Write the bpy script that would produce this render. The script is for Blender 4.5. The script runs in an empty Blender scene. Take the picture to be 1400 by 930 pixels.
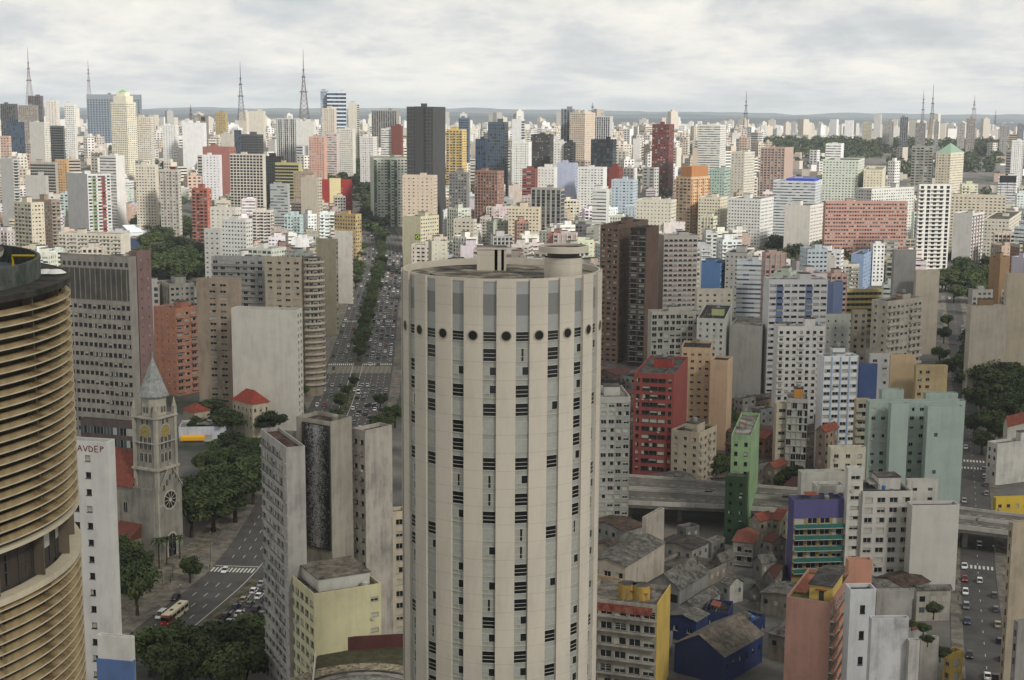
import bpy, bmesh, math, random
import numpy as np
from mathutils import Vector, Matrix, noise as mnoise
R = math.radians
rng = random.Random(7)
scene = bpy.context.scene
C = scene.collection

# ------------------------------------------------------------------ camera
CAM_H, F, CX, CY = 140.0, 1960.0, 700.0, 465.0
PITCH, ROLL = math.atan(310.0 / F), R(0.36)
cam_d = bpy.data.cameras.new('camera')
cam_d.lens, cam_d.sensor_width, cam_d.clip_start, cam_d.clip_end = 36.0 * F / 1400.0, 36.0, 1.0, 60000.0
cam = bpy.data.objects.new('camera', cam_d)
cam.matrix_world = Matrix.Translation((0, 0, CAM_H)) @ Matrix.Rotation(math.pi / 2 - PITCH, 4, 'X') @ Matrix.Rotation(ROLL, 4, 'Z')
C.objects.link(cam)
scene.camera = cam

# ------------------------------------------------------------------ sky, sun, exposure
SUN_DIR = Vector((0.50, -0.60, 0.64)).normalized()
SUN_EL, SUN_AZ = math.asin(SUN_DIR.z), math.atan2(SUN_DIR.x, SUN_DIR.y)
w = bpy.data.worlds.new('World')
scene.world = w
w.use_nodes = True
nt = w.node_tree
nt.nodes.clear()
def wn(t, **kw):
    n = nt.nodes.new(t)
    for k, v in kw.items():
        setattr(n, k, v)
    return n
def wl(a, b): nt.links.new(a, b)
def wmath(op, a, b=None):
    n = wn('ShaderNodeMath', operation=op)
    for i, v in enumerate((a, b)):
        if v is None: continue
        if isinstance(v, (int, float)): n.inputs[i].default_value = v
        else: wl(v, n.inputs[i])
    return n.outputs[0]
out = wn('ShaderNodeOutputWorld')
bg = wn('ShaderNodeBackground')
bg.inputs[1].default_value = 0.085
sky = wn('ShaderNodeTexSky', sky_type='NISHITA', sun_disc=False, sun_elevation=SUN_EL, sun_rotation=SUN_AZ)
tc = wn('ShaderNodeTexCoord')
sep = wn('ShaderNodeSeparateXYZ')
wl(tc.outputs['Generated'], sep.inputs[0])
zz = wmath('MAXIMUM', sep.outputs[2], 0.0)
cmb = wn('ShaderNodeCombineXYZ')      # azimuth and height above the horizon: the layers crowd together as they recede
az = wmath('ARCTAN2', sep.outputs[0], sep.outputs[1])
wl(wmath('MULTIPLY', az, 8.5), cmb.inputs[0])
wl(wmath('MULTIPLY', wmath('LOGARITHM', wmath('ADD', zz, 0.022), 2.0), 1.25), cmb.inputs[1])
n1 = wn('ShaderNodeTexNoise'); n1.inputs['Scale'].default_value = 1.0; n1.inputs['Detail'].default_value = 9; n1.inputs['Roughness'].default_value = 0.56; n1.inputs['Distortion'].default_value = 0.15
wl(cmb.outputs[0], n1.inputs['Vector'])
n2 = wn('ShaderNodeTexNoise'); n2.inputs['Scale'].default_value = 2.1; n2.inputs['Detail'].default_value = 6; n2.inputs['Roughness'].default_value = 0.6
wl(cmb.outputs[0], n2.inputs['Vector'])
mixn = wn('ShaderNodeMix'); mixn.inputs[0].default_value = 0.17      # billows: rounded bright heads with darker seams between them
bil = wmath('SUBTRACT', 0.86, wmath('MULTIPLY', wmath('ABSOLUTE', wmath('SUBTRACT', n2.outputs[0], 0.5)), 3.2))
wl(n1.outputs[0], mixn.inputs[2]); wl(bil, mixn.inputs[3])
ramp = wn('ShaderNodeValToRGB')
cr = ramp.color_ramp
cr.elements[0].position = 0.38; cr.elements[0].color = (5.3, 5.5, 5.7, 1)
cr.elements[1].position = 0.66; cr.elements[1].color = (8.6, 8.35, 7.6, 1)
e = cr.elements.new(0.47); e.color = (6.2, 6.3, 6.3, 1)
e = cr.elements.new(0.55); e.color = (7.4, 7.3, 6.95, 1)
wl(mixn.outputs[0], ramp.inputs[0])
# the veil of cloud thins to blue only in a few breaks
cov = wn('ShaderNodeMapRange'); cov.inputs[1].default_value = 0.30; cov.inputs[2].default_value = 0.44; cov.inputs[3].default_value = 0.72; cov.inputs[4].default_value = 1.0
wl(n1.outputs[0], cov.inputs[0])
mixc = wn('ShaderNodeMix', data_type='RGBA')
wl(cov.outputs[0], mixc.inputs[0])
wl(sky.outputs[0], mixc.inputs[6]); wl(ramp.outputs[0], mixc.inputs[7])
# overhead the layer is thicker and greyer than near the horizon
thick = wn('ShaderNodeMapRange'); thick.inputs[1].default_value = 0.03; thick.inputs[2].default_value = 0.5; thick.inputs[3].default_value = 1.1; thick.inputs[4].default_value = 0.72
wl(zz, thick.inputs[0])
vm = wn('ShaderNodeVectorMath', operation='SCALE')
wl(mixc.outputs[2], vm.inputs[0]); wl(thick.outputs[0], vm.inputs['Scale'])
wl(vm.outputs[0], bg.inputs[0])
wl(bg.outputs[0], out.inputs[0])

sun_d = bpy.data.lights.new('sun', 'SUN')
sun_d.energy, sun_d.angle, sun_d.color = 3.7, R(9), (1.0, 0.95, 0.87)
sun = bpy.data.objects.new('sun', sun_d)
sun.rotation_euler = SUN_DIR.to_track_quat('Z', 'Y').to_euler()
C.objects.link(sun)
scene.view_settings.view_transform = 'Standard'
scene.view_settings.look = 'None'
scene.view_settings.exposure = 0.36
scene.view_settings.gamma = 1.0
scene.view_settings.use_curve_mapping = False
scene.cycles.use_denoising = True
scene.cycles.max_bounces = 6
scene.cycles.diffuse_bounces = 3
scene.cycles.glossy_bounces = 3
scene.cycles.transmission_bounces = 2
scene.cycles.volume_bounces = 1
scene.cycles.transparent_max_bounces = 6

# ------------------------------------------------------------------ lining up: pixels of the photograph (1400 x 930) to the world
SP, CP, SR, CR = math.sin(PITCH), math.cos(PITCH), math.sin(ROLL), math.cos(ROLL)
def smooth(a, b, x):
    t = min(1.0, max(0.0, (x - a) / (b - a)))
    return t * t * (3 - 2 * t)
def gz(x, y):
    z = 72.0 * smooth(850, 3100, y) - 42.0 * smooth(3600, 6500, y)
    if y > 900:
        z += 9.0 * smooth(900, 1700, y) * (mnoise.noise((x / 520.0, y / 520.0, 3.0)))
        z -= 16.0 * smooth(120, 700, x) * smooth(1100, 1900, y) * (1 - smooth(2300, 3200, y))
    return z
def ray(px, py):
    du, dv = px - CX, py - CY
    u = du * CR + dv * SR
    v = -du * SR + dv * CR
    return Vector((u, -v * SP + F * CP, -v * CP - F * SP))
def at_d(px, py, D):
    r = ray(px, py)
    return Vector((r.x * D / r.y, D, CAM_H + r.z * D / r.y))
def at_z(px, py, z=0.0):
    r = ray(px, py)
    t = (z - CAM_H) / r.z
    return Vector((r.x * t, r.y * t, z))
def ground(px, py):
    z = 0.0
    for _ in range(25):
        p = at_z(px, py, min(z, CAM_H - 8))
        z = 0.5 * z + 0.5 * gz(p.x, p.y)
    return Vector((p.x, p.y, gz(p.x, p.y)))
def project(p):
    x, y, z = p[0], p[1], p[2] - CAM_H
    dep = y * CP - z * SP
    u, v = F * x / dep, -F * (y * SP + z * CP) / dep
    return CX + u * CR - v * SR, CY + u * SR + v * CR, dep

# ------------------------------------------------------------------ materials
def lin(c):
    return tuple(x / 12.92 if x <= 0.04045 else ((x + 0.055) / 1.055) ** 2.4 for x in c)
_mats = {}
def base_mat(name):
    m = bpy.data.materials.new(name)
    m.use_nodes = True
    return m, m.node_tree, m.node_tree.nodes['Principled BSDF']
def wall_mat(col, dirt=0.5, rough=0.85):
    """painted plaster or concrete with blotches and rain streaks; col is sRGB"""
    key = ('wall', col, dirt, rough)
    if key in _mats: return _mats[key]
    m, t, b = base_mat('painted_wall')
    L = t.links.new
    tcn = t.nodes.new('ShaderNodeTexCoord')
    mp = t.nodes.new('ShaderNodeMapping'); mp.inputs['Scale'].default_value = (0.42, 0.42, 0.075)
    L(tcn.outputs['Object'], mp.inputs[0])
    st = t.nodes.new('ShaderNodeTexNoise'); st.inputs['Scale'].default_value = 1.0; st.inputs['Detail'].default_value = 5; st.inputs['Roughness'].default_value = 0.65
    L(mp.outputs[0], st.inputs['Vector'])
    bl = t.nodes.new('ShaderNodeTexNoise'); bl.inputs['Scale'].default_value = 0.16; bl.inputs['Detail'].default_value = 8; bl.inputs['Roughness'].default_value = 0.62
    L(tcn.outputs['Object'], bl.inputs['Vector'])
    mul = t.nodes.new('ShaderNodeMath'); mul.operation = 'MULTIPLY'
    L(st.outputs[0], mul.inputs[0]); L(bl.outputs[0], mul.inputs[1])
    mr = t.nodes.new('ShaderNodeMapRange'); mr.inputs[1].default_value = 0.19; mr.inputs[2].default_value = 0.40; mr.inputs[3].default_value = 0.0; mr.inputs[4].default_value = min(1.0, dirt * 1.35)
    L(mul.outputs[0], mr.inputs[0])
    mx = t.nodes.new('ShaderNodeMix'); mx.data_type = 'RGBA'
    lum = 0.3 * col[0] + 0.55 * col[1] + 0.15 * col[2]
    c = lin(tuple(lum + (x - lum) * 0.78 for x in col))
    g = sum(c) / 3
    mx.inputs[6].default_value = (*c, 1)
    mx.inputs[7].default_value = (*(x * 0.30 + g * 0.14 for x in c), 1)
    L(mr.outputs[0], mx.inputs[0])
    L(mx.outputs[2], b.inputs['Base Color'])
    b.inputs['Roughness'].default_value = rough
    b.inputs['Specular IOR Level'].default_value = 0.25
    _mats[key] = m
    return m
def plain(col, rough=0.6, spec=0.4, metal=0.0, name='plain_paint', vary=0.0, scale=1.0, linear=False):
    key = ('plain', col, rough, spec, metal, vary, scale)
    if key in _mats: return _mats[key]
    m, t, b = base_mat(name)
    c = lin(col)
    if vary:
        tcn = t.nodes.new('ShaderNodeTexCoord')
        n = t.nodes.new('ShaderNodeTexNoise'); n.inputs['Scale'].default_value = scale; n.inputs['Detail'].default_value = 7; n.inputs['Roughness'].default_value = 0.65
        t.links.new(tcn.outputs['Object'], n.inputs['Vector'])
        r = t.nodes.new('ShaderNodeValToRGB')
        r.color_ramp.elements[0].position = 0.3; r.color_ramp.elements[1].position = 0.7
        r.color_ramp.elements[0].color = (*(x * (1 - vary) for x in c), 1)
        r.color_ramp.elements[1].color = (*(min(0.9, x * (1 + vary)) for x in c), 1)
        t.links.new(n.outputs[0], r.inputs[0])
        t.links.new(r.outputs[0], b.inputs['Base Color'])
    else:
        b.inputs['Base Color'].default_value = (*c, 1)
    b.inputs['Roughness'].default_value = rough
    b.inputs['Specular IOR Level'].default_value = spec
    b.inputs['Metallic'].default_value = metal
    _mats[key] = m
    return m
def stained(c1, c2, scale=0.25, lo=0.38, hi=0.62, rough=0.9, c3=None):
    """two-tone blotched surface: bitumen, old concrete, tiles seen from afar"""
    key = ('stain', c1, c2, scale, lo, hi, c3)
    if key in _mats: return _mats[key]
    m, t, b = base_mat('stained_surface')
    tcn = t.nodes.new('ShaderNodeTexCoord')
    n = t.nodes.new('ShaderNodeTexNoise'); n.inputs['Scale'].default_value = scale; n.inputs['Detail'].default_value = 9; n.inputs['Roughness'].default_value = 0.68; n.inputs['Distortion'].default_value = 0.6
    t.links.new(tcn.outputs['Object'], n.inputs['Vector'])
    r = t.nodes.new('ShaderNodeValToRGB')
    r.color_ramp.elements[0].position = lo; r.color_ramp.elements[1].position = hi
    r.color_ramp.elements[0].color = (*lin(c1), 1); r.color_ramp.elements[1].color = (*lin(c2), 1)
    if c3:
        e = r.color_ramp.elements.new((lo + hi) / 2); e.color = (*lin(c3), 1)
    t.links.new(n.outputs[0], r.inputs[0])
    t.links.new(r.outputs[0], b.inputs['Base Color'])
    b.inputs['Roughness'].default_value = rough
    b.inputs['Specular IOR Level'].default_value = 0.2
    _mats[key] = m
    return m
def tile_mat(col=(0.62, 0.27, 0.17)):
    key = ('tile', col)
    if key in _mats: return _mats[key]
    lum = sum(col) / 3; col = tuple(lum + (x - lum) * .78 for x in col)
    m, t, b = base_mat('clay_tiles')
    tcn = t.nodes.new('ShaderNodeTexCoord')
    wv = t.nodes.new('ShaderNodeTexWave'); wv.inputs['Scale'].default_value = 1.6; wv.inputs['Distortion'].default_value = 1.0
    n = t.nodes.new('ShaderNodeTexNoise'); n.inputs['Scale'].default_value = 0.8; n.inputs['Detail'].default_value = 8; n.inputs['Roughness'].default_value = 0.7
    t.links.new(tcn.outputs['Object'], wv.inputs['Vector']); t.links.new(tcn.outputs['Object'], n.inputs['Vector'])
    r = t.nodes.new('ShaderNodeValToRGB')
    c = lin(col)
    r.color_ramp.elements[0].position = 0.3; r.color_ramp.elements[1].position = 0.7
    r.color_ramp.elements[0].color = (*(x * 0.45 for x in c), 1); r.color_ramp.elements[1].color = (*(x * 1.15 for x in c), 1)
    t.links.new(n.outputs[0], r.inputs[0])
    mx = t.nodes.new('ShaderNodeMix'); mx.data_type = 'RGBA'; mx.blend_type = 'MULTIPLY'; mx.inputs[0].default_value = 0.35
    t.links.new(r.outputs[0], mx.inputs[6]); t.links.new(wv.outputs[0], mx.inputs[7])
    t.links.new(mx.outputs[2], b.inputs['Base Color'])
    b.inputs['Roughness'].default_value = 0.9
    _mats[key] = m
    return m
GLASS_DARK = plain((0.10, 0.115, 0.125), 0.16, 0.5, name='dark_glass')
GLASS_MID = plain((0.27, 0.31, 0.33), 0.22, 0.5, name='grey_glass')
GLASS_PALE = plain((0.62, 0.62, 0.58), 0.5, 0.3, name='curtained_glass')
GLASS_BLUE = plain((0.16, 0.24, 0.34), 0.1, 0.6, name='blue_glass')
BLIND = plain((0.66, 0.66, 0.61), 0.6, 0.3, name='roller_blind', vary=0.12, scale=3.0)
FRAME_W = plain((0.70, 0.70, 0.67), 0.5, name='pale_frame')
FRAME_D = plain((0.22, 0.22, 0.22), 0.5, name='dark_frame')
ROOF = stained((0.14, 0.135, 0.13), (0.37, 0.355, 0.33), 0.28)
ROOF_PALE = stained((0.30, 0.29, 0.27), (0.58, 0.565, 0.53), 0.25)
ROOF_DARK = stained((0.085, 0.085, 0.085), (0.22, 0.215, 0.20), 0.3)
def corrugated(c1, c2):
    m = stained(c1, c2, 0.501); t = m.node_tree; b = t.nodes['Principled BSDF']; src = b.inputs['Base Color'].links[0].from_socket
    tcn = t.nodes.new('ShaderNodeTexCoord'); wv = t.nodes.new('ShaderNodeTexWave'); wv.inputs['Scale'].default_value = .9; wv.inputs['Distortion'].default_value = .4; wv.bands_direction = 'DIAGONAL'
    mp = t.nodes.new('ShaderNodeMapping'); mp.inputs['Scale'].default_value = (1, .12, 0); t.links.new(tcn.outputs['Object'], mp.inputs[0]); t.links.new(mp.outputs[0], wv.inputs['Vector'])
    mx = t.nodes.new('ShaderNodeMix'); mx.data_type = 'RGBA'; mx.blend_type = 'MULTIPLY'; mx.inputs[0].default_value = .45
    t.links.new(src, mx.inputs[6]); t.links.new(wv.outputs[0], mx.inputs[7]); t.links.new(mx.outputs[2], b.inputs['Base Color']); return m
FIBRO = corrugated((0.24, 0.235, 0.22), (0.50, 0.49, 0.46))
CONC = wall_mat((0.58, 0.56, 0.52), 0.7)
TILE = tile_mat()
METAL = plain((0.45, 0.46, 0.47), 0.45, 0.5, 0.6, name='metal')
WHITE = plain((0.85, 0.85, 0.83), 0.6, name='white_paint')

# ------------------------------------------------------------------ mesh helpers
class MB:
    def __init__(s): s.v, s.f, s.m = [], [], []
    def quad(s, a, b, c, d, mi=0):
        i = len(s.v); s.v += [a, b, c, d]; s.f.append((i, i + 1, i + 2, i + 3)); s.m.append(mi)
    def poly(s, pts, mi=0):
        i = len(s.v); s.v += list(pts); s.f.append(tuple(range(i, i + len(pts)))); s.m.append(mi)
    def box(s, x0, x1, y0, y1, z0, z1, mi=0, top=None, bottom=True):
        i = len(s.v)
        s.v += [(x0, y0, z0), (x1, y0, z0), (x1, y1, z0), (x0, y1, z0), (x0, y0, z1), (x1, y0, z1), (x1, y1, z1), (x0, y1, z1)]
        fs = [(i, i + 1, i + 5, i + 4), (i + 1, i + 2, i + 6, i + 5), (i + 2, i + 3, i + 7, i + 6), (i + 3, i, i + 4, i + 7), (i + 4, i + 5, i + 6, i + 7)]
        ms = [mi, mi, mi, mi, mi if top is None else top]
        if bottom: fs.append((i + 3, i + 2, i + 1, i)); ms.append(mi)
        s.f += fs; s.m += ms
    def hull8(s, p, mi=0):
        i = len(s.v); s.v += [tuple(q) for q in p]
        s.f += [(i, i + 1, i + 5, i + 4), (i + 1, i + 2, i + 6, i + 5), (i + 2, i + 3, i + 7, i + 6), (i + 3, i, i + 4, i + 7), (i + 4, i + 5, i + 6, i + 7), (i + 3, i + 2, i + 1, i)]
        s.m += [mi] * 6
    def tube(s, pts, rads, n=8, mi=0, cap=True):
        rings = []
        for k, p in enumerate(pts):
            p = Vector(p)
            d = (Vector(pts[min(k + 1, len(pts) - 1)]) - Vector(pts[max(k - 1, 0)])).normalized()
            a = d.orthogonal().normalized() if abs(d.z) < 0.99 else Vector((1, 0, 0))
            b = d.cross(a)
            i = len(s.v); rings.append(i)
            for j in range(n):
                t = 2 * math.pi * j / n
                s.v.append(tuple(p + (a * math.cos(t) + b * math.sin(t)) * rads[k]))
        for k in range(len(rings) - 1):
            for j in range(n):
                s.f.append((rings[k] + j, rings[k] + (j + 1) % n, rings[k + 1] + (j + 1) % n, rings[k + 1] + j)); s.m.append(mi)
        if cap:
            s.f.append(tuple(rings[-1] + j for j in range(n))); s.m.append(mi)
            s.f.append(tuple(rings[0] + n - 1 - j for j in range(n))); s.m.append(mi)
    def lathe(s, prof, n=32, cx=0, cy=0, mi=0, a0=0.0, a1=2 * math.pi, mis=None):
        full = abs(a1 - a0 - 2 * math.pi) < 1e-6
        m = n if full else n + 1
        rings = []
        for (r, z) in prof:
            i = len(s.v); rings.append(i)
            for j in range(m):
                t = a0 + (a1 - a0) * j / n
                s.v.append((cx + r * math.cos(t), cy + r * math.sin(t), z))
        for k in range(len(rings) - 1):
            for j in range(n):
                j2 = (j + 1) % m
                s.f.append((rings[k] + j, rings[k] + j2, rings[k + 1] + j2, rings[k + 1] + j)); s.m.append(mi if mis is None else mis[k])
    def disc(s, r, z, n=32, cx=0, cy=0, mi=0):
        s.poly([(cx + r * math.cos(2 * math.pi * j / n), cy + r * math.sin(2 * math.pi * j / n), z) for j in range(n)], mi)
    def mesh(s, name, mats, smooth=False):
        me = bpy.data.meshes.new(name)
        me.from_pydata(s.v, [], s.f)
        for m in mats: me.materials.append(m)
        if len(mats) > 1: me.polygons.foreach_set('material_index', s.m)
        if smooth: me.polygons.foreach_set('use_smooth', [True] * len(s.f))
        me.update()
        return me
    def build(s, name, mats, parent=None, loc=None, rotz=None, smooth=False):
        o = bpy.data.objects.new(name, s.mesh(name, mats if isinstance(mats, (list, tuple)) else [mats], smooth))
        C.objects.link(o)
        if parent is not None: o.parent = parent
        if loc is not None: o.location = loc
        if rotz is not None: o.rotation_euler = (0, 0, rotz)
        return o
def tag(o, label, cat, group=None):
    o['label'] = label; o['category'] = cat
    if group: o['group'] = group
    return o
def empty(name, loc, rotz=0.0, label=None, cat=None, group=None):
    o = bpy.data.objects.new(name, None)
    C.objects.link(o)
    o.location = loc; o.rotation_euler = (0, 0, rotz)
    if label: tag(o, label, cat, group)
    return o
def structure(o): o['kind'] = 'structure'; return o
def stuff(o): o['kind'] = 'stuff'; return o
def part(name, data, parent, matrix):
    o = bpy.data.objects.new(name, data)
    C.objects.link(o)
    o.parent = parent
    o.matrix_basis = matrix
    return o
# labels that tell look-alikes apart by what stands next to them
LANDMARKS, USED = [], {}
def landmark(text, px, py): LANDMARKS.append((text, px, py))
def auto_label(desc, p, group=None):
    px, py, _ = project(p)
    near = sorted(LANDMARKS, key=lambda l: math.hypot((l[1] - px), (l[2] - py) * 1.8))[:9]
    def rel(l):
        dx, dy = px - l[1], py - l[2]
        if abs(dx) > 1.8 * abs(dy): return 'beside ' if abs(dx) < 45 else 'some way along from '
        return ('beyond ' if dy < 0 else 'this side of ')
    opts = []
    for l in near: opts.append(f'{desc} {rel(l)}{l[0]}')
    for a in near[:4]:
        for b in near[1:7]:
            if a is not b: opts.append(f'{desc} {rel(a)}{a[0]}, {rel(b)}{b[0]}')
    for t in opts:
        if len(t.replace(',', '').split()) <= 16 and t not in USED:
            USED[t] = 1
            return t
    USED[opts[0]] = 1
    return opts[0]
# ------------------------------------------------------------------ windows: one mesh per look, shared by every copy (unit size, x along the wall, y into it)
def window_mesh(kind, frame, glass=None):
    b = MB()
    t, d = 0.055, 0.5
    # frame 0, glass 1, blind 2
    for (x0, x1, z0, z1) in ((0, 1, 0, t), (0, 1, 1 - t, 1), (0, t, t, 1 - t), (1 - t, 1, t, 1 - t)):
        b.box(x0, x1, 0.55, 0.8, z0, z1, 0)
    if kind == 'plain':
        b.box(0.48, 0.52, 0.6, 0.78, t, 1 - t, 0)
        b.quad((0, 0.75, 0), (1, 0.75, 0), (1, 0.75, 1), (0, 0.75, 1), 1)
    elif kind == 'blind':
        b.box(t, 1 - t, 0.62, 0.7, t, 1 - t, 2)
    elif kind == 'half':
        b.box(t, 1 - t, 0.62, 0.7, 0.52, 1 - t, 2)
        b.box(0.48, 0.52, 0.6, 0.78, t, 0.52, 0)
        b.quad((0, 0.75, 0), (1, 0.75, 0), (1, 0.75, 1), (0, 0.75, 1), 1)
    elif kind == 'open':
        b.box(t, 0.42, 0.6, 0.66, t, 1 - t, 2)
        b.quad((0, 0.95, 0), (1, 0.95, 0), (1, 0.95, 1), (0, 0.95, 1), 1)
    elif kind == 'quad':
        b.box(0.48, 0.52, 0.6, 0.78, t, 1 - t, 0); b.box(0.05, 0.95, 0.6, 0.78, 0.42, 0.46, 0); b.box(0.05, 0.95, 0.6, 0.78, 0.72, 0.76, 0)
        b.quad((0, 0.75, 0), (1, 0.75, 0), (1, 0.75, 1), (0, 0.75, 1), 1)
    # sill just proud of the wall
    b.box(-0.04, 1.04, -0.25, 0.55, -0.07, 0.0, 0)
    return b.mesh('window_' + kind, [frame, glass or GLASS_DARK, BLIND])
WIN = {}
def win_mesh(kind, frame):
    k = (kind, frame.name)
    if k not in WIN: WIN[k] = window_mesh(kind, frame)
    return WIN[k]
# styles -----------------------------------------------------------
def G(bay=3.0, fl=3.0, w=0.55, h=0.48, sill=0.3, **k): return dict(t='grid', bay=bay, fl=fl, w=w, h=h, sill=sill, **k)
def S(fl=3.2, h=0.45, sill=0.35, bay=1.6, **k): return dict(t='strip', bay=bay, fl=fl, w=1.0, h=h, sill=sill, **k)
BLANK = dict(t='blank')
def facade(b, o, d, n, W, z0, z1, st, wins, near, rs):
    """wall with openings; near: real reveals and a window part for each; far: flush panes in the wall's own mesh"""
    P = lambda x, z, y=0.0: (o[0] + d[0] * x - n[0] * y, o[1] + d[1] * x - n[1] * y, z)
    def rect(x0, x1, za, zb, mi=0, y=0.0): b.quad(P(x0, za, y), P(x1, za, y), P(x1, zb, y), P(x0, zb, y), mi)
    def slab(x0, x1, za, zb, depth, mi, top=None):   # sticks out of the wall
        q = [P(x0, za, -depth), P(x1, za, -depth), P(x1, za, -0.0), P(x0, za, -0.0), P(x0, zb, -depth), P(x1, zb, -depth), P(x1, zb, -0.0), P(x0, zb, -0.0)]
        b.hull8(q, mi)
    if st['t'] == 'blank' or W < 1.2:
        rect(0, W, z0, z1, st.get('mi', 0)); return
    nb = max(1, int(round(W / st['bay']))); cw = W / nb
    fl = st['fl']; top = st.get('top', 1.4); base = st.get('base', 0.8)
    nf = max(1, int((z1 - z0 - top - base) / fl))
    zb = z1 - top - nf * fl
    ww = st['w'] * cw; m = (cw - ww) / 2
    pmi, smi = st.get('pier', 0), st.get('band', 0)
    cols = st.get('cols')
    skip = st.get('skip')
    rec = st.get('rec', 0.28) if near else 0.0
    prev = z0
    gm = st.get('glass', (3, 3, 4, 4, 4, 5))
    for k in range(nf):
        zs = zb + k * fl + st['sill'] * fl; zt = zs + st['h'] * fl
        if cols:
            for i in range(nb): rect(i * cw, (i + 1) * cw, prev, zs, cols[i % len(cols)])
        else: rect(0, W, prev, zs, smi if k else st.get('basemi', smi))
        if st['t'] == 'strip':
            if near:
                rect(0, W, zs, zt, 0, rec)
                rect(0, W, zs, zs, 0)
                b.quad(P(0, zs), P(W, zs), P(W, zs, rec), P(0, zs, rec), smi); b.quad(P(0, zt, rec), P(W, zt, rec), P(W, zt), P(0, zt), smi)
                for i in range(nb): wins.append((o, d, n, i * cw + 0.06, cw - 0.12, zs, zt - zs, rec))
            else:
                for i in range(nb): rect(i * cw + 0.05, (i + 1) * cw - 0.05, zs, zt, rs.choice(gm)); rect(i * cw - 0.05 if i else 0, i * cw + 0.05, zs, zt, 2)
                rect(W - 0.05, W, zs, zt, 2)
        else:
            x = 0.0
            for i in range(nb):
                if skip and skip(i, k, nb, nf): continue
                if st.get('wf'): ww = st['wf'](i, nb) * cw; m = (cw - ww) / 2
                xa = i * cw + m
                rect(x, xa, zs, zt, cols[max(0, i - 0) % len(cols)] if cols and m > 0 else pmi)
                xb = xa + ww
                if near:
                    b.quad(P(xa, zs), P(xb, zs), P(xb, zs, rec), P(xa, zs, rec), pmi); b.quad(P(xa, zt, rec), P(xb, zt, rec), P(xb, zt), P(xa, zt), pmi)
                    b.quad(P(xa, zs), P(xa, zs, rec), P(xa, zt, rec), P(xa, zt), pmi); b.quad(P(xb, zs, rec), P(xb, zs), P(xb, zt), P(xb, zt, rec), pmi)
                    wins.append((o, d, n, xa, ww, zs, zt - zs, rec))
                else: rect(xa, xb, zs, zt, rs.choice(gm))
                x = xb
            rect(x, W, zs, zt, cols[(nb - 1) % len(cols)] if cols and m > 0 else pmi)
        prev = zt
        if st.get('ledge'):
            dp, hh, mi = st['ledge']; slab(0, W, zs - hh, zs, dp, mi)
        if st.get('balc'):
            dp, hh, mi, sel = st['balc']
            zf = zb + k * fl
            for i in range(nb):
                if sel and (i % len(sel)) not in [q for q, v in enumerate(sel) if v]: continue
                xa, xb = i * cw + 0.05, (i + 1) * cw - 0.05
                slab(xa, xb, zf - 0.12, zf + 0.08, dp, 2)
                slab_in = [P(xa, zf + 0.08, -dp), P(xb, zf + 0.08, -dp), P(xb, zf + 0.08, -dp + 0.12), P(xa, zf + 0.08, -dp + 0.12), P(xa, zf + hh, -dp), P(xb, zf + hh, -dp), P(xb, zf + hh, -dp + 0.12), P(xa, zf + hh, -dp + 0.12)]
                b.hull8(slab_in, mi)
    rect(0, W, prev, z1, st.get('topmi', smi))
    if st.get('fin'):
        dp, fw, mi = st['fin']
        for i in range(nb + 1): slab(max(0, i * cw - fw / 2), min(W, i * cw + fw / 2), zb, z1 - 0.3, dp, mi)
KINDS_W = ('plain', 'plain', 'blind', 'half', 'open', 'plain')
AC = {}
def place_windows(wins, parent, root_mat, frame, rs, kinds=KINDS_W, cap=90, depth=0.4, near_ac=True):
    """the ones nearest to the camera become parts; any beyond the cap are one part of kind stuff"""
    rows = []
    for (o, d, n, x, ww, zs, hh, rec) in wins:
        p = root_mat @ Vector((o[0] + d[0] * x, o[1] + d[1] * x, zs))
        rows.append(((p - Vector((0, 0, CAM_H))).length, o, d, n, x, ww, zs, hh, rec))
    rows.sort(key=lambda r: r[0])
    rest = MB()
    for i, (_, o, d, n, x, ww, zs, hh, rec) in enumerate(rows):
        M = Matrix(((d[0] * ww, -n[0] * depth, 0, o[0] + d[0] * x), (d[1] * ww, -n[1] * depth, 0, o[1] + d[1] * x), (0, 0, hh, zs), (0, 0, 0, 1)))
        k = rs.choice(kinds)
        if i < cap and near_ac and rs.random() < .07:
            b_ = AC.get('m')
            if b_ is None:
                q_ = MB(); q_.box(0, .8, -.45, 0, 0, .5); b_ = AC['m'] = q_.mesh('air_conditioner', [plain((.68, .68, .65), .5, name='pale_metal')])
            part('air_conditioner', b_, parent, Matrix(((d[0], -n[0], 0, o[0] + d[0] * x), (d[1], -n[1], 0, o[1] + d[1] * x), (0, 0, 1, zs - .62), (0, 0, 0, 1))))
        if i < cap:
            part('window', win_mesh(k, frame), parent, M)
        else:
            T = lambda a, y, c: tuple((M @ Vector((a, y, c)))[:])
            rest.quad(T(0, .7, 0), T(1, .7, 0), T(1, .7, 1), T(0, .7, 1), 1 if k in ('blind',) else 0)
            rest.quad(T(0.47, .6, 0), T(0.53, .6, 0), T(0.53, .6, 1), T(0.47, .6, 1), 2)
            rest.quad(T(0, .6, 0), T(1, .6, 0), T(1, .6, .06), T(0, .6, .06), 2)
            if k == 'half': rest.quad(T(0, .55, .5), T(1, .55, .5), T(1, .55, 1), T(0, .55, 1), 1)
    if rest.f: stuff(rest.build('window', [GLASS_DARK, BLIND, frame], parent))
SEEN = []      # image span of every named building, so that the fill keeps clear of it
DIMS = {}
BOXES = []      # (x, y, radius) footprints already built on
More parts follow.
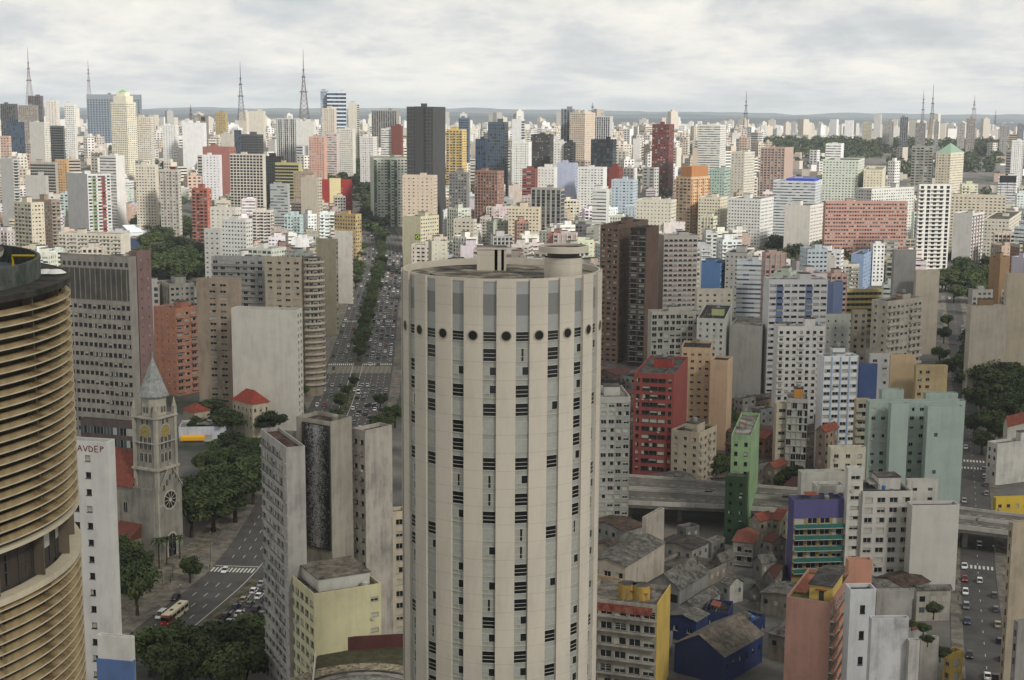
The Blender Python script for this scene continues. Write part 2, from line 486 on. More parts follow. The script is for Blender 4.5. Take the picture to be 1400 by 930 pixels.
def solve(xl, xc, xr, vt, D, a, dl, dr):
    c = at_d(xc, vt, D)
    l, r = (-math.sin(a), math.cos(a)), (math.cos(a), math.sin(a))
    def width(px, dr_):
        # X/dep = k on the ray through px at height z
        q = ray(px, vt); k = q.x / q.y
        t = (k * c.y - c.x) / (dr_[0] - k * dr_[1])
        return t
    wl_ = width(xl, l) if xl is not None and xl < xc - 0.4 else dl
    wr_ = width(xr, r) if xr is not None and xr > xc + 0.4 else dr
    wl_ = dl if not (0.5 < wl_ < 130) else wl_
    wr_ = dr if not (0.5 < wr_ < 130) else wr_
    return c, wl_, wr_
def roof_house(parent, x0, x1, y0, y1, z, h, mat, tank=None):
    b = MB(); b.box(x0, x1, y0, y1, z, z + h, 0)
    b.box(x0 - 0.15, x1 + 0.15, y0 - 0.15, y1 + 0.15, z + h, z + h + 0.25, 1)
    o = b.build('roof_house', [mat, ROOF], parent)
    if tank:
        t = MB(); t.lathe([(0.01, z + h + 1.7), (tank, z + h + 1.6), (tank, z + h + 0.25)], 14, (x0 + x1) / 2, (y0 + y1) / 2)
        t.build('water_tank', [plain((0.52, 0.53, 0.53), 0.7, vary=0.2, scale=0.8)], o)
    return o
def building(name, label, cat, xl, xc, xr, vt, D, a, col, L=None, Rr=None, col2=None, col3=None, near=False, dl=14.0, dr=14.0, roof=None, dirt=0.5,
             house=1, frame=None, group=None, into=None, z0=None, par=0.9, cap=90, kinds=KINDS_W, gable=None, trim=None, clutter=None, blk=BLANK, wname='wall', hcol=None, seed=None, tank=True):
    rs = random.Random(seed if seed is not None else int(xc * 31 + vt * 7))
    a = R(a)
    c, wL, wR = solve(xl, xc, xr, vt, D, a, dl, dr)
    g = z0 if z0 is not None else min(gz(c.x, c.y), gz(c.x + 20, c.y + 20), gz(c.x - 20, c.y + 20)) - 0.5
    ztop = c.z - g
    if ztop < 3: ztop = 3
    M = Matrix.Translation((c.x, c.y, g)) @ Matrix.Rotation(a, 4, 'Z')
    if into is None:
        root = empty(name, (c.x, c.y, g), a, label, cat, group)
        holder, rm = root, M
    else:
        root = into
        rm = M
    mats = [wall_mat(col, dirt), wall_mat(col2 or tuple(x * 0.86 for x in col), dirt), trim or FRAME_W, GLASS_DARK, GLASS_MID, GLASS_PALE, wall_mat(col3 or col2 or col, dirt), GLASS_BLUE]
    L = L or BLANK; Rr = Rr or BLANK
    b = MB(); wins = []
    zw = ztop
    facade(b, (0, 0), (1, 0), (0, -1), wR, 0, zw, Rr, wins, near, rs)
    facade(b, (0, wL), (0, -1), (-1, 0), wL, 0, zw, L, wins, near, rs)
    bw = []
    facade(b, (wR, 0), (0, 1), (1, 0), wL, 0, zw, blk, bw, False, rs)
    facade(b, (wR, wL), (-1, 0), (0, 1), wR, 0, zw, blk, bw, False, rs)
    t = 0.22
    rz = ztop - (par if not gable else 0.0)
    if not gable:
        for (x0, x1, y0, y1) in ((0, wR, 0, t), (0, wR, wL - t, wL), (0, t, t, wL - t), (wR - t, wR, t, wL - t)):
            b.quad((x0, y0, ztop), (x1, y0, ztop), (x1, y1, ztop), (x0, y1, ztop), 0)
        b.quad((t, t, rz), (wR - t, t, rz), (wR - t, t, ztop), (t, t, ztop), 0); b.quad((t, wL - t, ztop), (wR - t, wL - t, ztop), (wR - t, wL - t, rz), (t, wL - t, rz), 0)
        b.quad((t, t, ztop), (t, wL - t, ztop), (t, wL - t, rz), (t, t, rz), 0); b.quad((wR - t, t, rz), (wR - t, wL - t, rz), (wR - t, wL - t, ztop), (wR - t, t, ztop), 0)
    rise = 0
    rb = MB()
    if gable:
        kind, rise = gable[0], gable[1]
        ov = 0.4
        if kind == 'R':      # ridge parallel to the right-hand face
            b.poly([(0, wL, ztop), (0, 0, ztop), (0, wL / 2, ztop + rise)], 0); b.poly([(wR, 0, ztop), (wR, wL, ztop), (wR, wL / 2, ztop + rise)], 0)
            for (y, s) in ((-ov, 1), (wL + ov, -1)):
                zo = ztop - ov * rise / (wL / 2) + 0.05
                q = [(-ov, y, zo), (wR + ov, y, zo), (wR + ov, wL / 2, ztop + rise + 0.05), (-ov, wL / 2, ztop + rise + 0.05)]
                rb.hull8(q + [(x_, y_, z_ + 0.15) for (x_, y_, z_) in q], 0)
        elif kind == 'L':
            b.poly([(0, 0, ztop), (wR, 0, ztop), (wR / 2, 0, ztop + rise)], 0); b.poly([(wR, wL, ztop), (0, wL, ztop), (wR / 2, wL, ztop + rise)], 0)
            for x in (-ov, wR + ov):
                zo = ztop - ov * rise / (wR / 2) + 0.05
                q = [(x, -ov, zo), (x, wL + ov, zo), (wR / 2, wL + ov, ztop + rise + 0.05), (wR / 2, -ov, ztop + rise + 0.05)]
                rb.hull8(q + [(x_, y_, z_ + 0.15) for (x_, y_, z_) in q], 0)
        elif kind == 'H':    # hipped
            e = min(wL, wR) / 2; ov = 0.5
            zt_ = ztop + rise
            if wR >= wL: r0, r1 = (e, wL / 2, zt_), (wR - e, wL / 2, zt_)
            else: r0, r1 = (wR / 2, e, zt_), (wR / 2, wL - e, zt_)
            A, B_, C_, D_ = (-ov, -ov, ztop), (wR + ov, -ov, ztop), (wR + ov, wL + ov, ztop), (-ov, wL + ov, ztop)
            if wR >= wL: rb.poly([A, B_, r1, r0]); rb.poly([B_, C_, r1]); rb.poly([C_, D_, r0, r1]); rb.poly([D_, A, r0])
            else: rb.poly([A, B_, r0]); rb.poly([B_, C_, r1, r0]); rb.poly([C_, D_, r1]); rb.poly([D_, A, r0, r1])
            rb.poly([D_, C_, B_, A])
    else:
        rb.box(t, wR - t, t, wL - t, rz - 0.3, rz, 0)
    if into is None:
        wall = b.build(wname, mats, root)
        wparent, off = root, Matrix.Identity(4)
    else:
        wall = b.build('wing', mats, root)
        wall.matrix_basis = root.matrix_basis.inverted() @ M
        wparent = wall
    roof_m = roof or (rs.choice((ROOF, ROOF, ROOF_PALE, ROOF_DARK)))
    ro = rb.build('roof', [roof_m], wparent)
    if near and wins: place_windows(wins, wparent, rm, frame or FRAME_W, rs, kinds, cap)
    if not gable and house and wL > 5 and wR > 5:
        hw, hd = min(wR * 0.45, rs.uniform(4, 8)), min(wL * 0.45, rs.uniform(4, 8))
        hx, hy = rs.uniform(0.15, 0.85) * (wR - hw - 1) + 0.3, rs.uniform(0.2, 0.8) * (wL - hd - 1) + 0.3
        h = rs.uniform(2.6, 4.6)
        roof_house(wparent if into is None else ro, hx, hx + hw, hy, hy + hd, rz, h, wall_mat(hcol or col, min(1, dirt + 0.1)), 0.9 if (tank and near and rs.random() < .6) else None)
        if clutter or near:
            for q in range(clutter if clutter is not None else rs.randint(4, 8)):
                cb = MB(); x, y, s_ = rs.uniform(1, wR - 2.2), rs.uniform(1, wL - 2.2), rs.uniform(0.6, 1.3)
                kx = rs.random()
                if hx - 1.4 < x < hx + hw + .2 and hy - 1.4 < y < hy + hd + .2: continue
                cb.box(x, x + s_, y, y + s_ * rs.uniform(.7, 1.4), rz, rz + rs.uniform(.5, 1.2), 0)
                cb.build('roof_unit', [METAL if kx < .5 else ROOF_PALE], wparent if into is None else ro)
    if near and not gable and wL > 5 and wR > 5:
        hold = wparent if into is None else ro
        for q in range(rs.randint(1, 3)):
            cb = MB(); x, y, hh = rs.uniform(.6, wR - .6), rs.uniform(.6, wL - .6), rs.uniform(2.5, 6)
            cb.tube([(x, y, rz), (x, y, rz + hh)], [.06, .04], 5); cb.tube([(x - .7, y, rz + hh * .9), (x + .7, y, rz + hh * .9)], [.035, .035], 4); cb.tube([(x - .45, y, rz + hh * .8), (x + .45, y, rz + hh * .8)], [.035, .035], 4)
            cb.build('roof_antenna', [METAL], hold)
        for q in range(rs.randint(1, 2)):
            cb = MB(); y = rs.uniform(1, wL - 1); cb.tube([(.5, y, rz + .12), (wR * rs.uniform(.4, .9), y, rz + .12)], [.09, .09], 5); cb.build('roof_pipe', [ROOF_PALE], hold)
        if rs.random() < .5:
            cb = MB(); x, y = rs.uniform(1.5, wR - 1.5), rs.uniform(1.5, wL - 1.5); cb.lathe([(.75, rz), (.85, rz + 1.2), (.5, rz + 1.45), (.02, rz + 1.5)], 14, x, y); cb.build('water_tank', [plain(rs.choice(((.25, .42, .62), (.66, .66, .64), (.5, .49, .46))), .6, name='tank')], hold)
        if rs.random() < .6:
            x0, y0, w1, w2 = rs.uniform(.4, wR * .5), rs.uniform(.4, wL * .5), rs.uniform(2, wR * .45), rs.uniform(2, wL * .4)
            cb = MB(); cb.hull8([(x0, y0, rz + 1.7), (x0 + w1, y0, rz + 1.7), (x0 + w1, y0 + w2, rz + 2.2), (x0, y0 + w2, rz + 2.2), (x0, y0, rz + 1.8), (x0 + w1, y0, rz + 1.8), (x0 + w1, y0 + w2, rz + 2.3), (x0, y0 + w2, rz + 2.3)], 0)
            for (x, y) in ((x0 + .1, y0 + .1), (x0 + w1 - .1, y0 + .1), (x0 + .1, y0 + w2 - .1), (x0 + w1 - .1, y0 + w2 - .1)): cb.tube([(x, y, rz), (x, y, rz + 1.75)], [.06, .06], 4, 1)
            cb.build('roof_shed', [rs.choice((FIBRO, ROOF_PALE, TILE, FIBRO)), METAL], hold)
    ctr = M @ Vector((wR / 2, wL / 2, 0))
    BOXES.append((ctr.x, ctr.y, 0.5 * math.hypot(wL, wR)))
    if group is None and into is None:
        e0, e1 = (xl if xl is not None else xc - 8), (xr if xr is not None else xc + 8)
        SEEN.append((e0, e1, vt, D))
    DIMS[root.name] = (wL, wR, ztop, g)
    return root

# ------------------------------------------------------------------ ground, hills, roads
def grid_sheet():
    ys = [-300, 0, 150, 300] + [340 + 20 * i for i in range(40)]
    y = ys[-1]
    while y < 45000:
        y += max(30, y * 0.035); ys.append(y)
    nx = 90
    b = MB(); vs = []
    for y in ys:
        W = 520 + 0.62 * max(y, 0)
        vs.append([(-W + 2 * W * i / nx, y, gz(-W + 2 * W * i / nx, y)) for i in range(nx + 1)])
    for row in vs: b.v += row
    for j in range(len(ys) - 1):
        for i in range(nx):
            k = j * (nx + 1) + i
            b.f.append((k, k + 1, k + nx + 2, k + nx + 1)); b.m.append(0)
    m, t, bs = base_mat('city_ground')
    tcn = t.nodes.new('ShaderNodeTexCoord')
    n = t.nodes.new('ShaderNodeTexNoise'); n.inputs['Scale'].default_value = 0.012; n.inputs['Detail'].default_value = 10; n.inputs['Roughness'].default_value = 0.7
    t.links.new(tcn.outputs['Object'], n.inputs['Vector'])
    r = t.nodes.new('ShaderNodeValToRGB')
    for p, c in ((0.36, (0.020, 0.034, 0.014)), (0.46, (0.07, 0.07, 0.06)), (0.52, (0.11, 0.105, 0.098)), (0.60, (0.17, 0.15, 0.13))):
        e = r.color_ramp.elements.new(p); e.color = (*c, 1)
    r.color_ramp.elements.remove(r.color_ramp.elements[0]); r.color_ramp.elements.remove(r.color_ramp.elements[-1])
    t.links.new(n.outputs[0], r.inputs[0]); t.links.new(r.outputs[0], bs.inputs['Base Color'])
    bs.inputs['Roughness'].default_value = 0.95
    return structure(b.build('ground', m, smooth=True))
grid_sheet()
HILL = stained((0.13, 0.17, 0.17), (0.24, 0.27, 0.27), 0.0012)
hb = MB()
for (D, base, amp, sd) in ((11000, 158.5, 2.0, 1.0), (15000, 154.0, 3.0, 5.3), (20000, 149.5, 3.6, 9.1)):
    xs = np.linspace(-0.55 * D, 0.55 * D, 260)
    i0 = len(hb.v)
    for x in xs:
        u = x / D
        nz = mnoise.fractal((x / 1500.0, sd, 0.0), 0.8, 2.1, 5)
        row = base + amp * nz + max(0, u) * 14 + max(0, -.12 - u) * 10
        h = 140 + (155 - row) / 1960 * D
        for (dy, f) in ((-1900, 0.0), (-900, 0.55), (0, 1.0), (1200, 0.3), (2400, -0.3)):
            hb.v.append((x, D + dy, 10 + (max(h, 20) - 10) * f))
    for i in range(len(xs) - 1):
        for j in range(4):
            k = i0 + i * 5 + j
            hb.f.append((k, k + 5, k + 6, k + 1)); hb.m.append(0)
structure(hb.build('hills', HILL, smooth=True))

ASPHALT = stained((0.255, 0.25, 0.245), (0.35, 0.345, 0.335), 0.12, 0.3, 0.7)
PAVE = stained((0.33, 0.315, 0.29), (0.50, 0.475, 0.435), 0.25)
PAINT = plain((0.80, 0.79, 0.75), 0.7, vary=0.25, scale=1.5, name='road_paint')
def resample(pts, step=12.0):
    out_ = []
    for a, b_ in zip(pts[:-1], pts[1:]):
        n = max(1, int((b_ - a).length / step))
        out_ += [a.lerp(b_, i / n) for i in range(n)]
    return out_ + [pts[-1]]
def smooth_line(pts, it=3):
    p = [q.copy() for q in pts]
    for _ in range(it):
        p = [p[0]] + [(p[i - 1] + 2 * p[i] + p[i + 1]) / 4 for i in range(1, len(p) - 1)] + [p[-1]]
    return p
class Line:
    """a centre line on the ground with offsets to its right"""
    def __init__(s, pts):
        s.p = smooth_line(resample([Vector((q.x, q.y, 0)) for q in pts]), 6)
        s.d = [0.0]
        for a, b_ in zip(s.p[:-1], s.p[1:]): s.d.append(s.d[-1] + (b_ - a).length)
        s.len = s.d[-1]
    def at(s, t, off=0.0, dz=0.0):
        t = min(max(t, 0), s.len - 1e-3)
        i = int(np.searchsorted(s.d, t, side='right')) - 1
        f = (t - s.d[i]) / max(1e-6, s.d[i + 1] - s.d[i])
        q = s.p[i].lerp(s.p[i + 1], f)
        j = min(max(i, 1), len(s.p) - 3)
        tg = (s.p[min(j + 2, len(s.p) - 1)] - s.p[j - 1]).normalized()
        rt = Vector((tg.y, -tg.x, 0))
        q = q + rt * off
        return Vector((q.x, q.y, gz(q.x, q.y) + dz)), math.atan2(tg.y, tg.x)
    def near(s, p):
        best = min(range(len(s.p)), key=lambda i: (s.p[i].x - p.x) ** 2 + (s.p[i].y - p.y) ** 2)
        return s.d[best], math.hypot(s.p[best].x - p.x, s.p[best].y - p.y)
    def ribbon(s, b, o0, o1, dz, t0=0.0, t1=None, step=8.0, mi=0, thick=0.0):
        t1 = s.len if t1 is None else t1
        n = max(1, int((t1 - t0) / step))
        prev = None
        for i in range(n + 1):
            t = t0 + (t1 - t0) * i / n
            a, c = s.at(t, o0, dz)[0], s.at(t, o1, dz)[0]
            if dz > 0.1: pass
            if prev:
                b.quad(tuple(prev[0]), tuple(prev[1]), tuple(c), tuple(a), mi)
                if thick:
                    dn = Vector((0, 0, thick))
                    b.quad(tuple(prev[0] - dn), tuple(prev[0]), tuple(a), tuple(a - dn), mi); b.quad(tuple(prev[1]), tuple(prev[1] - dn), tuple(c - dn), tuple(c), mi)
            prev = (a, c)
AV = Line([ground(*q) for q in ((130, 905), (175, 860), (247, 817), (292, 782), (342, 705), (372, 645), (402, 590), (425, 555), (447, 500), (468, 440), (482, 400), (495, 362), (498, 342), (496, 322), (489, 303), (483, 288), (478, 280))])
ST = Line([ground(*q) for q in ((1324, 980), (1320, 925), (1316, 850), (1312, 777), (1314, 700), (1313, 650), (1306, 560), (1301, 520), (1298, 480), (1295, 430), (1292, 405))])
AVW = 37.0
b = MB(); AV.ribbon(b, 0, AVW, 0.06); structure(b.build('avenue', ASPHALT))
b = MB(); ST.ribbon(b, 0, 10.5, 0.05); structure(b.build('street', ASPHALT))
b = MB(); AV.ribbon(b, -6, -0.01, 0.18, thick=0.2); AV.ribbon(b, AVW + 0.01, AVW + 5, 0.18, thick=0.2); structure(b.build('avenue_pavement', PAVE))
b = MB(); ST.ribbon(b, -3.2, -0.01, 0.17, thick=0.2); ST.ribbon(b, 10.51, 14, 0.17, thick=0.2); structure(b.build('street_pavement', PAVE))
t_zebra2 = AV.near(ground(447, 500))[0]
t_near = AV.near(ground(300, 780))[0]
b = MB()
AV.ribbon(b, 15.6, 18.2, 0.2, 20, t_near - 4, thick=0.2)
AV.ribbon(b, 15.2, 19.2, 0.2, t_near + 8, t_zebra2 - 26, thick=0.2)
AV.ribbon(b, 14.2, 20.2, 0.2, t_zebra2 + 8, AV.len - 2, thick=0.2)
structure(b.build('median_strip', stained((0.20, 0.22, 0.14), (0.42, 0.39, 0.33), 0.3)))
b = MB()      # painted lines and crossings
for off in (3.7, 7.2, 10.8, 22.8, 26.2, 29.8, 33.2):
    t = 8.0
    while t < AV.len - 10:
        if not (t_near - 6 < t < t_near + 8 or t_zebra2 - 26 < t < t_zebra2 + 8):
            AV.ribbon(b, off - 0.09, off + 0.09, 0.075, t, t + 3.0, 3)
        t += 9.0
for off in (14.6, 19.9): AV.ribbon(b, off - 0.1, off + 0.1, 0.075, 30, AV.len - 40)
for (t0, o0, o1, ln) in ((t_near, 0.6, 14.4, 4.2), (t_zebra2, 0.8, 13.8, 5.0), (t_zebra2, 20.6, 36.4, 5.0), (AV.near(ground(475, 442))[0], 0.8, 13.8, 4), (AV.near(ground(475, 442))[0], 20.6, 36.2, 4)):
    o = o0
    while o < o1:
        AV.ribbon(b, o, o + 0.55, 0.078, t0, t0 + ln, 4); o += 1.15
    AV.ribbon(b, o0, o1, 0.078, t0 + ln + 1.5, t0 + ln + 1.9, 1)
for pxy in ((1330, 777), (1322, 640), (1318, 628), (1312, 523)):
    t0 = ST.near(ground(*pxy))[0]; o = 0.5
    while o < 10:
        ST.ribbon(b, o, o + 0.6, 0.068, t0, t0 + 3.6, 4); o += 1.25
t = 5.0
while t < ST.len - 5: ST.ribbon(b, 5.2, 5.34, 0.068, t, t + 2, 2); t += 9
structure(b.build('road_markings', PAINT))
# the chequered paving of the crossing square
mch, tch, bch = base_mat('wave_paving')
tcn = tch.nodes.new('ShaderNodeTexCoord'); ck = tch.nodes.new('ShaderNodeTexChecker'); ck.inputs['Scale'].default_value = 0.55
mp = tch.nodes.new('ShaderNodeMapping'); mp.inputs['Rotation'].default_value = (0, 0, 0.75); mp.inputs['Scale'].default_value = (1.0, 0.55, 1)
tch.links.new(tcn.outputs['Object'], mp.inputs[0]); tch.links.new(mp.outputs[0], ck.inputs['Vector'])
ck.inputs['Color1'].default_value = (0.20, 0.18, 0.14, 1); ck.inputs['Color2'].default_value = (0.13, 0.115, 0.09, 1)
tch.links.new(ck.outputs[0], bch.inputs['Base Color']); bch.inputs['Roughness'].default_value = 0.9
b = MB(); AV.ribbon(b, 1.0, 36, 0.072, t_zebra2 - 24, t_zebra2 - 3); structure(b.build('crossing_square', mch))
# church forecourt in patterned stone, and the plaza beyond it
b = MB()
pl = [ground(*q) for q in ((175, 858), (200, 842), (246, 815), (290, 780), (340, 702), (322, 690), (262, 742), (200, 775), (150, 800), (120, 880))]
b.poly([(q.x - 0.3, q.y, 0.16) for q in pl]); structure(b.build('forecourt', stained((0.30, 0.28, 0.24), (0.52, 0.49, 0.43), 0.35)))

# ------------------------------------------------------------------ elevated road
fe = [at_z(x, y, 8.0) for x, y in ((700, 640), (862, 652), (930, 657), (1000, 663), (1100, 671), (1210, 684), (1320, 697), (1400, 707), (1600, 736))]
ne = [at_z(x, y, 8.0) for x, y in ((700, 680), (862, 688), (930, 691), (1000, 694), (1100, 701), (1210, 712), (1320, 722), (1400, 732), (1600, 760))]
VD = empty('elevated_road', (fe[4].x, fe[4].y, 0), 0, 'grey concrete elevated road with two carriageways crossing behind the narrow green building', 'viaduct')
off = Vector((fe[4].x, fe[4].y, 0))
b, pb, mk = MB(), MB(), MB()
def lerp(i, f): return fe[i].lerp(ne[i], f) - off
for i in range(len(fe) - 1):
    for (f0, f1) in ((0, 0.47), (0.53, 1)):
        q = [lerp(i, f1), lerp(i + 1, f1), lerp(i + 1, f0), lerp(i, f0)]
        b.hull8([(p.x, p.y, p.z - 1.7) for p in q] + [tuple(p) for p in q])
    for f in (0.0, 0.465, 0.535, 1.0):
        q0, q1 = lerp(i, f), lerp(i + 1, f); n = Vector((-(q1 - q0).y, (q1 - q0).x, 0)).normalized() * 0.16
        pb.hull8([tuple(q0 - n - Vector((0, 0, .6))), tuple(q1 - n - Vector((0, 0, .6))), tuple(q1 + n - Vector((0, 0, .6))), tuple(q0 + n - Vector((0, 0, .6))), tuple(q0 - n + Vector((0, 0, .95))), tuple(q1 - n + Vector((0, 0, .95))), tuple(q1 + n + Vector((0, 0, .95))), tuple(q0 + n + Vector((0, 0, .95)))])
    for f in (0.235, 0.77):
        for s_ in range(5):
            q0, q1 = lerp(i, f).lerp(lerp(i + 1, f), s_ / 5), lerp(i, f).lerp(lerp(i + 1, f), s_ / 5 + 0.09)
            n = Vector((-(q1 - q0).y, (q1 - q0).x, 0)).normalized() * 0.13; up = Vector((0, 0, 0.02))
            mk.quad(tuple(q0 - n + up), tuple(q1 - n + up), tuple(q1 + n + up), tuple(q0 + n + up))
b.build('deck', stained((0.33, 0.32, 0.30), (0.44, 0.425, 0.40), 0.2), VD)
pb.build('parapet', wall_mat((0.72, 0.70, 0.66), 0.5), VD)
mk.build('lane_marking', PAINT, VD)
for i in range(len(fe) - 1):
    for f in (0.25, 0.75):
        q = lerp(i, f); c = MB(); c.box(q.x - .8, q.x + .8, q.y - .6, q.y + .6, 0, 6.4); c.box(q.x - 2.4, q.x + 2.4, q.y - .8, q.y + .8, 5.6, 6.28)
        c.build('pier', CONC, VD)
landmark('the elevated road', 930, 672)

# ------------------------------------------------------------------ the round hotel tower in the middle
HC, HR, HT = Vector((-1.7, 227.0, 0)), 16.0, 115.7
HT_ = empty('round_tower', HC, 0, 'tall round cream tower with vertical ribs, portholes and a mushroom tank on its roof', 'tower')
CREAM = wall_mat((0.785, 0.745, 0.672), 0.21)
_t = CREAM.node_tree; _b = _t.nodes['Principled BSDF']; _src = _b.inputs['Base Color'].links[0].from_socket      # joints between the cast panels
_tc = _t.nodes.new('ShaderNodeTexCoord'); _sx = _t.nodes.new('ShaderNodeSeparateXYZ'); _t.links.new(_tc.outputs['Object'], _sx.inputs[0])
_fm = _t.nodes.new('ShaderNodeMath'); _fm.operation = 'PINGPONG'; _fm.inputs[1].default_value = 1.395; _t.links.new(_sx.outputs[2], _fm.inputs[0])
_mr = _t.nodes.new('ShaderNodeMapRange'); _mr.inputs[1].default_value = .03; _mr.inputs[2].default_value = .07; _mr.inputs[3].default_value = .84; _mr.inputs[4].default_value = 1.0; _t.links.new(_fm.outputs[0], _mr.inputs[0])
_vm = _t.nodes.new('ShaderNodeVectorMath'); _vm.operation = 'SCALE'; _t.links.new(_src, _vm.inputs[0]); _t.links.new(_mr.outputs[0], _vm.inputs['Scale']); _t.links.new(_vm.outputs[0], _b.inputs['Base Color'])
PANEL_L = plain((0.60, 0.605, 0.60), 0.45, vary=0.06, scale=0.6, name='grey_panel')
PANEL_D = plain((0.47, 0.475, 0.47), 0.45, vary=0.06, scale=0.6, name='grey_panel')
SPAN = plain((0.60, 0.605, 0.58), 0.5, vary=0.10, scale=0.5, name='spandrel_panel')
NB, FLH = 20, 2.79
STEP = 2 * math.pi / NB
HB, HP = R(3.75), STEP - 2 * R(3.75)          # half bay, pier span
th0 = -math.pi / 2 + R(12.0)
pm = MB()
for (r_, zs) in ((1, 1),):
    a0, a1, n = -HP / 2, HP / 2, 5
    cut_z, cut_r = 107.2, 0.78
    pts = [(a0 + (a1 - a0) * i / n) for i in range(n + 1)]
    for i in range(n):
        p, q = pts[i], pts[i + 1]
        for za, zb in ((-0.5, 106.0), (106.0, 108.4), (108.4, HT - 0.002)):
            pm.quad((HR * math.cos(p), HR * math.sin(p), za), (HR * math.cos(q), HR * math.sin(q), za), (HR * math.cos(q), HR * math.sin(q), zb), (HR * math.cos(p), HR * math.sin(p), zb))
    for s_ in (a0, a1):
        c_, d_ = math.cos(s_), math.sin(s_)
        q = [((HR - .55) * c_, (HR - .55) * d_, 0), (HR * c_, HR * d_, 0), (HR * c_, HR * d_, HT), ((HR - .55) * c_, (HR - .55) * d_, HT)]
        pm.poly(q if s_ == a0 else q[::-1])
pier_me = pm.mesh('pier', [CREAM], False)
ring = MB(); ring.lathe([(0.70, 0.03), (0.70, 0.10), (0.86, 0.10), (0.86, -0.05)], 24, mi=0); ring.disc(0.72, 0.04, 24, mi=1)
port_me = ring.mesh('porthole', [plain((0.62, 0.59, 0.52), 0.6), plain((.05, .05, .055), .6, name='dark_opening')])
def bay_window(kind):
    k = win_mesh(kind, FRAME_W); return k
HWK = {'shut': None}
def shut_mesh():
    b = MB(); t = 0.04
    b.box(0, 1, 0.5, 0.75, 0, t, 0); b.box(0, 1, 0.5, 0.75, 1 - t, 1, 0); b.box(0, t, 0.5, 0.75, t, 1 - t, 0); b.box(1 - t, 1, 0.5, 0.75, t, 1 - t, 0)
    b.box(t, 1 - t, 0.62, 0.7, t, 0.34, 1); b.box(t, 1 - t, 0.60, 0.7, 0.37, 1 - t, 1)
    b.box(t, 1 - t, 0.55, 0.7, 0.345, 0.365, 0); b.box(t, 1 - t, 0.56, 0.7, 0.62, 0.63, 0)
    return b.mesh('window_shut', [FRAME_W, plain((0.62, 0.63, 0.60), 0.35, vary=0.14, scale=2.0, name='drawn_blind'), BLIND])
def half_mesh():
    b = MB(); t = 0.04
    b.box(0, 1, 0.5, 0.75, 0, t, 0); b.box(0, 1, 0.5, 0.75, 1 - t, 1, 0); b.box(0, t, 0.5, 0.75, t, 1 - t, 0); b.box(1 - t, 1, 0.5, 0.75, t, 1 - t, 0)
    b.box(t, 0.44, 0.62, 0.7, t, 1 - t, 1); b.box(0.60, 1 - t, 0.62, 0.7, t, 1 - t, 1)
    b.box(t, 1 - t, 0.55, 0.7, 0.345, 0.375, 0); b.quad((0.44, .75, t), (.6, .75, t), (.6, .75, 1 - t), (.44, .75, 1 - t), 2)
    return b.mesh('window_half', [FRAME_W, plain((0.60, 0.60, 0.56), 0.5, vary=0.10, scale=2.0, name='drawn_curtain'), GLASS_DARK])
def dark_mesh():
    b = MB(); t = 0.045
    b.box(0, 1, 0.45, 0.75, -.01, t, 0); b.box(0, 1, 0.5, 0.75, 1 - t, 1, 0); b.box(0, t * .7, 0.5, 0.75, t, 1 - t, 0); b.box(1 - t * .7, 1, 0.5, 0.75, t, 1 - t, 0)
    b.box(t, 1 - t, 0.5, 0.68, 0.30, 0.335, 0); b.box(t, 1 - t, 0.5, 0.68, 0.60, 0.63, 0); b.quad((0, .75, 0), (1, .75, 0), (1, .75, 1), (0, .75, 1), 1)
    return b.mesh('window_dark', [FRAME_W, plain((.06, .065, .07), .25, .45, name='dark_room_glass')])
SHUT, HALF, DARKW = shut_mesh(), half_mesh(), dark_mesh()
def grey_mesh():
    b = MB(); t = 0.045
    b.box(0, 1, 0.45, 0.75, -.01, t, 0); b.box(0, 1, 0.5, 0.75, 1 - t, 1, 0); b.box(0, t * .7, 0.5, 0.75, t, 1 - t, 0); b.box(1 - t * .7, 1, 0.5, 0.75, t, 1 - t, 0); b.box(.48, .52, .52, .74, t, 1 - t, 0)
    b.box(t, 1 - t, 0.5, 0.68, 0.33, 0.365, 0); b.box(t, .5, .6, .7, .36, 1 - t, 1); b.quad((.5, .75, .36), (1, .75, .36), (1, .75, 1), (.5, .75, 1), 2); b.quad((0, .75, 0), (1, .75, 0), (1, .75, .36), (0, .75, .36), 3)
    return b.mesh('window_grey', [FRAME_W, SHUT.materials[1], GLASS_DARK, HALF.materials[1]])
GREYW = grey_mesh()
rsH = random.Random(5)
bayb = MB(); hw = []
rb_ = HR - 0.42
for k in range(NB):
    thb = th0 + k * STEP                      # centre of a bay
    part('pier', pier_me, HT_, Matrix.Rotation(thb + STEP / 2, 4, 'Z'))
    tp = thb + STEP / 2
    Mp = Matrix.Translation(((HR - 0.02) * math.cos(tp), (HR - 0.02) * math.sin(tp), 107.2)) @ Matrix.Rotation(tp, 4, 'Z') @ Matrix.Rotation(math.pi / 2, 4, 'Y')
    part('porthole', port_me, HT_, Mp)
    pa, pb2 = thb - HB - 0.004, thb + HB + 0.004
    A, B2 = (rb_ * math.cos(pa), rb_ * math.sin(pa)), (rb_ * math.cos(pb2), rb_ * math.sin(pb2))
    for za, zb, mi in ((-0.5, 106.2, 2), (107.9, 110.2, 0), (110.2, 113.4, 1), (113.4, HT, 0), (106.2, 107.9, 2)):
        bayb.quad((*A, za), (*B2, za), (*B2, zb), (*A, zb), mi)
    d = Vector((B2[0] - A[0], B2[1] - A[1], 0)); Wd = d.length; d.normalize()
    n = Vector((math.cos(thb), math.sin(thb), 0))
    facing = n.y < 0.25
    for f in range(-1, 37):
        zs = 106.25 if f < 0 else 105.6 - (f + 1) * FLH + 0.42
        hh = 1.55 if f < 0 else 2.05
        if zs < 4: continue
        hw.append((f, facing, A, d, n, Wd, zs, hh, k))
bayb.build('bay_panels', [PANEL_L, PANEL_D, SPAN], HT_)
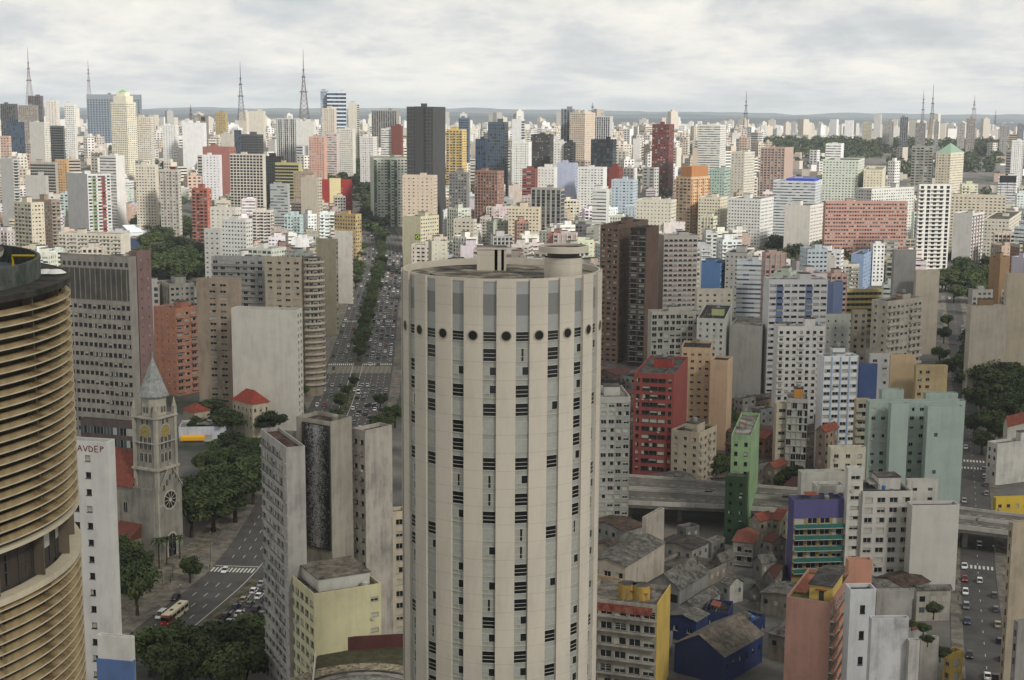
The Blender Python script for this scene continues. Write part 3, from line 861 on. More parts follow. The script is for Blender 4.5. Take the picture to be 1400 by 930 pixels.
hw.sort(key=lambda q: (not q[1], q[0]))
rest = MB(); cnt = 0
for (f, facing, A, d, n, Wd, zs, hh, k) in hw:
    M = Matrix(((d.x * Wd * 0.96, -n.x * 0.35, 0, A[0] + d.x * Wd * .02 + n.x * 0.27), (d.y * Wd * 0.96, -n.y * 0.35, 0, A[1] + d.y * Wd * .02 + n.y * 0.27), (0, 0, hh, zs), (0, 0, 0, 1)))
    u = rsH.random()
    me = DARKW if (f < 0 or u < 0.35) else (HALF if u < 0.47 else GREYW if u < .72 else SHUT)
    if facing and cnt < 98 and f < 11:
        part('window', me, HT_, M); cnt += 1
    elif facing or f % 2 == 0:
        i0 = len(rest.v)
        for v in me.vertices: rest.v.append(tuple(M @ v.co))
        for p in me.polygons:
            rest.f.append(tuple(i0 + q for q in p.vertices))
            mt = me.materials[p.material_index]
            rest.m.append([FRAME_W, GLASS_DARK, SHUT.materials[1], HALF.materials[1], DARKW.materials[1]].index(mt) if mt in (FRAME_W, GLASS_DARK, SHUT.materials[1], HALF.materials[1], DARKW.materials[1]) else 0)
stuff(rest.build('window', [FRAME_W, GLASS_DARK, SHUT.materials[1], HALF.materials[1], DARKW.materials[1]], HT_))
b = MB(); b.lathe([(HR - 0.6, HT - 1.5), (HR - 0.6, HT + .01), (HR - 0.36, HT + .01), (HR - 0.36, HT - .4)], 80); b.build('parapet', CREAM, HT_)
DECK = stained((0.17, 0.16, 0.145), (0.60, 0.57, 0.51), 0.22, 0.36, 0.64, c3=(0.38, 0.36, 0.33))
b = MB(); b.lathe([(HR - 0.55, HT - 1.4), (HR - 0.55, HT - 1.1)], 80); b.disc(HR - 0.58, HT - 1.02, 80); b.build('roof', DECK, HT_)
b = MB()
b.lathe([(HR - 4.8, HT - 1.0), (HR - 4.8, HT - .7), (HR - 4.5, HT - .7), (HR - 4.5, HT - 1.0)], 60, a0=math.pi * 1.05, a1=math.pi * 1.9)
b.box(-11.5, -4, -9.6, -9.2, HT - 1.0, HT - .6); b.build('roof_kerb', stained((0.12, 0.12, 0.11), (0.35, 0.33, 0.30), 0.5), HT_)
p = at_d(672, 361, 234) - HC
b = MB(); zt = at_d(672, 340, 234).z
b.box(p.x - 2.35, p.x + 0.5, p.y - 1.6, p.y + 2.4, HT - 1.45, zt); b.box(p.x + 1.0, p.x + 1.6, p.y - 1.6, p.y + 2.4, HT - 1.45, zt); b.box(p.x + 2.05, p.x + 2.4, p.y - 1.6, p.y + 2.4, HT - 1.45, zt)
b.box(p.x + .5, p.x + 2.05, p.y + 1.5, p.y + 2.2, HT - 1.45, zt, 1)
b.box(p.x - 2.45, p.x + 2.5, p.y - 1.75, p.y + 2.5, zt, zt + 0.32, 0, top=2); b.build('stair_house', [CREAM, FRAME_D, DECK], HT_)
p = at_d(770, 372, 222) - HC
zt, zl = at_d(770, 338, 222).z, at_d(770, 345, 222).z
b = MB(); b.lathe([(2.95, HT - 1.45), (2.95, zl - 0.7)], 40, p.x, p.y); tk = b.build('water_tank', CREAM, HT_, smooth=True)
b = MB(); b.lathe([(2.5, zl - 0.7), (2.5, zl + .3)], 32, p.x, p.y); b.build('tank_neck', FRAME_D, tk)
b = MB()
b.lathe([(2.9, zl), (3.85, zl + 0.1), (3.9, zt + 0.25), (3.6, zt + 0.3), (3.6, zt - 0.05)], 48, p.x, p.y); b.build('tank_rim', CREAM, tk)
b = MB(); b.disc(3.62, zt - 0.02, 40, p.x, p.y); b.build('tank_lid', DECK, tk)
BOXES.append((HC.x, HC.y, 18))
landmark('the round ribbed tower', 690, 500)

# ------------------------------------------------------------------ curved apartment building with sun-shades
KC, KR = Vector((-65.9, 128.0, 0)), 25.0
KT = at_d(88, 374, 136).z
K = empty('curved_building', KC, 0, 'curved apartment building wrapped in close rows of ochre horizontal sun-shades', 'building')
OCHRE = stained((0.38, 0.31, 0.21), (0.64, 0.57, 0.43), 0.30, .35, .6)
OCHRE2 = wall_mat((0.76, 0.71, 0.59), 0.3)
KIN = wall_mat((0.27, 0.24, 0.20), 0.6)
P_ = 0.97
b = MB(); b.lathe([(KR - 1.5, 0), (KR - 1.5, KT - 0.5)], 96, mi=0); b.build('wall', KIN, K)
sl = MB()      # a tilted shade: its outer lip hangs low
sl.lathe([(KR - .80, 0.37), (KR - 0.06, 0.10), (KR, 0.11), (KR, -0.01), (KR - 0.10, -0.01), (KR - .80, 0.30)], 128, mis=[0, 1, 1, 1, 0])
sl_me = sl.mesh('sunshade', [OCHRE, OCHRE2])
gap0 = at_d(60, 772, 124).z
levels = []
z = KT - 1.7
while z > 3:
    if not (gap0 - 1.4 < z < gap0 + 3.3): levels.append(z)
    z -= P_
for i, z in enumerate(levels[:98]): part('sunshade', sl_me, K, Matrix.Translation((0, 0, z)))
b = MB()
for z in levels[98:]: b.lathe([(KR - .95, z + 0.50), (KR - 0.06, z + 0.10), (KR, z + .11), (KR, z - .01), (KR - 0.10, z - 0.01), (KR - .95, z + 0.40)], 96, mis=[0, 1, 1, 1, 0])
stuff(b.build('sunshade', [OCHRE, OCHRE2], K))
b = MB()
for j in range(24):
    t = 2 * math.pi * (j + .35) / 24
    c_, s_ = math.cos(t), math.sin(t); n_ = Vector((-s_, c_, 0)) * 0.11
    i_, o_ = Vector((c_, s_, 0)) * (KR - 1.5), Vector((c_, s_, 0)) * (KR - 0.55)
    b.hull8([tuple(i_ - n_), tuple(o_ - n_), tuple(o_ + n_), tuple(i_ + n_)] + [(v.x, v.y, KT - 0.6) for v in (i_ - n_, o_ - n_, o_ + n_, i_ + n_)])
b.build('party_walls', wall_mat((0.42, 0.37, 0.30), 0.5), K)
b = MB(); b.lathe([(KR - 1.2, gap0 - 1.5), (KR + 0.06, gap0 - 1.5), (KR + 0.06, gap0 - 0.9), (KR - 1.2, gap0 - 0.9)], 96)
b.lathe([(KR - 1.2, gap0 + 3.1), (KR + 0.06, gap0 + 3.1), (KR + 0.06, gap0 + 3.4), (KR - 1.2, gap0 + 3.4)], 96); b.build('service_floor', OCHRE2, K)
for j in range(40):
    t = 2 * math.pi * (j + .5) / 40
    if math.sin(t) > 0.5: continue
    M = Matrix.Rotation(t + math.pi / 2, 4, 'Z') @ Matrix.Translation((-1.1, -(KR - 1.3), gap0 - 0.8)) @ Matrix.Diagonal((2.2, 0.3, 3.2, 1))
    part('window', win_mesh('quad' if j % 3 else 'half', FRAME_D), K, M)
for lv in range(0, 12):
    pass
KDECK = stained((0.13, 0.13, 0.12), (0.27, 0.265, 0.24), 0.4)
KEDGE = stained((0.30, .28, .24), (.46, .43, .36), .4)
b = MB(); b.lathe([(KR - 1.5, KT - 0.55), (KR + 0.05, KT - 0.55), (KR + 0.05, KT), (KR - 0.3, KT + 0.02)], 96); b.disc(KR - 0.28, KT - 0.02, 96); b.build('roof', KDECK, K)
b = MB(); b.lathe([(22.4, KT - .02), (22.4, KT + 1.85), (22.1, KT + 1.85), (22.1, KT + .1)], 96); rg = b.build('roof_ring', stained((0.23, 0.26, 0.24), (0.36, 0.38, 0.35), 0.6), K)
b = MB(); b.disc(22.1, KT + 0.12, 64); b.build('upper_deck', stained((0.26, 0.30, 0.34), (0.40, 0.43, 0.45), 0.5), K)
b = MB(); b.lathe([(16.2, KT), (16.2, KT + 1.6), (19.1, KT + 2.0), (19.2, KT + 2.5), (18.0, KT + 3.0)], 80, mis=[0, 1, 1, 2]); b.lathe([(16.6, KT + 3.0), (16.4, KT + 5.2)], 80, mi=3); b.disc(18.0, KT + 3.0, 64, mi=2); b.disc(16.4, KT + 5.2, 64, mi=2)
b.build('roof_drum', [wall_mat((0.6, 0.57, 0.5), .6), wall_mat((0.74, 0.71, 0.64), .4), stained((0.22, 0.20, 0.19), (0.38, 0.34, 0.32), .5), wall_mat((0.42, 0.40, 0.38), .6)], K)
q0, q1 = at_d(18, 366, 139.5) - KC, at_d(55, 361, 137) - KC
b = MB(); b.tube([(q0.x, q0.y, KT + 1.3), (q1.x, q1.y, KT + 1.55)], [0.13, 0.13], 6); b.tube([(q0.x, q0.y, KT + .1), (q0.x, q0.y, KT + 1.3)], [0.12, 0.12], 6)
b.lathe([(19.9, KT + 0.55), (20.1, KT + 0.55), (20.1, KT + 0.75), (19.9, KT + .75)], 60, a0=-1.2, a1=0.1)
gan = b.build('window_cleaning_gantry', plain((0.78, 0.66, 0.13), 0.5, name='yellow_paint')); gan.location = KC
tag(gan, 'yellow window-cleaning gantry arm on the curved building roof', 'gantry')
for (x, y) in ((76, 376), (62, 388)):
    q = at_d(x, y, 135.5); b = MB(); b.lathe([(0.01, .42), (.5, .38), (.95, .12), (1.0, .05)], 20, mi=0)
    o = b.build('satellite_dish', WHITE, None, (q.x, q.y, KT + 0.05), smooth=True)
    tag(o, 'white dish lying on the dark rim of the curved building roof, ' + ('the farther of two' if x > 70 else 'the nearer of two'), 'dish')
BOXES.append((KC.x, KC.y, 24))
landmark('the curved building with sun-shades', 60, 600)

# ------------------------------------------------------------------ stone church with a clock tower
STONE = wall_mat((0.56, 0.54, 0.49), 0.7)
STONE_L = wall_mat((0.68, 0.65, 0.58), 0.6)
SLATE = stained((0.46, 0.47, 0.46), (0.60, 0.61, 0.60), 0.8)
cc = at_d(219, 772, 436); CA = R(62)
CH = empty('church', (cc.x, cc.y, 0), CA, 'grey stone church with tall clock tower, pointed spire and red tiled nave roof', 'church')
def zrow(v, D=438): return at_d(219, v, D).z
zL1, zSh, zOct, zSp, zTip = zrow(641), zrow(569), zrow(566), zrow(543), zrow(488, 441)
TW = 8.6
def arch(b, x0, x1, z0, z1, y, mi, n=8, dep=0.0):
    r = (x1 - x0) / 2; cx = (x0 + x1) / 2
    pts = [(x0, y, z0), (x1, y, z0)] + [(cx + r * math.cos(math.pi * i / n), y, z1 - r + r * math.sin(math.pi * i / n)) for i in range(n + 1)]
    b.poly(pts, mi)
def arch_part(name, parent, M, w_, h_, mats_, ring=0.22):
    b = MB()
    arch(b, -w_ / 2 - ring, w_ / 2 + ring, -0.1, h_ + ring, 0.0, 0); arch(b, -w_ / 2, w_ / 2, 0, h_, -0.06, 1)
    b.box(-0.05, 0.05, -0.1, -0.065, 0, h_ - 0.1, 0)
    return b.build(name, mats_, parent).__setattr__('matrix_basis', M)
FR = lambda x, z, y=-0.05: Matrix.Translation((x, y, z))
LF = lambda y, z, x=-0.05: Matrix.Translation((x, y, z)) @ Matrix.Rotation(-math.pi / 2, 4, 'Z')
b = MB(); b.box(0, TW, 0, TW, 0, zSh, 0)
for (x, y) in ((0, 0), (TW, 0), (0, TW), (TW, TW)): b.box(x - .55, x + .55, y - .55, y + .55, 0, zSh - 1.0, 1)
tw = b.build('tower', [STONE, STONE_L], CH)
for (z, e, h) in ((zL1, 1.0, .7), (zSh - 0.5, .8, .5), (zL1 + 8.3, .64, .3), (zrow(690), .64, .4)):
    b = MB(); b.box(-e, TW + e, -e, TW + e, z - h / 2, z + h / 2); b.build('cornice', STONE_L, CH)
b = MB(); b.lathe([(4.0, zSh), (4.0, zSp)], 8, TW / 2, TW / 2, a0=R(22.5), a1=R(382.5)); b.build('belfry', STONE_L, CH)
b = MB(); b.lathe([(4.9, zSp - 0.2), (4.95, zSp + 0.1), (2.6, zSp + (zTip - zSp) * .48), (0.25, zTip - .6), (0.02, zTip)], 8, TW / 2, TW / 2, a0=R(22.5), a1=R(382.5))
b.tube([(TW / 2, TW / 2, zTip - .3), (TW / 2, TW / 2, zTip + 1.6)], [.12, .06], 5); b.build('spire', SLATE, CH)
for (x, y) in ((0, 0), (TW, 0), (0, TW), (TW, TW)):
    b = MB(); b.box(x - .6, x + .6, y - .6, y + .6, zSh - .3, zSh + 2.2); b.lathe([(.85, zSh + 2.2), (.05, zSh + 5.2)], 6, x, y); b.build('pinnacle', [STONE_L], CH)
GOLD = plain((0.58, 0.52, 0.30), 0.5, vary=.15, scale=3, name='clock_gold')
for M in (FR(TW / 2, zSh - 5.0, -.12), LF(TW / 2, zSh - 5.0, -.12)):
    b = MB()
    ringp = [(2.0 * math.cos(i * math.pi / 12), 2.0 * math.sin(i * math.pi / 12)) for i in range(24)]
    b.poly([(x, 0, z) for x, z in ringp], 0); b.poly([(x * 1.15, .05, z * 1.15) for x, z in ringp], 1)
    for i in range(12):
        t = i * math.pi / 6; c_, s_ = math.sin(t), math.cos(t)
        b.poly([(1.45 * c_ - .07 * s_, -.03, 1.45 * s_ + .07 * c_), (1.45 * c_ + .07 * s_, -.03, 1.45 * s_ - .07 * c_), (1.85 * c_ + .07 * s_, -.03, 1.85 * s_ - .07 * c_), (1.85 * c_ - .07 * s_, -.03, 1.85 * s_ + .07 * c_)], 2)
    o = b.build('clock', [GOLD, STONE_L, FRAME_D], CH); o.matrix_basis = M
    h = MB()
    for (t, ln) in ((R(62), 1.3), (R(245), 1.7)):
        c_, s_ = math.sin(t), math.cos(t); h.poly([(-.09 * s_, -.06, .09 * c_), (.09 * s_, -.06, -.09 * c_), (ln * c_, -.06, ln * s_)], 0)
    h.build('clock_hand', [FRAME_D], o)
GL = [STONE_L, GLASS_DARK]
for k in (-1, 0, 1):
    for mk_ in (FR, LF):
        arch_part('arch_window', CH, mk_(TW / 2 + k * 1.75, zL1 + 2.2), 1.05, 2.8, GL); arch_part('arch_window', CH, mk_(TW / 2 + k * 1.75, zL1 + 6.2), 1.05, 4.2, GL)
        if k: arch_part('arch_window', CH, mk_(TW / 2 + k * 1.0, zSh - 2.6), .9, 1.5, GL)
for k in range(8):
    t = R(45 * k); rr = 4.0 * math.cos(R(22.5)) + .04
    for s_ in (-.6, .6):
        M = Matrix.Translation((TW / 2, TW / 2, 0)) @ Matrix.Rotation(t, 4, 'Z') @ Matrix.Translation((s_, -rr, zSh + .9)); arch_part('arch_window', CH, M, .7, 1.9, GL, .1)
# the front gable with the rose window, nave and aisle
FWd, NL = 9.8, 44.0
zE, zR_ = zrow(667), zrow(625)
b = MB(); b.box(-1.6, FWd, 0.6, NL, 0, zE, 0)
b.poly([(-1.6, .6, zE), (FWd, .6, zE), (FWd / 2 - .8, .6, zR_)]); b.poly([(FWd, NL, zE), (-1.6, NL, zE), (FWd / 2 - .8, NL, zR_)])
b.build('nave', [STONE], CH)
b = MB()
for x in (-2.2, FWd + .6):
    q = [(x, TW, zE - .3), (x, NL + .4, zE - .3), (FWd / 2 - .8, NL + .4, zR_ + .1), (FWd / 2 - .8, TW, zR_ + .1)]
    b.hull8(q + [(a_, b_, c_ + .2) for a_, b_, c_ in q])
b.build('nave_roof', tile_mat((0.60, 0.27, 0.19)), CH)
for k in range(5):
    y = 12 + k * 6.5
    arch_part('arch_window', CH, LF(y, zE - 8.5, -1.66), 1.5, 3.4, GL)
    b = MB(); b.box(-2.6, -1.55, y + 2.6, y + 3.6, 0, zE - 2.0); b.build('buttress', STONE, CH)
for y in (2.6, 5.2):
    arch_part('arch_window', CH, LF(y, zrow(688), -.6), 1.5, 4.6, GL, .3); arch_part('arch_window', CH, LF(y, zrow(722), -.6), 1.5, 3.6, GL, .3)
b = MB(); ax = -9.0; za = zrow(735); b.box(ax, -1.6, 6, 36, 0, za, 0); b.build('aisle', [STONE], CH)
b = MB(); q = [(ax - .4, 5.4, za - .1), (-1.5, 5.4, za + 4.4), (-1.5, 36.4, za + 4.4), (ax - .4, 36.4, za - .1)]
b.hull8(q + [(x, y, z + .25) for x, y, z in q]); b.poly([(ax, 6, za), (-1.6, 6, za), (-1.6, 6, za + 4.3)]); b.build('aisle_roof', tile_mat((0.50, 0.22, 0.16)), CH)
for k in range(3): arch_part('arch_window', CH, LF(10 + 8 * k, 2.5, ax - .05), 1.6, 4, GL)
arch_part('doorway', CH, FR(-5.2, 0, 5.94), 2.6, 6, GL, .3)
RZ = zrow(690, 434)
b = MB()
for (r_, y, mi) in ((3.3, -.62, 0), (2.7, -.66, 1), (0.6, -.70, 0)): b.poly([(FWd / 2 + r_ * math.cos(i * math.pi / 14), y, RZ + r_ * math.sin(i * math.pi / 14)) for i in range(28)], mi)
for i in range(10):
    t = i * math.pi / 5; c_, s_ = math.cos(t), math.sin(t)
    b.poly([(FWd / 2 + .5 * c_ - .1 * s_, -.69, RZ + .5 * s_ + .1 * c_), (FWd / 2 + .5 * c_ + .1 * s_, -.69, RZ + .5 * s_ - .1 * c_), (FWd / 2 + 2.7 * c_ + .1 * s_, -.69, RZ + 2.7 * s_ - .1 * c_), (FWd / 2 + 2.7 * c_ - .1 * s_, -.69, RZ + 2.7 * s_ + .1 * c_)], 0)
b.box(0, FWd + .6, -.6, .6, 0, zE - 1, 2); b.poly([(-.2, -.58, zE - 1), (FWd + .8, -.58, zE - 1), (FWd / 2 + .3, -.58, zE + 7)], 2)
for s_ in (-1, 1):
    x0, x1 = FWd / 2 + .3, FWd / 2 + .3 + s_ * (FWd / 2 + .6); q = [(x0, -.8, zE + 7.3), (x1, -.8, zE - .9), (x1, -.8, zE - .3), (x0, -.8, zE + 8)]
    b.poly(q if s_ < 0 else q[::-1], 0)
b.build('rose_window', [STONE_L, GLASS_DARK, STONE], CH)
for k in range(7):
    arch_part('arch_window', CH, FR(2.2 + 1.4 * k, zE - 1.6 + 5.2 * (1 - abs(k - 3) / 3.4), -.66), .8, 2.0, GL, .12)
arch_part('doorway', CH, FR(FWd / 2 + .3, 0, -.66), 3.4, 7.5, GL, .7)
BOXES.append((cc.x - 10, cc.y + 22, 26))
landmark('the stone church', 212, 640)
# ------------------------------------------------------------------ named buildings, near ones first
B = building
W_, CRM, GRY, BEI = (0.84, 0.83, 0.80), (0.80, 0.76, 0.66), (0.60, 0.59, 0.56), (0.72, 0.66, 0.57)
def lm(o, text, px, py): landmark(text, px, py); return o
# white slab behind the curved building
o = lm(B('apartment_slab', 'narrow white end wall with red graffiti near its top, beside the ochre curved building', 'building', 92, 146, 157, 605, 235, 78, (0.79, 0.785, 0.76), dirt=.3,
    L=G(bay=2.6, fl=2.95, w=.42, h=.36, skip=lambda i, k, nb, nf: i not in (int(nb * .42), int(nb * .42) - 1)), near=True, house=0, roof=ROOF_DARK, frame=FRAME_D, dr=7, cap=80), 'the narrow white slab', 140, 720)
wl0, wr0, zt0, g0 = DIMS[o.name]
b = MB(); rs = random.Random(3)
def scribble(b, glyphs, x, z, s, th=.16):
    for g in glyphs:
        for (p, q) in g:
            p, q = Vector((x + p[0] * s, 0, z + p[1] * s)), Vector((x + q[0] * s, 0, z + q[1] * s)); n = Vector((-(q - p).z, 0, (q - p).x)).normalized() * th * s * .5
            b.quad(tuple(p - n), tuple(q - n), tuple(q + n), tuple(p + n))
        x += s * 1.05
A_ = [((0, 0), (.4, 1)), ((.4, 1), (.8, 0)), ((.15, .4), (.65, .4))]
V_ = [((0, 1), (.4, 0)), ((.4, 0), (.8, 1))]
D_ = [((0, 0), (0, 1)), ((0, 1), (.7, .6)), ((.7, .6), (.6, .1)), ((.6, .1), (0, 0))]
E_ = [((0, 0), (0, 1)), ((0, 1), (.6, 1)), ((0, .5), (.5, .5)), ((0, 0), (.6, 0))]
R__ = [((0, 0), (0, 1)), ((0, 1), (.6, .8)), ((.6, .8), (0, .5)), ((0, .5), (.7, 0))]
P__ = [((0, 0), (0, 1)), ((0, 1), (.6, .8)), ((.6, .8), (0, .5))]
H_ = [((0, 0), (0, 1)), ((.6, 0), (.6, 1)), ((0, .5), (.6, .5))]
I_ = [((.3, 0), (.3, 1)), ((.1, 1), (.5, 1))]
scribble(b, [A_, V_, D_, E_, P__], 0, 0, 1.0)
gr = b.build('graffiti', plain((0.42, 0.16, 0.14), .8, name='red_spray'), o); gr.matrix_basis = Matrix.Translation((-.03, min(wl0, 5.4), zt0 - 1.75)) @ Matrix.Rotation(-math.pi / 2, 4, 'Z')
B('annex', '', '', 133, 180, 184, 872, 222, 78, (0.80, 0.79, 0.76), into=o, house=0, roof=ROOF_PALE, dr=7, dirt=.3)
B('annex', '', '', 132, 181, 185, 905, 221.6, 78, (0.32, 0.44, 0.66), into=o, house=0, roof=ROOF_PALE, dr=8, dirt=.3)
# grey office and its pink service tower
o = lm(B('office_tower', 'grey concrete office tower with rows of small dark windows beside the church spire', 'office', 84, 176, 186, 352, 590, 72, (0.60, 0.575, 0.53), near=True, dr=16,
    L=G(bay=2.35, fl=4.05, w=.72, h=.44, sill=.34, rec=.35, top=19.5, skip=None), roof=ROOF_DARK, dirt=.45, cap=95, frame=FRAME_D, kinds=('plain', 'plain', 'plain', 'open', 'half'), house=0), 'the grey office tower', 135, 470)
wl0, wr0, zt0, g0 = DIMS[o.name]
b = MB()
for i in range(13):
    y = wl0 * (i + .5) / 13; b.box(-.35, -.02, y - .16, y + .16, zt0 - 18.5, zt0 - 5)
b.box(-.1, -.01, .3, wl0 - .3, zt0 - 18.3, zt0 - 5.2, 1)
b.build('louvre_screen', [wall_mat((0.56, 0.53, 0.47), .5), wall_mat((0.34, 0.325, 0.30), .6)], o)
b = MB()
for i in range(13):
    y = wl0 * (i + .5) / 13; b.box(-.06, .3, y - .7, y + .7, zt0 - 4.2, zt0 - 2.5)
b.build('roof_opening', GLASS_DARK, o)
B('service', '', '', 176, 187, 206, 344, 596, 62, (0.55, 0.42, 0.40), into=o, house=0, dl=14, Rr=G(bay=5, fl=4.05, w=.14, h=.2))
B('service', '', '', 82, 92, 94, 346, 612, 72, (0.58, 0.46, 0.44), into=o, house=0, dl=8, dr=8)
B('podium', '', '', 110, 186, 192, 578, 575, 72, (0.36, 0.30, 0.29), into=o, house=0, dr=18, L=S(fl=5, h=.6, sill=.1))
# orange block with receding balconies
lm(B('apartment_block', 'salmon orange apartment block whose long side of bays recedes beside the grey office tower', 'building', 210, 240, 269, 422, 700, 55, (0.78, 0.50, 0.38), near=True, dirt=.35,
    L=G(bay=4.5, fl=3.4, w=.18, h=.3), Rr=G(bay=5.5, fl=3.4, w=.7, h=.4, balc=(1.0, 1.0, 0, (1, 0))), hcol=(0.75, .45, .36), roof=ROOF_PALE), 'the salmon orange block', 238, 470)
B('school_building', 'long low cream school with a red tiled roof behind the salmon orange block', 'school', 196, 200, 285, 402, 1080, 4, (0.82, 0.78, 0.70), Rr=G(bay=3, fl=3.6, w=.6, h=.5), near=False, gable=('R', 3.0), roof=tile_mat((0.62, 0.30, 0.24)), dl=12, dirt=.2)
lm(B('apartment_tower', 'beige brown apartment tower with paired dark windows beside the blank white wall', 'building', 268, 326, 330, 382, 640, 82, (0.66, 0.58, 0.49), near=True, dr=20, dirt=.5,
    L=G(bay=4.6, fl=2.95, w=.62, h=.36, skip=lambda i, k, nb, nf: i == 0 or i == nb - 1), Rr=BLANK, cap=60), 'the beige brown tower', 298, 450)
o = lm(B('apartment_building', 'large blank whitewashed party wall in front of the rounded apartment block', 'building', 316, 406, 413, 424, 622, 80, (0.82, 0.80, 0.75), near=True, dr=16, dirt=.25, house=0, roof=ROOF,
    Rr=G(bay=3, fl=3, w=.6, h=.5), cap=40), 'the blank whitewashed wall', 360, 490)
o = lm(B('apartment_building', 'wide beige apartment building with a rounded balcony corner facing the avenue', 'building', 362, 411, 413, 352, 700, 84, (0.72, 0.66, 0.56), near=True, dr=26, dirt=.4,
    L=G(bay=4.4, fl=3.05, w=.55, h=.36), clutter=4, cap=60, roof=ROOF), 'the rounded apartment block', 400, 420)
wl0, wr0, zt0, g0 = DIMS[o.name]
b = MB(); rr = 6.5
for f in range(int(zt0 / 3.05)):
    z = zt0 - 3.05 * (f + 1)
    if z < 6: break
    bb = MB(); bb.lathe([(rr + .1, z), (rr + .1, z + 1.0), (rr - .1, z + 1.0), (rr - .1, z + .15)], 20, 7.0, -3.5, a0=R(-200), a1=R(60)); bb.build('curved_balcony', wall_mat((0.76, .71, .62), .4), o)
b = MB(); b.lathe([(rr - 1.2, 0), (rr - 1.2, zt0 - .6)], 24, 7.0, -3.5); b.disc(rr - 1.2, zt0 - .6, 24, 7.0, -3.5, 1); b.build('corner_drum', [wall_mat((0.62, 0.56, 0.47), .5), ROOF], o)
for f in range(int(zt0 / 3.05) - 1):
    for t in (-190, -168, -146, -124, -102, -80):
        if f < 12:
            c_, s_ = math.cos(R(t)), math.sin(R(t))
            M = Matrix.Translation((7.0 + (rr - 1.1) * c_, -3.5 + (rr - 1.1) * s_, zt0 - 3.05 * (f + 1) + .9)) @ Matrix.Rotation(R(t) + math.pi / 2, 4, 'Z') @ Matrix.Diagonal((1.7, .2, 1.5, 1)) @ Matrix.Translation((-.5, -.6, 0))
            part('window', win_mesh(rs.choice(('plain', 'open', 'half')), FRAME_W), o, M)
lm(B('apartment_building', 'pale grey apartment slab with long balcony rows beside the beige rounded block', 'building', 289, 360, 364, 352, 712, 82, (0.66, 0.655, 0.64), near=True, dr=20, dirt=.4,
    L=G(bay=4.0, fl=3.05, w=.6, h=.5, balc=(1.0, .9, 1, None)), cap=60, clutter=4, roof=ROOF_DARK), 'the pale grey balcony slab', 325, 380)
lm(B('apartment_slab', 'olive beige blank end wall of a slab above the avenue trees', 'building', 432, 459, 462, 327, 900, 76, (0.60, 0.57, 0.46), dr=26, dirt=.3, Rr=G(bay=3, fl=3, w=.6, h=.45)), 'the olive end wall', 446, 380)
lm(B('apartment_slab', 'off-white blank end wall of a slab standing closest to the avenue', 'building', 457, 481, 482, 316, 1040, 78, (0.78, 0.76, 0.71), dr=26, dirt=.3, Rr=G(bay=3, fl=3, w=.6, h=.45)), 'the off-white end wall', 470, 350)
lm(B('office_block', 'ochre yellow building with brick red setback roof at the avenue bend', 'building', 457, 486, 494, 293, 1270, 60, (0.72, 0.60, 0.36), L=G(bay=3, fl=3.2), Rr=G(bay=3, fl=3.2, w=.6, h=.4)), 'the ochre yellow building', 477, 300)
# mural tower group
MU = lm(B('mural_tower', 'stained grey concrete tower block carrying a tall black and white mural panel', 'building', 405, 452, 481, 577, 326, 56, (0.62, 0.59, 0.53), near=True, house=0, roof=stained((0.17, 0.14, 0.12), (0.34, 0.29, 0.25), .4), dirt=.5), 'the mural tower', 440, 660)
wl0, wr0, zt0, g0 = DIMS[MU.name]
y0, y1 = wl0 * .045, wl0 * .80
mm, mt, mbs = base_mat('mural_paint')      # black ground, a ragged pale figure down the middle, marks thinning to the sides
L_ = mt.links.new
tcn = mt.nodes.new('ShaderNodeTexCoord'); sx = mt.nodes.new('ShaderNodeSeparateXYZ'); L_(tcn.outputs['Object'], sx.inputs[0])
def mmath(op, a, b=None):
    n_ = mt.nodes.new('ShaderNodeMath'); n_.operation = op
    for q, v in enumerate((a, b)):
        if v is None: continue
        if isinstance(v, (int, float)): n_.inputs[q].default_value = v
        else: L_(v, n_.inputs[q])
    return n_.outputs[0]
n = mt.nodes.new('ShaderNodeTexNoise'); n.inputs['Scale'].default_value = 1.7; n.inputs['Detail'].default_value = 9; n.inputs['Roughness'].default_value = .78; n.inputs['Distortion'].default_value = 1.6
L_(tcn.outputs['Object'], n.inputs['Vector'])
wig = mt.nodes.new('ShaderNodeTexNoise'); wig.inputs['Scale'].default_value = .22; wig.inputs['Detail'].default_value = 3; L_(tcn.outputs['Object'], wig.inputs['Vector'])
dy = mmath('ABSOLUTE', mmath('SUBTRACT', sx.outputs[1], mmath('ADD', (y0 + y1) / 2 - 1.2, mmath('MULTIPLY', wig.outputs[0], 2.4))))
envl = mmath('MAXIMUM', mmath('SUBTRACT', 1.0, mmath('MULTIPLY', dy, .30)), 0.0)
v = mmath('ADD', mmath('MULTIPLY', n.outputs[0], 1.0), mmath('MULTIPLY', envl, .13))
r_ = mt.nodes.new('ShaderNodeValToRGB'); r_.color_ramp.elements[0].position = .555; r_.color_ramp.elements[0].color = (.008, .0085, .009, 1); r_.color_ramp.elements[1].position = .63; r_.color_ramp.elements[1].color = (.36, .36, .35, 1)
L_(v, r_.inputs[0]); L_(r_.outputs[0], mbs.inputs['Base Color']); mbs.inputs['Roughness'].default_value = .6
MURB = plain((0.07, 0.07, 0.075), .6, name='mural_black', vary=.3, scale=1)
MURW = plain((0.58, 0.575, 0.56), .7, name='mural_white', vary=.4, scale=2)
y0, y1 = wl0 * .045, wl0 * .80
zb_ = 140 - 322 * 0.3
zb_ = at_d(418, 745, 330).z - g0
b = MB(); b.box(-.16, -.02, y0, y1, zb_, zt0 - 1.2, 0)
for (a0, a1, c0, c1) in ((y0 - .25, y0, zb_ - .2, zt0 - 1.0), (y1, y1 + .25, zb_ - .2, zt0 - 1.0)): b.box(-.28, -.01, a0, a1, c0, c1, 2)
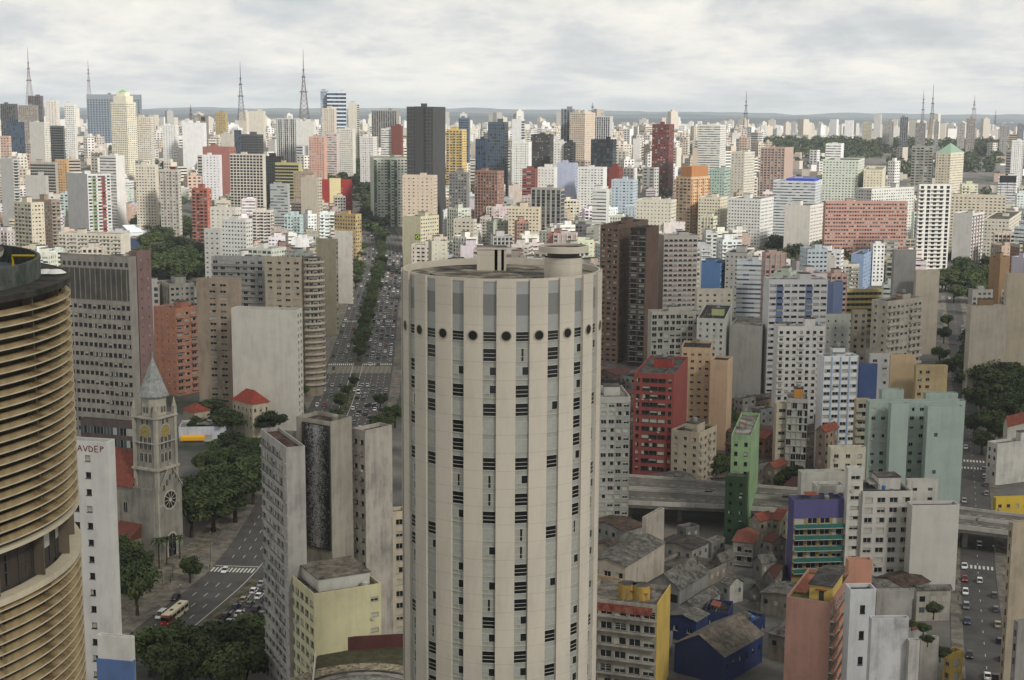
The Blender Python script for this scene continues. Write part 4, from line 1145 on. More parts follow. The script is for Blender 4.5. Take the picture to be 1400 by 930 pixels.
b.box(-.28, -.01, y0, y1, zb_ - .25, zb_, 2); b.box(-.28, -.01, y0, y1, zt0 - 1.2, zt0 - .95, 2)
b.build('mural', [mm, MURW, FRAME_D], MU)
o = B('wing', '', '', 357, 391, 417, 612, 312, 25, (0.66, 0.65, 0.62), into=MU, near=True, L=G(bay=3.1, fl=3.0, w=.86, h=.55, sill=.25, skip=lambda i, k, nb, nf: i >= nb - 1, ledge=(.3, .25, 0)), roof=stained((0.17, 0.13, 0.12), (0.36, 0.28, 0.25), .4), house=0, dirt=.6, cap=70, frame=FRAME_W, clutter=5)
o = B('wing', '', '', 482, 499, 536, 589, 331, 48, (0.68, 0.65, 0.60), into=MU, near=True, L=G(bay=2.6, fl=3.0, w=.5, h=.36), roof=stained((0.20, 0.17, 0.15), (0.40, 0.36, 0.32), .4), house=0, dirt=.75, cap=40, frame=FRAME_D)
o = lm(B('apartment_block', 'pale yellow apartment block with a grey rooftop shed, under the mural tower', 'building', 397, 429, 521, 812, 300, 28, (0.80, 0.77, 0.58), near=True, dirt=.3, house=0, roof=stained((0.20, 0.19, 0.18), (0.42, 0.40, 0.37), .5),
    L=G(bay=3.3, fl=3.1, w=.7, h=.5, col=1), Rr=G(bay=3.2, fl=3.6, w=.6, h=.28, skip=lambda i, k, nb, nf: i != nb - 1 or k < nf - 6), cap=60, frame=FRAME_W), 'the pale yellow block', 470, 830)
wl0, wr0, zt0, g0 = DIMS[o.name]
b = MB(); b.box(2.2, wr0 - 1.5, 3.0, wl0 - .6, zt0 - .88, zt0 + 2.0, 0, top=1); b.box(1.9, wr0 - 1.2, 2.7, wl0 - .4, zt0 + 2.0, zt0 + 2.25, 1); b.build('roof_house', [wall_mat((0.74, .73, .69), .5), stained((.26, .24, .22), (.5, .47, .43), .4)], o)
B('apartment_block', 'cream and brick narrow block squeezed between the mural tower and the round tower', 'building', 530, 536, 556, 700, 345, 20, (0.78, 0.72, 0.60), near=True, Rr=G(bay=3, fl=3.1, w=.5), dl=12, house=0)
# hotel podium terrace
TZ = 22.0
q = [at_z(x, y, TZ) for x, y in ((425, 965), (431, 905), (437, 891), (553, 884), (556, 1000), (430, 1010))]
PD = empty('podium_terrace', (q[0].x, q[0].y, 0), 0, 'low podium roof terrace with curved stone benches and maroon back wall beside the round tower', 'terrace')
o_ = Vector((q[0].x, q[0].y, 0)); qq = [p - o_ for p in q]
b = MB(); b.poly([(p.x, p.y, TZ) for p in qq[::-1]] , 0)
for i in range(len(qq)):
    p, r2 = qq[i], qq[(i + 1) % len(qq)]; b.quad((r2.x, r2.y, 0), (p.x, p.y, 0), (p.x, p.y, TZ), (r2.x, r2.y, TZ), 1)
b.build('deck', [stained((.045 ** .45, .22, .15), (0.30, 0.31, .24), .5), wall_mat((.62, .6, .56), .5)], PD)
c0 = at_z(496, 957, TZ) - o_
for k, (ri, ro_, zz0, m_) in enumerate(((0.2, 8.0, .1, ROOF_PALE), (8.0, 8.5, .5, CONC), (8.5, 12.2, .08, stained((.40, .39, .37), (.60, .59, .56), .8)), (12.2, 12.6, .5, CONC), (12.6, 14.6, .1, ROOF_PALE), (14.6, 15.2, .35, ROOF), (15.2, 19.5, .12, stained((.34, .31, .27), (.66, .62, .52), 1.0, .4, .6)))):
    b = MB(); b.lathe([(ri, TZ + .03), (ri, TZ + zz0), (ro_, TZ + zz0), (ro_, TZ + .03)], 48, c0.x, c0.y, a0=0.1, a1=3.04); b.build('stone_path' if k == 6 else 'stone_ring', m_, PD)
b = MB()
for (i, j) in ((2, 3),):
    p, r2 = qq[i], qq[j]; d_ = (r2 - p).normalized(); n_ = Vector((d_.y, -d_.x, 0)) * .2
    b.hull8([tuple(p + n_), tuple(r2 + n_), tuple(r2 - n_), tuple(p - n_)] + [(v.x, v.y, TZ + 3.0) for v in (p + n_, r2 + n_, r2 - n_, p - n_)])
b.build('back_wall', wall_mat((0.36, 0.19, 0.17), .4), PD)
b = MB(); p, r2 = qq[1], qq[0]; 
for i in range(14):
    u0, u1 = p.lerp(r2, i / 14), p.lerp(r2, (i + .8) / 14); b.hull8([(u0.x, u0.y, TZ - 1), (u1.x, u1.y, TZ - 1), (u1.x + .15, u1.y, TZ - 1), (u0.x + .15, u0.y, TZ - 1), (u0.x, u0.y, TZ + 2.2), (u1.x, u1.y, TZ + 2.2), (u1.x + .15, u1.y, TZ + 2.2), (u0.x + .15, u0.y, TZ + 2.2)])
b.build('screen_wall', WHITE, PD)
# --- right of the round tower
lm(B('apartment_tower', 'grey and white apartment tower with chequered shutters tucked behind the round tower', 'building', 790, 800, 862, 543, 468, 4, (0.67, 0.67, 0.64), near=True, dl=14, dirt=.35,
    Rr=G(bay=2.5, fl=2.85, w=.74, h=.5, sill=.25, cols=(0, 0, 0, 0, 1, 1)), hcol=(.7, .69, .65), cap=90, kinds=('plain', 'blind', 'half', 'open'), house=1, roof=ROOF_PALE), 'the chequered grey tower', 840, 610)
lm(B('apartment_tower', 'brick red apartment tower with glazed central balconies standing on the elevated road', 'building', 867, 922, 940, 512, 538, 76, (0.60, 0.25, 0.22), near=True, dl=16, dirt=.3,
    L=G(bay=3.1, fl=3.15, w=.5, h=.5, sill=.3, wf=lambda i, nb: .95 if 0 < i < nb - 1 else .42), Rr=BLANK, hcol=(.62, .2, .17), roof=ROOF, cap=90, frame=FRAME_D, clutter=3), 'the red tower', 900, 560)
lm(B('apartment_block', 'low beige apartment block with dark mansard edge in front of the red tower', 'building', 918, 956, 980, 592, 530, 58, (0.72, 0.66, 0.55), near=True, dirt=.4, L=G(bay=4, fl=3.1, w=.36, h=.42), Rr=G(bay=4, fl=3.1, w=.5, h=.42, balc=(.8, .9, 0, (1, 0))), roof=ROOF_DARK, clutter=4, cap=60), 'the low beige block', 945, 610)
lm(B('apartment_tower', 'pale orange apartment tower with blank buff end beside the red tower', 'building', 932, 972, 974, 476, 600, 80, (0.78, 0.64, 0.48), near=True, dr=12, dirt=.25, L=G(bay=3.0, fl=3.0, w=.5, h=.32), roof=ROOF_DARK, cap=60, house=0), 'the pale orange tower', 950, 520)
B('apartment_slab', 'buff blank slab with grey side joined to the pale orange tower', 'building', 971, 995, 1002, 493, 590, 70, (0.78, 0.65, 0.50), near=False, dr=14, dirt=.25, roof=ROOF_DARK, house=0)
lm(B('warehouse', 'big windowless grey concrete block behind the buff slab', 'building', 998, 1042, 1050, 446, 690, 74, (0.66, 0.65, 0.62), dr=20, dirt=.3, house=0, roof=ROOF_PALE), 'the windowless grey block', 1022, 490)
o = lm(B('narrow_building', 'narrow building in two greens stepping up above the elevated road', 'building', 992, 1021, 1035, 652, 455, 76, (0.17, 0.28, 0.17), near=True, dirt=.3, L=G(bay=3.4, fl=3.1, w=.32, h=.36), roof=ROOF, house=0, frame=FRAME_D, dr=26), 'the narrow green building', 1012, 665)
B('upper', '', '', 1000, 1027, 1038, 596, 462, 76, (0.52, 0.66, 0.45), into=o, near=True, L=G(bay=3.4, fl=3.3, w=.35, h=.4), roof=ROOF_PALE, house=0, frame=FRAME_D, dr=18, col2=(.2, .5, .25))
# purple and teal balconies
o = lm(B('apartment_block', 'purple building with rows of teal balconies beside the white gridded block', 'building', 1078, 1086, 1155, 684, 418, 6, (0.33, 0.31, 0.54), near=True, dl=22, dirt=.2, Rr=G(bay=4.2, fl=3.5, w=.8, h=.5, band=6, pier=6, top=5.0, topmi=0, balc=(1.7, 1.35, 1, None)), col2=(0.12, 0.42, 0.38), col3=(0.62, 0.50, 0.24), house=0, roof=ROOF, cap=60), 'the purple building', 1120, 720)
B('penthouse', '', '', 1110, 1117, 1156, 664, 426, 6, (0.74, .73, .68), into=o, near=False, house=0, dl=14, Rr=G(bay=3, fl=3.2, w=.5, h=.4, base=1), roof=ROOF_PALE)
B('penthouse', '', '', 1091, 1096, 1158, 646, 440, 6, (0.70, .69, .65), into=o, near=False, house=0, dl=14, roof=ROOF)
# white gridded block with a blank end
o = lm(B('apartment_block', 'off-white block with gridded windows and a wide blank end wall by the side street', 'building', 1160, 1180, 1248, 672, 416, 4, (0.74, 0.725, 0.69), near=True, dl=20, dirt=.3, Rr=G(bay=3.4, fl=3.1, w=.66, h=.52), roof=ROOF_DARK, cap=90, clutter=4, frame=FRAME_W), 'the off-white gridded block', 1210, 740)
B('end', '', '', 1240, 1247.5, 1312, 691, 410, 4, (0.75, 0.735, 0.70), into=o, house=0, dl=22, roof=ROOF_DARK, dirt=.22)
B('stair', '', '', 1156, 1160, 1181, 640, 417, 4, (0.78, 0.77, 0.73), into=o, house=0, dl=10, Rr=G(bay=6, fl=3.1, w=.6, h=.35), roof=ROOF_PALE, near=True)
B('penthouse', '', '', 1238, 1241, 1283, 656, 424, 4, (0.72, .71, .67), into=o, house=0, dl=10, roof=ROOF_DARK, Rr=G(bay=4, fl=3, w=.3, h=.3))
# teal green apartments
TE = (0.60, 0.67, 0.63)
o = lm(B('apartment_building', 'teal green apartment building with blank projecting stair towers above the off-white block', 'building', 1184, 1189, 1320, 549, 486, 3, TE, near=True, dl=20, dirt=.3, Rr=G(bay=3.4, fl=3.1, w=.45, h=.42, skip=lambda i, k, nb, nf: i > 5), roof=ROOF_PALE, cap=80), 'the teal green building', 1255, 610)
B('stair', '', '', 1215, 1219, 1243, 552, 480, 3, TE, into=o, house=0, dl=8, roof=ROOF_PALE, dirt=.2)
B('end', '', '', 1264, 1269, 1319, 556, 478, 3, TE, into=o, house=0, dl=12, roof=ROOF, dirt=.25, Rr=G(bay=8, fl=13, w=.2, h=.1, skip=lambda i, k, nb, nf: i != 0))
B('upper', '', '', 1202, 1206, 1236, 533, 494, 3, TE, into=o, house=0, dl=10, roof=ROOF_DARK)
B('upper', '', '', 1262, 1266, 1310, 538, 496, 3, TE, into=o, house=0, dl=10, roof=ROOF_DARK, Rr=G(bay=4, fl=3, w=.4, h=.4))
lm(B('apartment_tower', 'white tower with pale blue vertical stripes and dark red blinds', 'building', 1118, 1126, 1174, 487, 556, 5, (0.84, 0.85, 0.86), near=True, dl=14, dirt=.15, Rr=G(bay=3.3, fl=3.05, w=.72, h=.42, fin=(.25, .5, 6)), col3=(0.58, 0.68, 0.80), roof=stained((.26, .36, .30), (.42, .5, .44), .4), cap=90, frame=FRAME_W), 'the blue-striped white tower', 1148, 560)
B('apartment_tower', 'grey and cream narrow tower with a chequerboard of shutters and an orange side', 'building', 1076, 1105, 1111, 546, 545, 80, (0.66, 0.65, 0.63), near=True, dl=8, dirt=.3, L=G(bay=2.2, fl=2.9, w=.92, h=.86, sill=.07, rec=.12), col2=(.76, .5, .2), kinds=('blind', 'plain', 'blind', 'open'), roof=ROOF_PALE, hcol=(0.80, .52, .16), dr=14, cap=90)
landmark('the chequerboard tower', 1092, 600)
B('apartment_tower', 'cream narrow tower with small balconies stuck to the chequerboard tower', 'building', 1058, 1062, 1078, 552, 548, 5, (0.76, 0.72, 0.60), near=True, dl=10, dirt=.4, Rr=G(bay=4, fl=3, w=.6, h=.45), house=0)
B('apartment_tower', 'buff narrow tower with stacked open balconies between the striped tower and the teal building', 'building', 1168, 1171, 1191, 546, 530, 4, (0.70, 0.64, 0.52), near=True, dl=12, dirt=.5, Rr=G(bay=4, fl=3.05, w=.75, h=.6, balc=(1.1, 1.0, 0, None)), house=0)
B('water_tank_house', 'small cream rooftop block with a rounded water tank in front of the teal building', 'building', 1132, 1136, 1184, 612, 462, 4, (0.76, 0.73, 0.64), near=True, dl=12, dirt=.5, Rr=G(bay=4, fl=3.2, w=.4, h=.4), roof=ROOF_PALE)
# blue and white towers above
lm(B('apartment_tower', 'tall white tower with two grey-blue vertical bands and strip windows', 'building', 1044, 1052, 1132, 382, 690, 3, (0.80, 0.80, 0.80), near=True, dl=16, dirt=.2, Rr=G(bay=3.4, fl=3.05, w=.76, h=.34, cols=(0, 6, 0, 0, 0, 6, 0, 0, 0)), col3=(0.42, 0.50, 0.66), roof=ROOF_PALE, cap=90, frame=FRAME_D, tank=False), 'the blue-banded tower', 1090, 430)
lm(B('apartment_tower', 'white tower with rows of small dark windows in front of the blue-banded tower', 'building', 1058, 1064, 1128, 446, 635, 4, (0.82, 0.815, 0.79), near=True, dl=14, dirt=.25, Rr=G(bay=3.2, fl=3.0, w=.5, h=.42, balc=(.5, .7, 0, (1, 0, 0))), roof=ROOF_PALE, cap=90, frame=FRAME_D), 'the white small-windowed tower', 1095, 500)
B('apartment_slab', 'blue and white slab half hidden behind the blue-banded tower', 'building', 1130, 1140, 1153, 388, 760, 60, (0.42, 0.50, 0.68), dl=8, dirt=.2)
lm(B('office_block', 'yellow and maroon striped low office behind the white small-windowed tower', 'office', 1150, 1152, 1206, 396, 930, 8, (0.78, 0.70, 0.36), Rr=S(fl=3.6, h=.5, glass=(3,), bay=3), dl=24, roof=ROOF_PALE, dirt=.2), 'the yellow striped office', 1180, 420)
lm(B('apartment_tower', 'beige tower with rounded balconies on the slope below the grey windowless slab', 'building', 1192, 1214, 1261, 412, 650, 40, (0.72, 0.68, 0.60), near=True, dirt=.4, L=G(bay=5, fl=3.3, w=.3, h=.4), Rr=G(bay=3.6, fl=3.3, w=.6, h=.4, balc=(1.2, 1.0, 0, (1, 1, 1, 0, 0))), roof=ROOF, cap=70), 'the beige balcony tower', 1230, 450)
B('apartment_slab', 'grey windowless concrete slab with a rough rooftop', 'building', 1220, 1223, 1253, 342, 850, 4, (0.58, 0.575, 0.56), dl=14, dirt=.3, roof=ROOF_DARK)
B('apartment_slab', 'buff blank wall next to the grey windowless slab', 'building', 1250, 1253, 1285, 370, 840, 4, (0.76, 0.71, 0.62), dl=14, dirt=.3, house=0)
landmark('the grey windowless slab', 1250, 370)
B('apartment_block', 'pale blue blank-sided block with white back rows of windows', 'building', 1164, 1181, 1193, 348, 1120, 66, (0.50, 0.60, 0.76), dr=16, dirt=.2, Rr=G(bay=3, fl=3, w=.5))
B('apartment_block', 'white block with dark dotted windows behind the pale blue one', 'building', 1190, 1194, 1210, 333, 1150, 5, (0.84, 0.84, 0.82), dl=12, Rr=G(bay=3, fl=3, w=.45))
B('apartment_block', 'grey block with wide dark strip windows behind the grey windowless slab', 'building', 1206, 1208, 1228, 328, 1160, 5, (0.56, 0.54, 0.50), dl=12, Rr=S(fl=3.1, h=.4, bay=3))
B('apartment_tower', 'tan apartment tower with blank front above the teal green building', 'building', 1215, 1218, 1251, 486, 600, 4, (0.76, 0.65, 0.48), near=True, dl=14, dirt=.25, house=1)
B('apartment_tower', 'ochre apartment block with white rooftop sheets beside the tan tower', 'building', 1250, 1253, 1296, 500, 590, 4, (0.72, 0.62, 0.42), near=True, dl=14, dirt=.45, Rr=G(bay=3.5, fl=3.1, w=.5, h=.45, skip=lambda i, k, nb, nf: i > 1), clutter=6)
B('apartment_block', 'royal blue blank block wedged beside the blue-striped white tower', 'building', 1174, 1176, 1200, 498, 580, 4, (0.24, 0.33, 0.55), dl=12, dirt=.3)
B('apartment_block', 'pale grey small block with three window columns behind the buff narrow tower', 'building', 1188, 1190, 1217, 484, 590, 4, (0.70, .69, .68), near=True, dl=12, dirt=.3, Rr=G(bay=4, fl=3.1, w=.45, h=.4))
B('shop_building', 'white low building with a green roof shed between the white towers', 'building', 1126, 1128, 1168, 430, 700, 4, (0.74, .76, .72), dl=20, dirt=.3, roof=ROOF_DARK, Rr=G(bay=4, fl=3.5, w=.2, h=.3))
B('apartment_block', 'worn buff block with green canvas by the white tower', 'building', 1164, 1166, 1186, 424, 690, 4, (0.64, .59, .50), dl=14, dirt=.5, Rr=G(bay=3, fl=3, w=.4))
# salmon and white at the bottom
o = lm(B('apartment_building', 'salmon pink block with receding orange balconies and a little yellow penthouse garden', 'building', 1075, 1136, 1161, 824, 305, 66, (0.68, 0.48, 0.41), near=True, dirt=.35, Rr=G(bay=4.4, fl=3.0, w=.8, h=.5, balc=(.9, .95, 1, None)), col2=(0.84, 0.48, 0.30), house=0, roof=stained((.17, .24, .10), (.34, .36, .2), .4), cap=70), 'the salmon pink block', 1105, 860)
wl0, wr0, zt0, g0 = DIMS[o.name]
b = MB(); yy = min(wl0 * .55, 6.5)
b.box(3.0, min(wr0 - 1, 14), .3, yy, zt0 - .88, zt0 + 2.6, 0, top=1); b.box(2.6, min(wr0 - 1, 14) + .3, .1, yy + .3, zt0 + 2.6, zt0 + 2.85, 1); b.build('roof_house', [wall_mat((.80, .66, .28), .3), stained((.15, .145, .14), (.30, .29, .28), .4)], o)
b = MB(); b.box(2.94, 3.0, 2.2, 3.3, zt0 - .88, zt0 + 1.4, 0); b.box(2.2, 2.98, 1.6, 4.0, zt0 + 1.6, zt0 + 1.75, 1); b.build('roof_door', [FRAME_D, TILE], o)
b = MB(); b.box(6, min(wr0 - 2, 20), yy + 1.2, wl0 - .4, zt0 - .85, zt0 - .6); b.build('roof_terrace', tile_mat((.72, .36, .22)), o)
B('core', '', '', 1156, 1160.5, 1193, 766, 338, 4, (0.78, 0.53, 0.42), into=o, house=0, dl=10, roof=ROOF_DARK, dirt=.3)
o = lm(B('apartment_building', 'white stained building with one column of small dark windows beside the salmon pink block', 'building', 1155, 1163, 1198, 806, 300, 4, (0.77, 0.78, 0.79), near=True, dl=16, dirt=.35, Rr=G(bay=6, fl=5.9, w=.2, h=.32), roof=ROOF_DARK, house=0, frame=FRAME_D, clutter=4), 'the white stained building', 1210, 880)
B('front', '', '', 1188, 1192, 1243, 846, 285, 4, (0.76, 0.765, 0.77), into=o, house=0, dl=11, roof=ROOF_DARK, dirt=.75)
B('front', '', '', 1240, 1243.4, 1258, 876, 284, 4, (0.72, 0.71, 0.69), into=o, house=0, dl=9, roof=ROOF, dirt=.7)
B('rear', '', '', 1196, 1199, 1248, 808, 318, 4, (0.62, 0.61, 0.58), into=o, house=0, dl=10, roof=ROOF_DARK, dirt=.7)
lm(B('workshop', 'low corrugated grey roof shed running along the side street', 'shed', 1250, 1254, 1300, 806, 385, 4, (0.66, .63, .57), gable=('R', .8), roof=FIBRO, dl=30, dirt=.6, Rr=G(bay=3, fl=3.2, w=.5, h=.5)), 'the corrugated shed', 1275, 830)
B('corner_shop', 'small yellow corner building with a flat white roof on the side street', 'building', 1290, 1301, 1317, 893, 338, 30, (0.80, .66, .27), near=True, L=G(bay=3, fl=3.4, w=.5), Rr=G(bay=3, fl=3.4, w=.5), roof=ROOF_PALE, house=0, dl=14)
B('terrace_house', 'dirty two-storey house with a roof garden behind the white stained building', 'house', 1256, 1259, 1284, 872, 320, 4, (.64, .62, .57), roof=ROOF, dl=14, dirt=.8, house=1)
# --- old quarter below the elevated road
o = lm(B('apartment_building', 'grimy balcony block with a bright yellow end wall and red painted top floor', 'building', 800, 898, 915, 828, 330, 72, (0.62, 0.59, 0.53), near=True, dirt=.8, L=G(bay=3.4, fl=3.6, w=.84, h=.52, sill=.34, ledge=(1.0, .3, 0), topmi=0), roof=stained((.26, .245, .225), (.52, .49, .45), .4), house=0, cap=70, dr=16, kinds=('plain', 'open', 'half', 'quad', 'plain')), 'the grimy balcony block', 855, 870)
wl0, wr0, zt0, g0 = DIMS[o.name]
b = MB(); b.box(-.05, wr0 + .05, -.22, -.012, 0, zt0 + .5); b.build('end_wall', wall_mat((0.80, 0.66, 0.25), .35), o)
for k, y in enumerate((wl0 * .50, wl0 * .30)):
    b = MB(); b.lathe([(2.2, zt0 - .9), (2.2, zt0 + 2.6)], 20, 6.5, y); b.disc(2.2, zt0 + 2.6, 20, 6.5, y, 1); b.build('water_tank', [wall_mat((0.74, .58, .20), .7), ROOF], o)
rs = random.Random(4)
b = MB()
for i in range(7):
    y = wl0 * (.06 + .13 * i); b.box(-.07, -.012, y, y + 2.2, zt0 - 2.9, zt0 - .8, 0)
b.build('red_panels', stained((.40, .14, .11), (.56, .36, .30), .5), o)
o = lm(B('tenement', 'tall bare party wall of a narrow old tenement behind the grimy balcony block', 'building', 806, 855, 908, 775, 385, 60, (0.70, 0.655, 0.58), near=True, dirt=.5, L=G(bay=3.2, fl=3.6, w=.6, h=.5), roof=FIBRO, house=0, gable=('R', 1.6), cap=40), 'the bare party wall', 880, 750)
B('rear', '', '', 878, 884, 908, 708, 425, 60, (0.68, 0.64, 0.58), into=o, house=0, dl=12, roof=ROOF_DARK, dirt=.6)
B('tenement', 'old brown-roofed tenement with grimy window row below the bare party wall', 'building', 806, 848, 858, 754, 402, 60, (0.58, .54, .48), dirt=.8, L=G(bay=3, fl=3.4, w=.6, h=.5), roof=stained((.18, .15, .135), (.33, .28, .25), .4), gable=('R', 2.0), house=0)
B('tenement', 'yellowish low tenement with dark openings behind the grimy balcony block', 'building', 806, 845, 852, 796, 372, 60, (0.70, .60, .42), dirt=.8, L=G(bay=3, fl=3.4, w=.6, h=.5), roof=ROOF_DARK, house=0)
lm(B('warehouse', 'old warehouse with a long grey fibre-cement ridge roof and glazed gable end', 'warehouse', 885, 929, 968, 806, 386, 57, (0.52, 0.51, 0.49), dirt=.7, gable=('R', 3.6), roof=FIBRO, L=G(bay=3, fl=4, w=.7, h=.6), dr=40), 'the grey warehouse', 930, 780)
B('warehouse', 'lower warehouse bay with a white end wall leaning on the grey ridge roof', 'warehouse', 929, 951, 984, 832, 384, 57, (0.62, .61, .58), dirt=.6, gable=('R', 1.6), roof=FIBRO, dr=38)
BLU = (0.14, 0.20, 0.40)
lm(B('blue_house', 'dark blue gabled building with a patched grey roof beside the salmon pink block', 'building', 922, 990, 1042, 898, 338, 52, BLU, near=True, dirt=.3, gable=('R', 4.0), roof=stained((.27, .25, .225), (.44, .41, .37), .5), Rr=G(bay=3.4, fl=3.4, w=.3, h=.4), house=0, frame=FRAME_D), 'the dark blue gabled building', 975, 900)
B('blue_house', 'dark blue flat-roofed rear building with a curved corner near the salmon pink block', 'building', 1000, 1024, 1046, 852, 372, 50, BLU, near=True, dirt=.3, roof=stained((.27, .25, .225), (.42, .39, .35), .5), L=G(bay=4, fl=3.4, w=.3, h=.4), Rr=G(bay=3.4, fl=3.4, w=.35, h=.4), house=0)
B('blue_house', 'dark blue building with a low fibre-cement roof beside the grimy balcony block', 'building', 914, 952, 968, 850, 366, 56, BLU, near=True, dirt=.4, roof=FIBRO, gable=('R', 1.0), L=G(bay=4, fl=3.4, w=.35, h=.4), house=0)
B('blue_house', 'small dark blue cube with two small windows behind the gabled blue building', 'building', 964, 996, 1002, 838, 378, 74, BLU, near=True, dirt=.3, roof=ROOF_DARK, L=G(bay=4, fl=3.4, w=.25, h=.35), house=0)
lm(B('tenement', 'shabby tenement with cluttered open balconies under an orange tiled roof', 'building', 1002, 1030, 1037, 742, 432, 72, (0.58, .55, .51), near=True, dirt=.8, L=G(bay=3, fl=3.0, w=.8, h=.6, balc=(.8, .8, 0, None)), gable=('H', 2.4), roof=tile_mat((.62, .30, .20)), house=0), 'the orange-roofed tenement', 1018, 755)
old = [(862, 742, 412, 'yard shed with rusty sheet roof', (.45, .40, .36), FIBRO), (1040, 712, 448, 'house under a worn orange tiled roof', (.62, .57, .50), TILE), (1058, 742, 430, 'house under a long brown-red tiled roof', (.56, .50, .45), tile_mat((.42, .20, .15))),
       (1044, 770, 418, 'house with a grey asbestos sheet roof', (.52, .50, .46), FIBRO), (1000, 800, 398, 'low house with white flaking front', (.70, .69, .65), FIBRO), (1040, 808, 400, 'broad shed with black-streaked roof', (.44, .43, .40), stained((.12, .12, .115), (.27, .26, .25), .4)),
       (1062, 790, 414, 'house with dark red sheet roof', (.50, .46, .42), tile_mat((.36, .17, .14))), (975, 742, 440, 'flat-roofed garage with stained concrete deck', (.50, .49, .46), ROOF_PALE), (940, 722, 452, 'flat grey car-park deck beneath the elevated road', (.46, .45, .43), ROOF),
       (988, 768, 420, 'small lean-to with patched sheet roof', (.48, .46, .42), FIBRO), (1068, 712, 455, 'cream gable house with two dark windows', (.68, .64, .54), TILE), (1060, 640, 525, 'stone-walled house with clay roof', (.55, .48, .40), TILE), (1048, 600, 560, 'old brick house with orange roof', (.58, .40, .30), TILE),
       (1130, 590, 520, 'low house roof of faded clay', (.60, .50, .42), TILE), (1018, 545, 640, 'long car park shed with skylights', (.55, .54, .51), ROOF_DARK), (1042, 560, 620, 'paved lot canopy full of parked cars', (.50, .49, .47), ROOF_DARK)]
for i, (x, y, D, d_, col, rf) in enumerate(old):
    rs = random.Random(i)
    p = at_d(x, y, D)
    B('low_house', auto_label(d_, p), 'house', x - 14, x - 2, x + 16, y, D, rs.choice((35, 50, 62)), col, L=G(bay=3.4, fl=3.2, w=.35, h=.4, top=.6), Rr=G(bay=3.4, fl=3.2, w=.35, h=.4, top=.6), dirt=.7, roof=rf, gable=(('L', 'R')[i % 2], 1.8) if rf not in (ROOF, ROOF_PALE, ROOF_DARK) else None, house=0)
# --- right edge
lm(B('party_wall_building', 'tall white building with flaking side wall across the side street', 'building', 1350, 1364, 1430, 607, 535, 25, (0.78, .77, .73), dirt=.5, L=G(bay=3, fl=3.1, w=.4), roof=ROOF_PALE, dr=26), 'the flaking white building', 1380, 620)
B('house_row', 'white gable house with red tiles at the frame edge above the flaking white building', 'house', 1372, 1378, 1420, 580, 575, 40, (.72, .70, .65), gable=('R', 3), roof=TILE, dirt=.4)
lm(B('shop_building', 'bright yellow low building with small dark windows by the elevated road', 'building', 1358, 1362, 1420, 681, 478, 8, (0.84, .70, .16), near=True, Rr=G(bay=3.4, fl=3.2, w=.4, h=.4), dl=20, roof=ROOF_PALE, dirt=.2, house=1), 'the bright yellow building', 1380, 690)
B('apartment_block', 'weathered beige block hugging the side street at the frame edge', 'building', 1379, 1385, 1440, 715, 325, 20, (0.66, .60, .50), dirt=.6, L=G(bay=3.4, fl=3.2, w=.3), roof=ROOF, dr=22)
B('shop_building', 'grey low shop with a pale awning beside the weathered beige block', 'building', 1386, 1392, 1440, 850, 300, 20, (0.56, .55, .53), dirt=.5, L=G(bay=3.4, fl=3.2, w=.5), dr=22)
lm(B('apartment_block', 'wide buff blank wall with a grey gabled annex in front, by the side street trees', 'building', 1322, 1328, 1378, 418, 700, 6, (0.74, .70, .62), dl=24, dirt=.35, roof=ROOF, hcol=(.60, .46, .3)), 'the wide buff wall', 1350, 450)
B('apartment_block', 'tall buff side wall rising behind the wide buff wall', 'building', 1374, 1378, 1430, 374, 705, 6, (0.75, .69, .58), dl=24, dirt=.3)
B('chimney_tower', 'brown rooftop tower in two stages behind the wide buff wall', 'building', 1353, 1368, 1381, 352, 880, 48, (0.60, .46, .30), dirt=.3, hcol=(.62, .48, .26))
B('apartment_block', 'grey white building with window strips next to the side street', 'building', 1324, 1330, 1376, 396, 880, 10, (.66, .65, .61), dl=20, dirt=.4, Rr=G(bay=3, fl=3, w=.6), clutter=4)
# --- brown tower and its neighbours
o = lm(B('apartment_tower', 'tall brown apartment tower with a dark recessed balcony shaft right of the round tower', 'building', 821, 846, 886, 308, 800, 66, (0.50, 0.385, 0.315), near=True, dirt=.3, L=G(bay=3.2, fl=2.95, w=.6, h=.42), Rr=G(bay=3.6, fl=2.95, w=.34, h=.36), hcol=(.52, .40, .33), roof=ROOF_DARK, cap=90, frame=FRAME_D, dr=22), 'the tall brown tower', 860, 390)
wl0, wr0, zt0, g0 = DIMS[o.name]
B('apartment_wing', '', '', 862, 884, 901, 312, 792, 66, (0.47, 0.355, 0.29), into=o, near=True, house=0, L=G(bay=4, fl=2.95, w=.74, h=.62, sill=.2, band=6, balc=(.8, .9, 6, None)), col3=(.24, .2, .18), roof=ROOF_DARK, cap=70, frame=FRAME_D)
lm(B('apartment_slab', 'white slab with thin pink bands and shaded side next to the tall brown tower', 'building', 900, 908, 954, 322, 830, 8, (0.82, 0.79, 0.75), dl=20, dirt=.2, Rr=G(bay=3.0, fl=2.9, w=.72, h=.36, ledge=(.25, .22, 6)), col3=(.66, .42, .40), roof=ROOF_PALE), 'the pink-banded slab', 930, 370)
lm(B('apartment_block', 'grey gridded glass-front apartments in front of the pink-banded slab', 'building', 886, 891, 957, 426, 690, 8, (0.68, .67, .62), near=True, dl=16, dirt=.4, Rr=G(bay=3.2, fl=2.95, w=.8, h=.68, sill=.2), cap=90, roof=ROOF_PALE, clutter=6), 'the glass-front apartments', 920, 450)
B('apartment_block', 'white block with lime green stair walls beside the glass-front apartments', 'building', 953, 991, 1000, 436, 680, 78, (0.76, .76, .72), near=True, dr=12, dirt=.3, L=G(bay=3.2, fl=2.95, w=.35, h=.45), col2=(.72, .78, .44), hcol=(.70, .76, .46), roof=ROOF_DARK, cap=60)
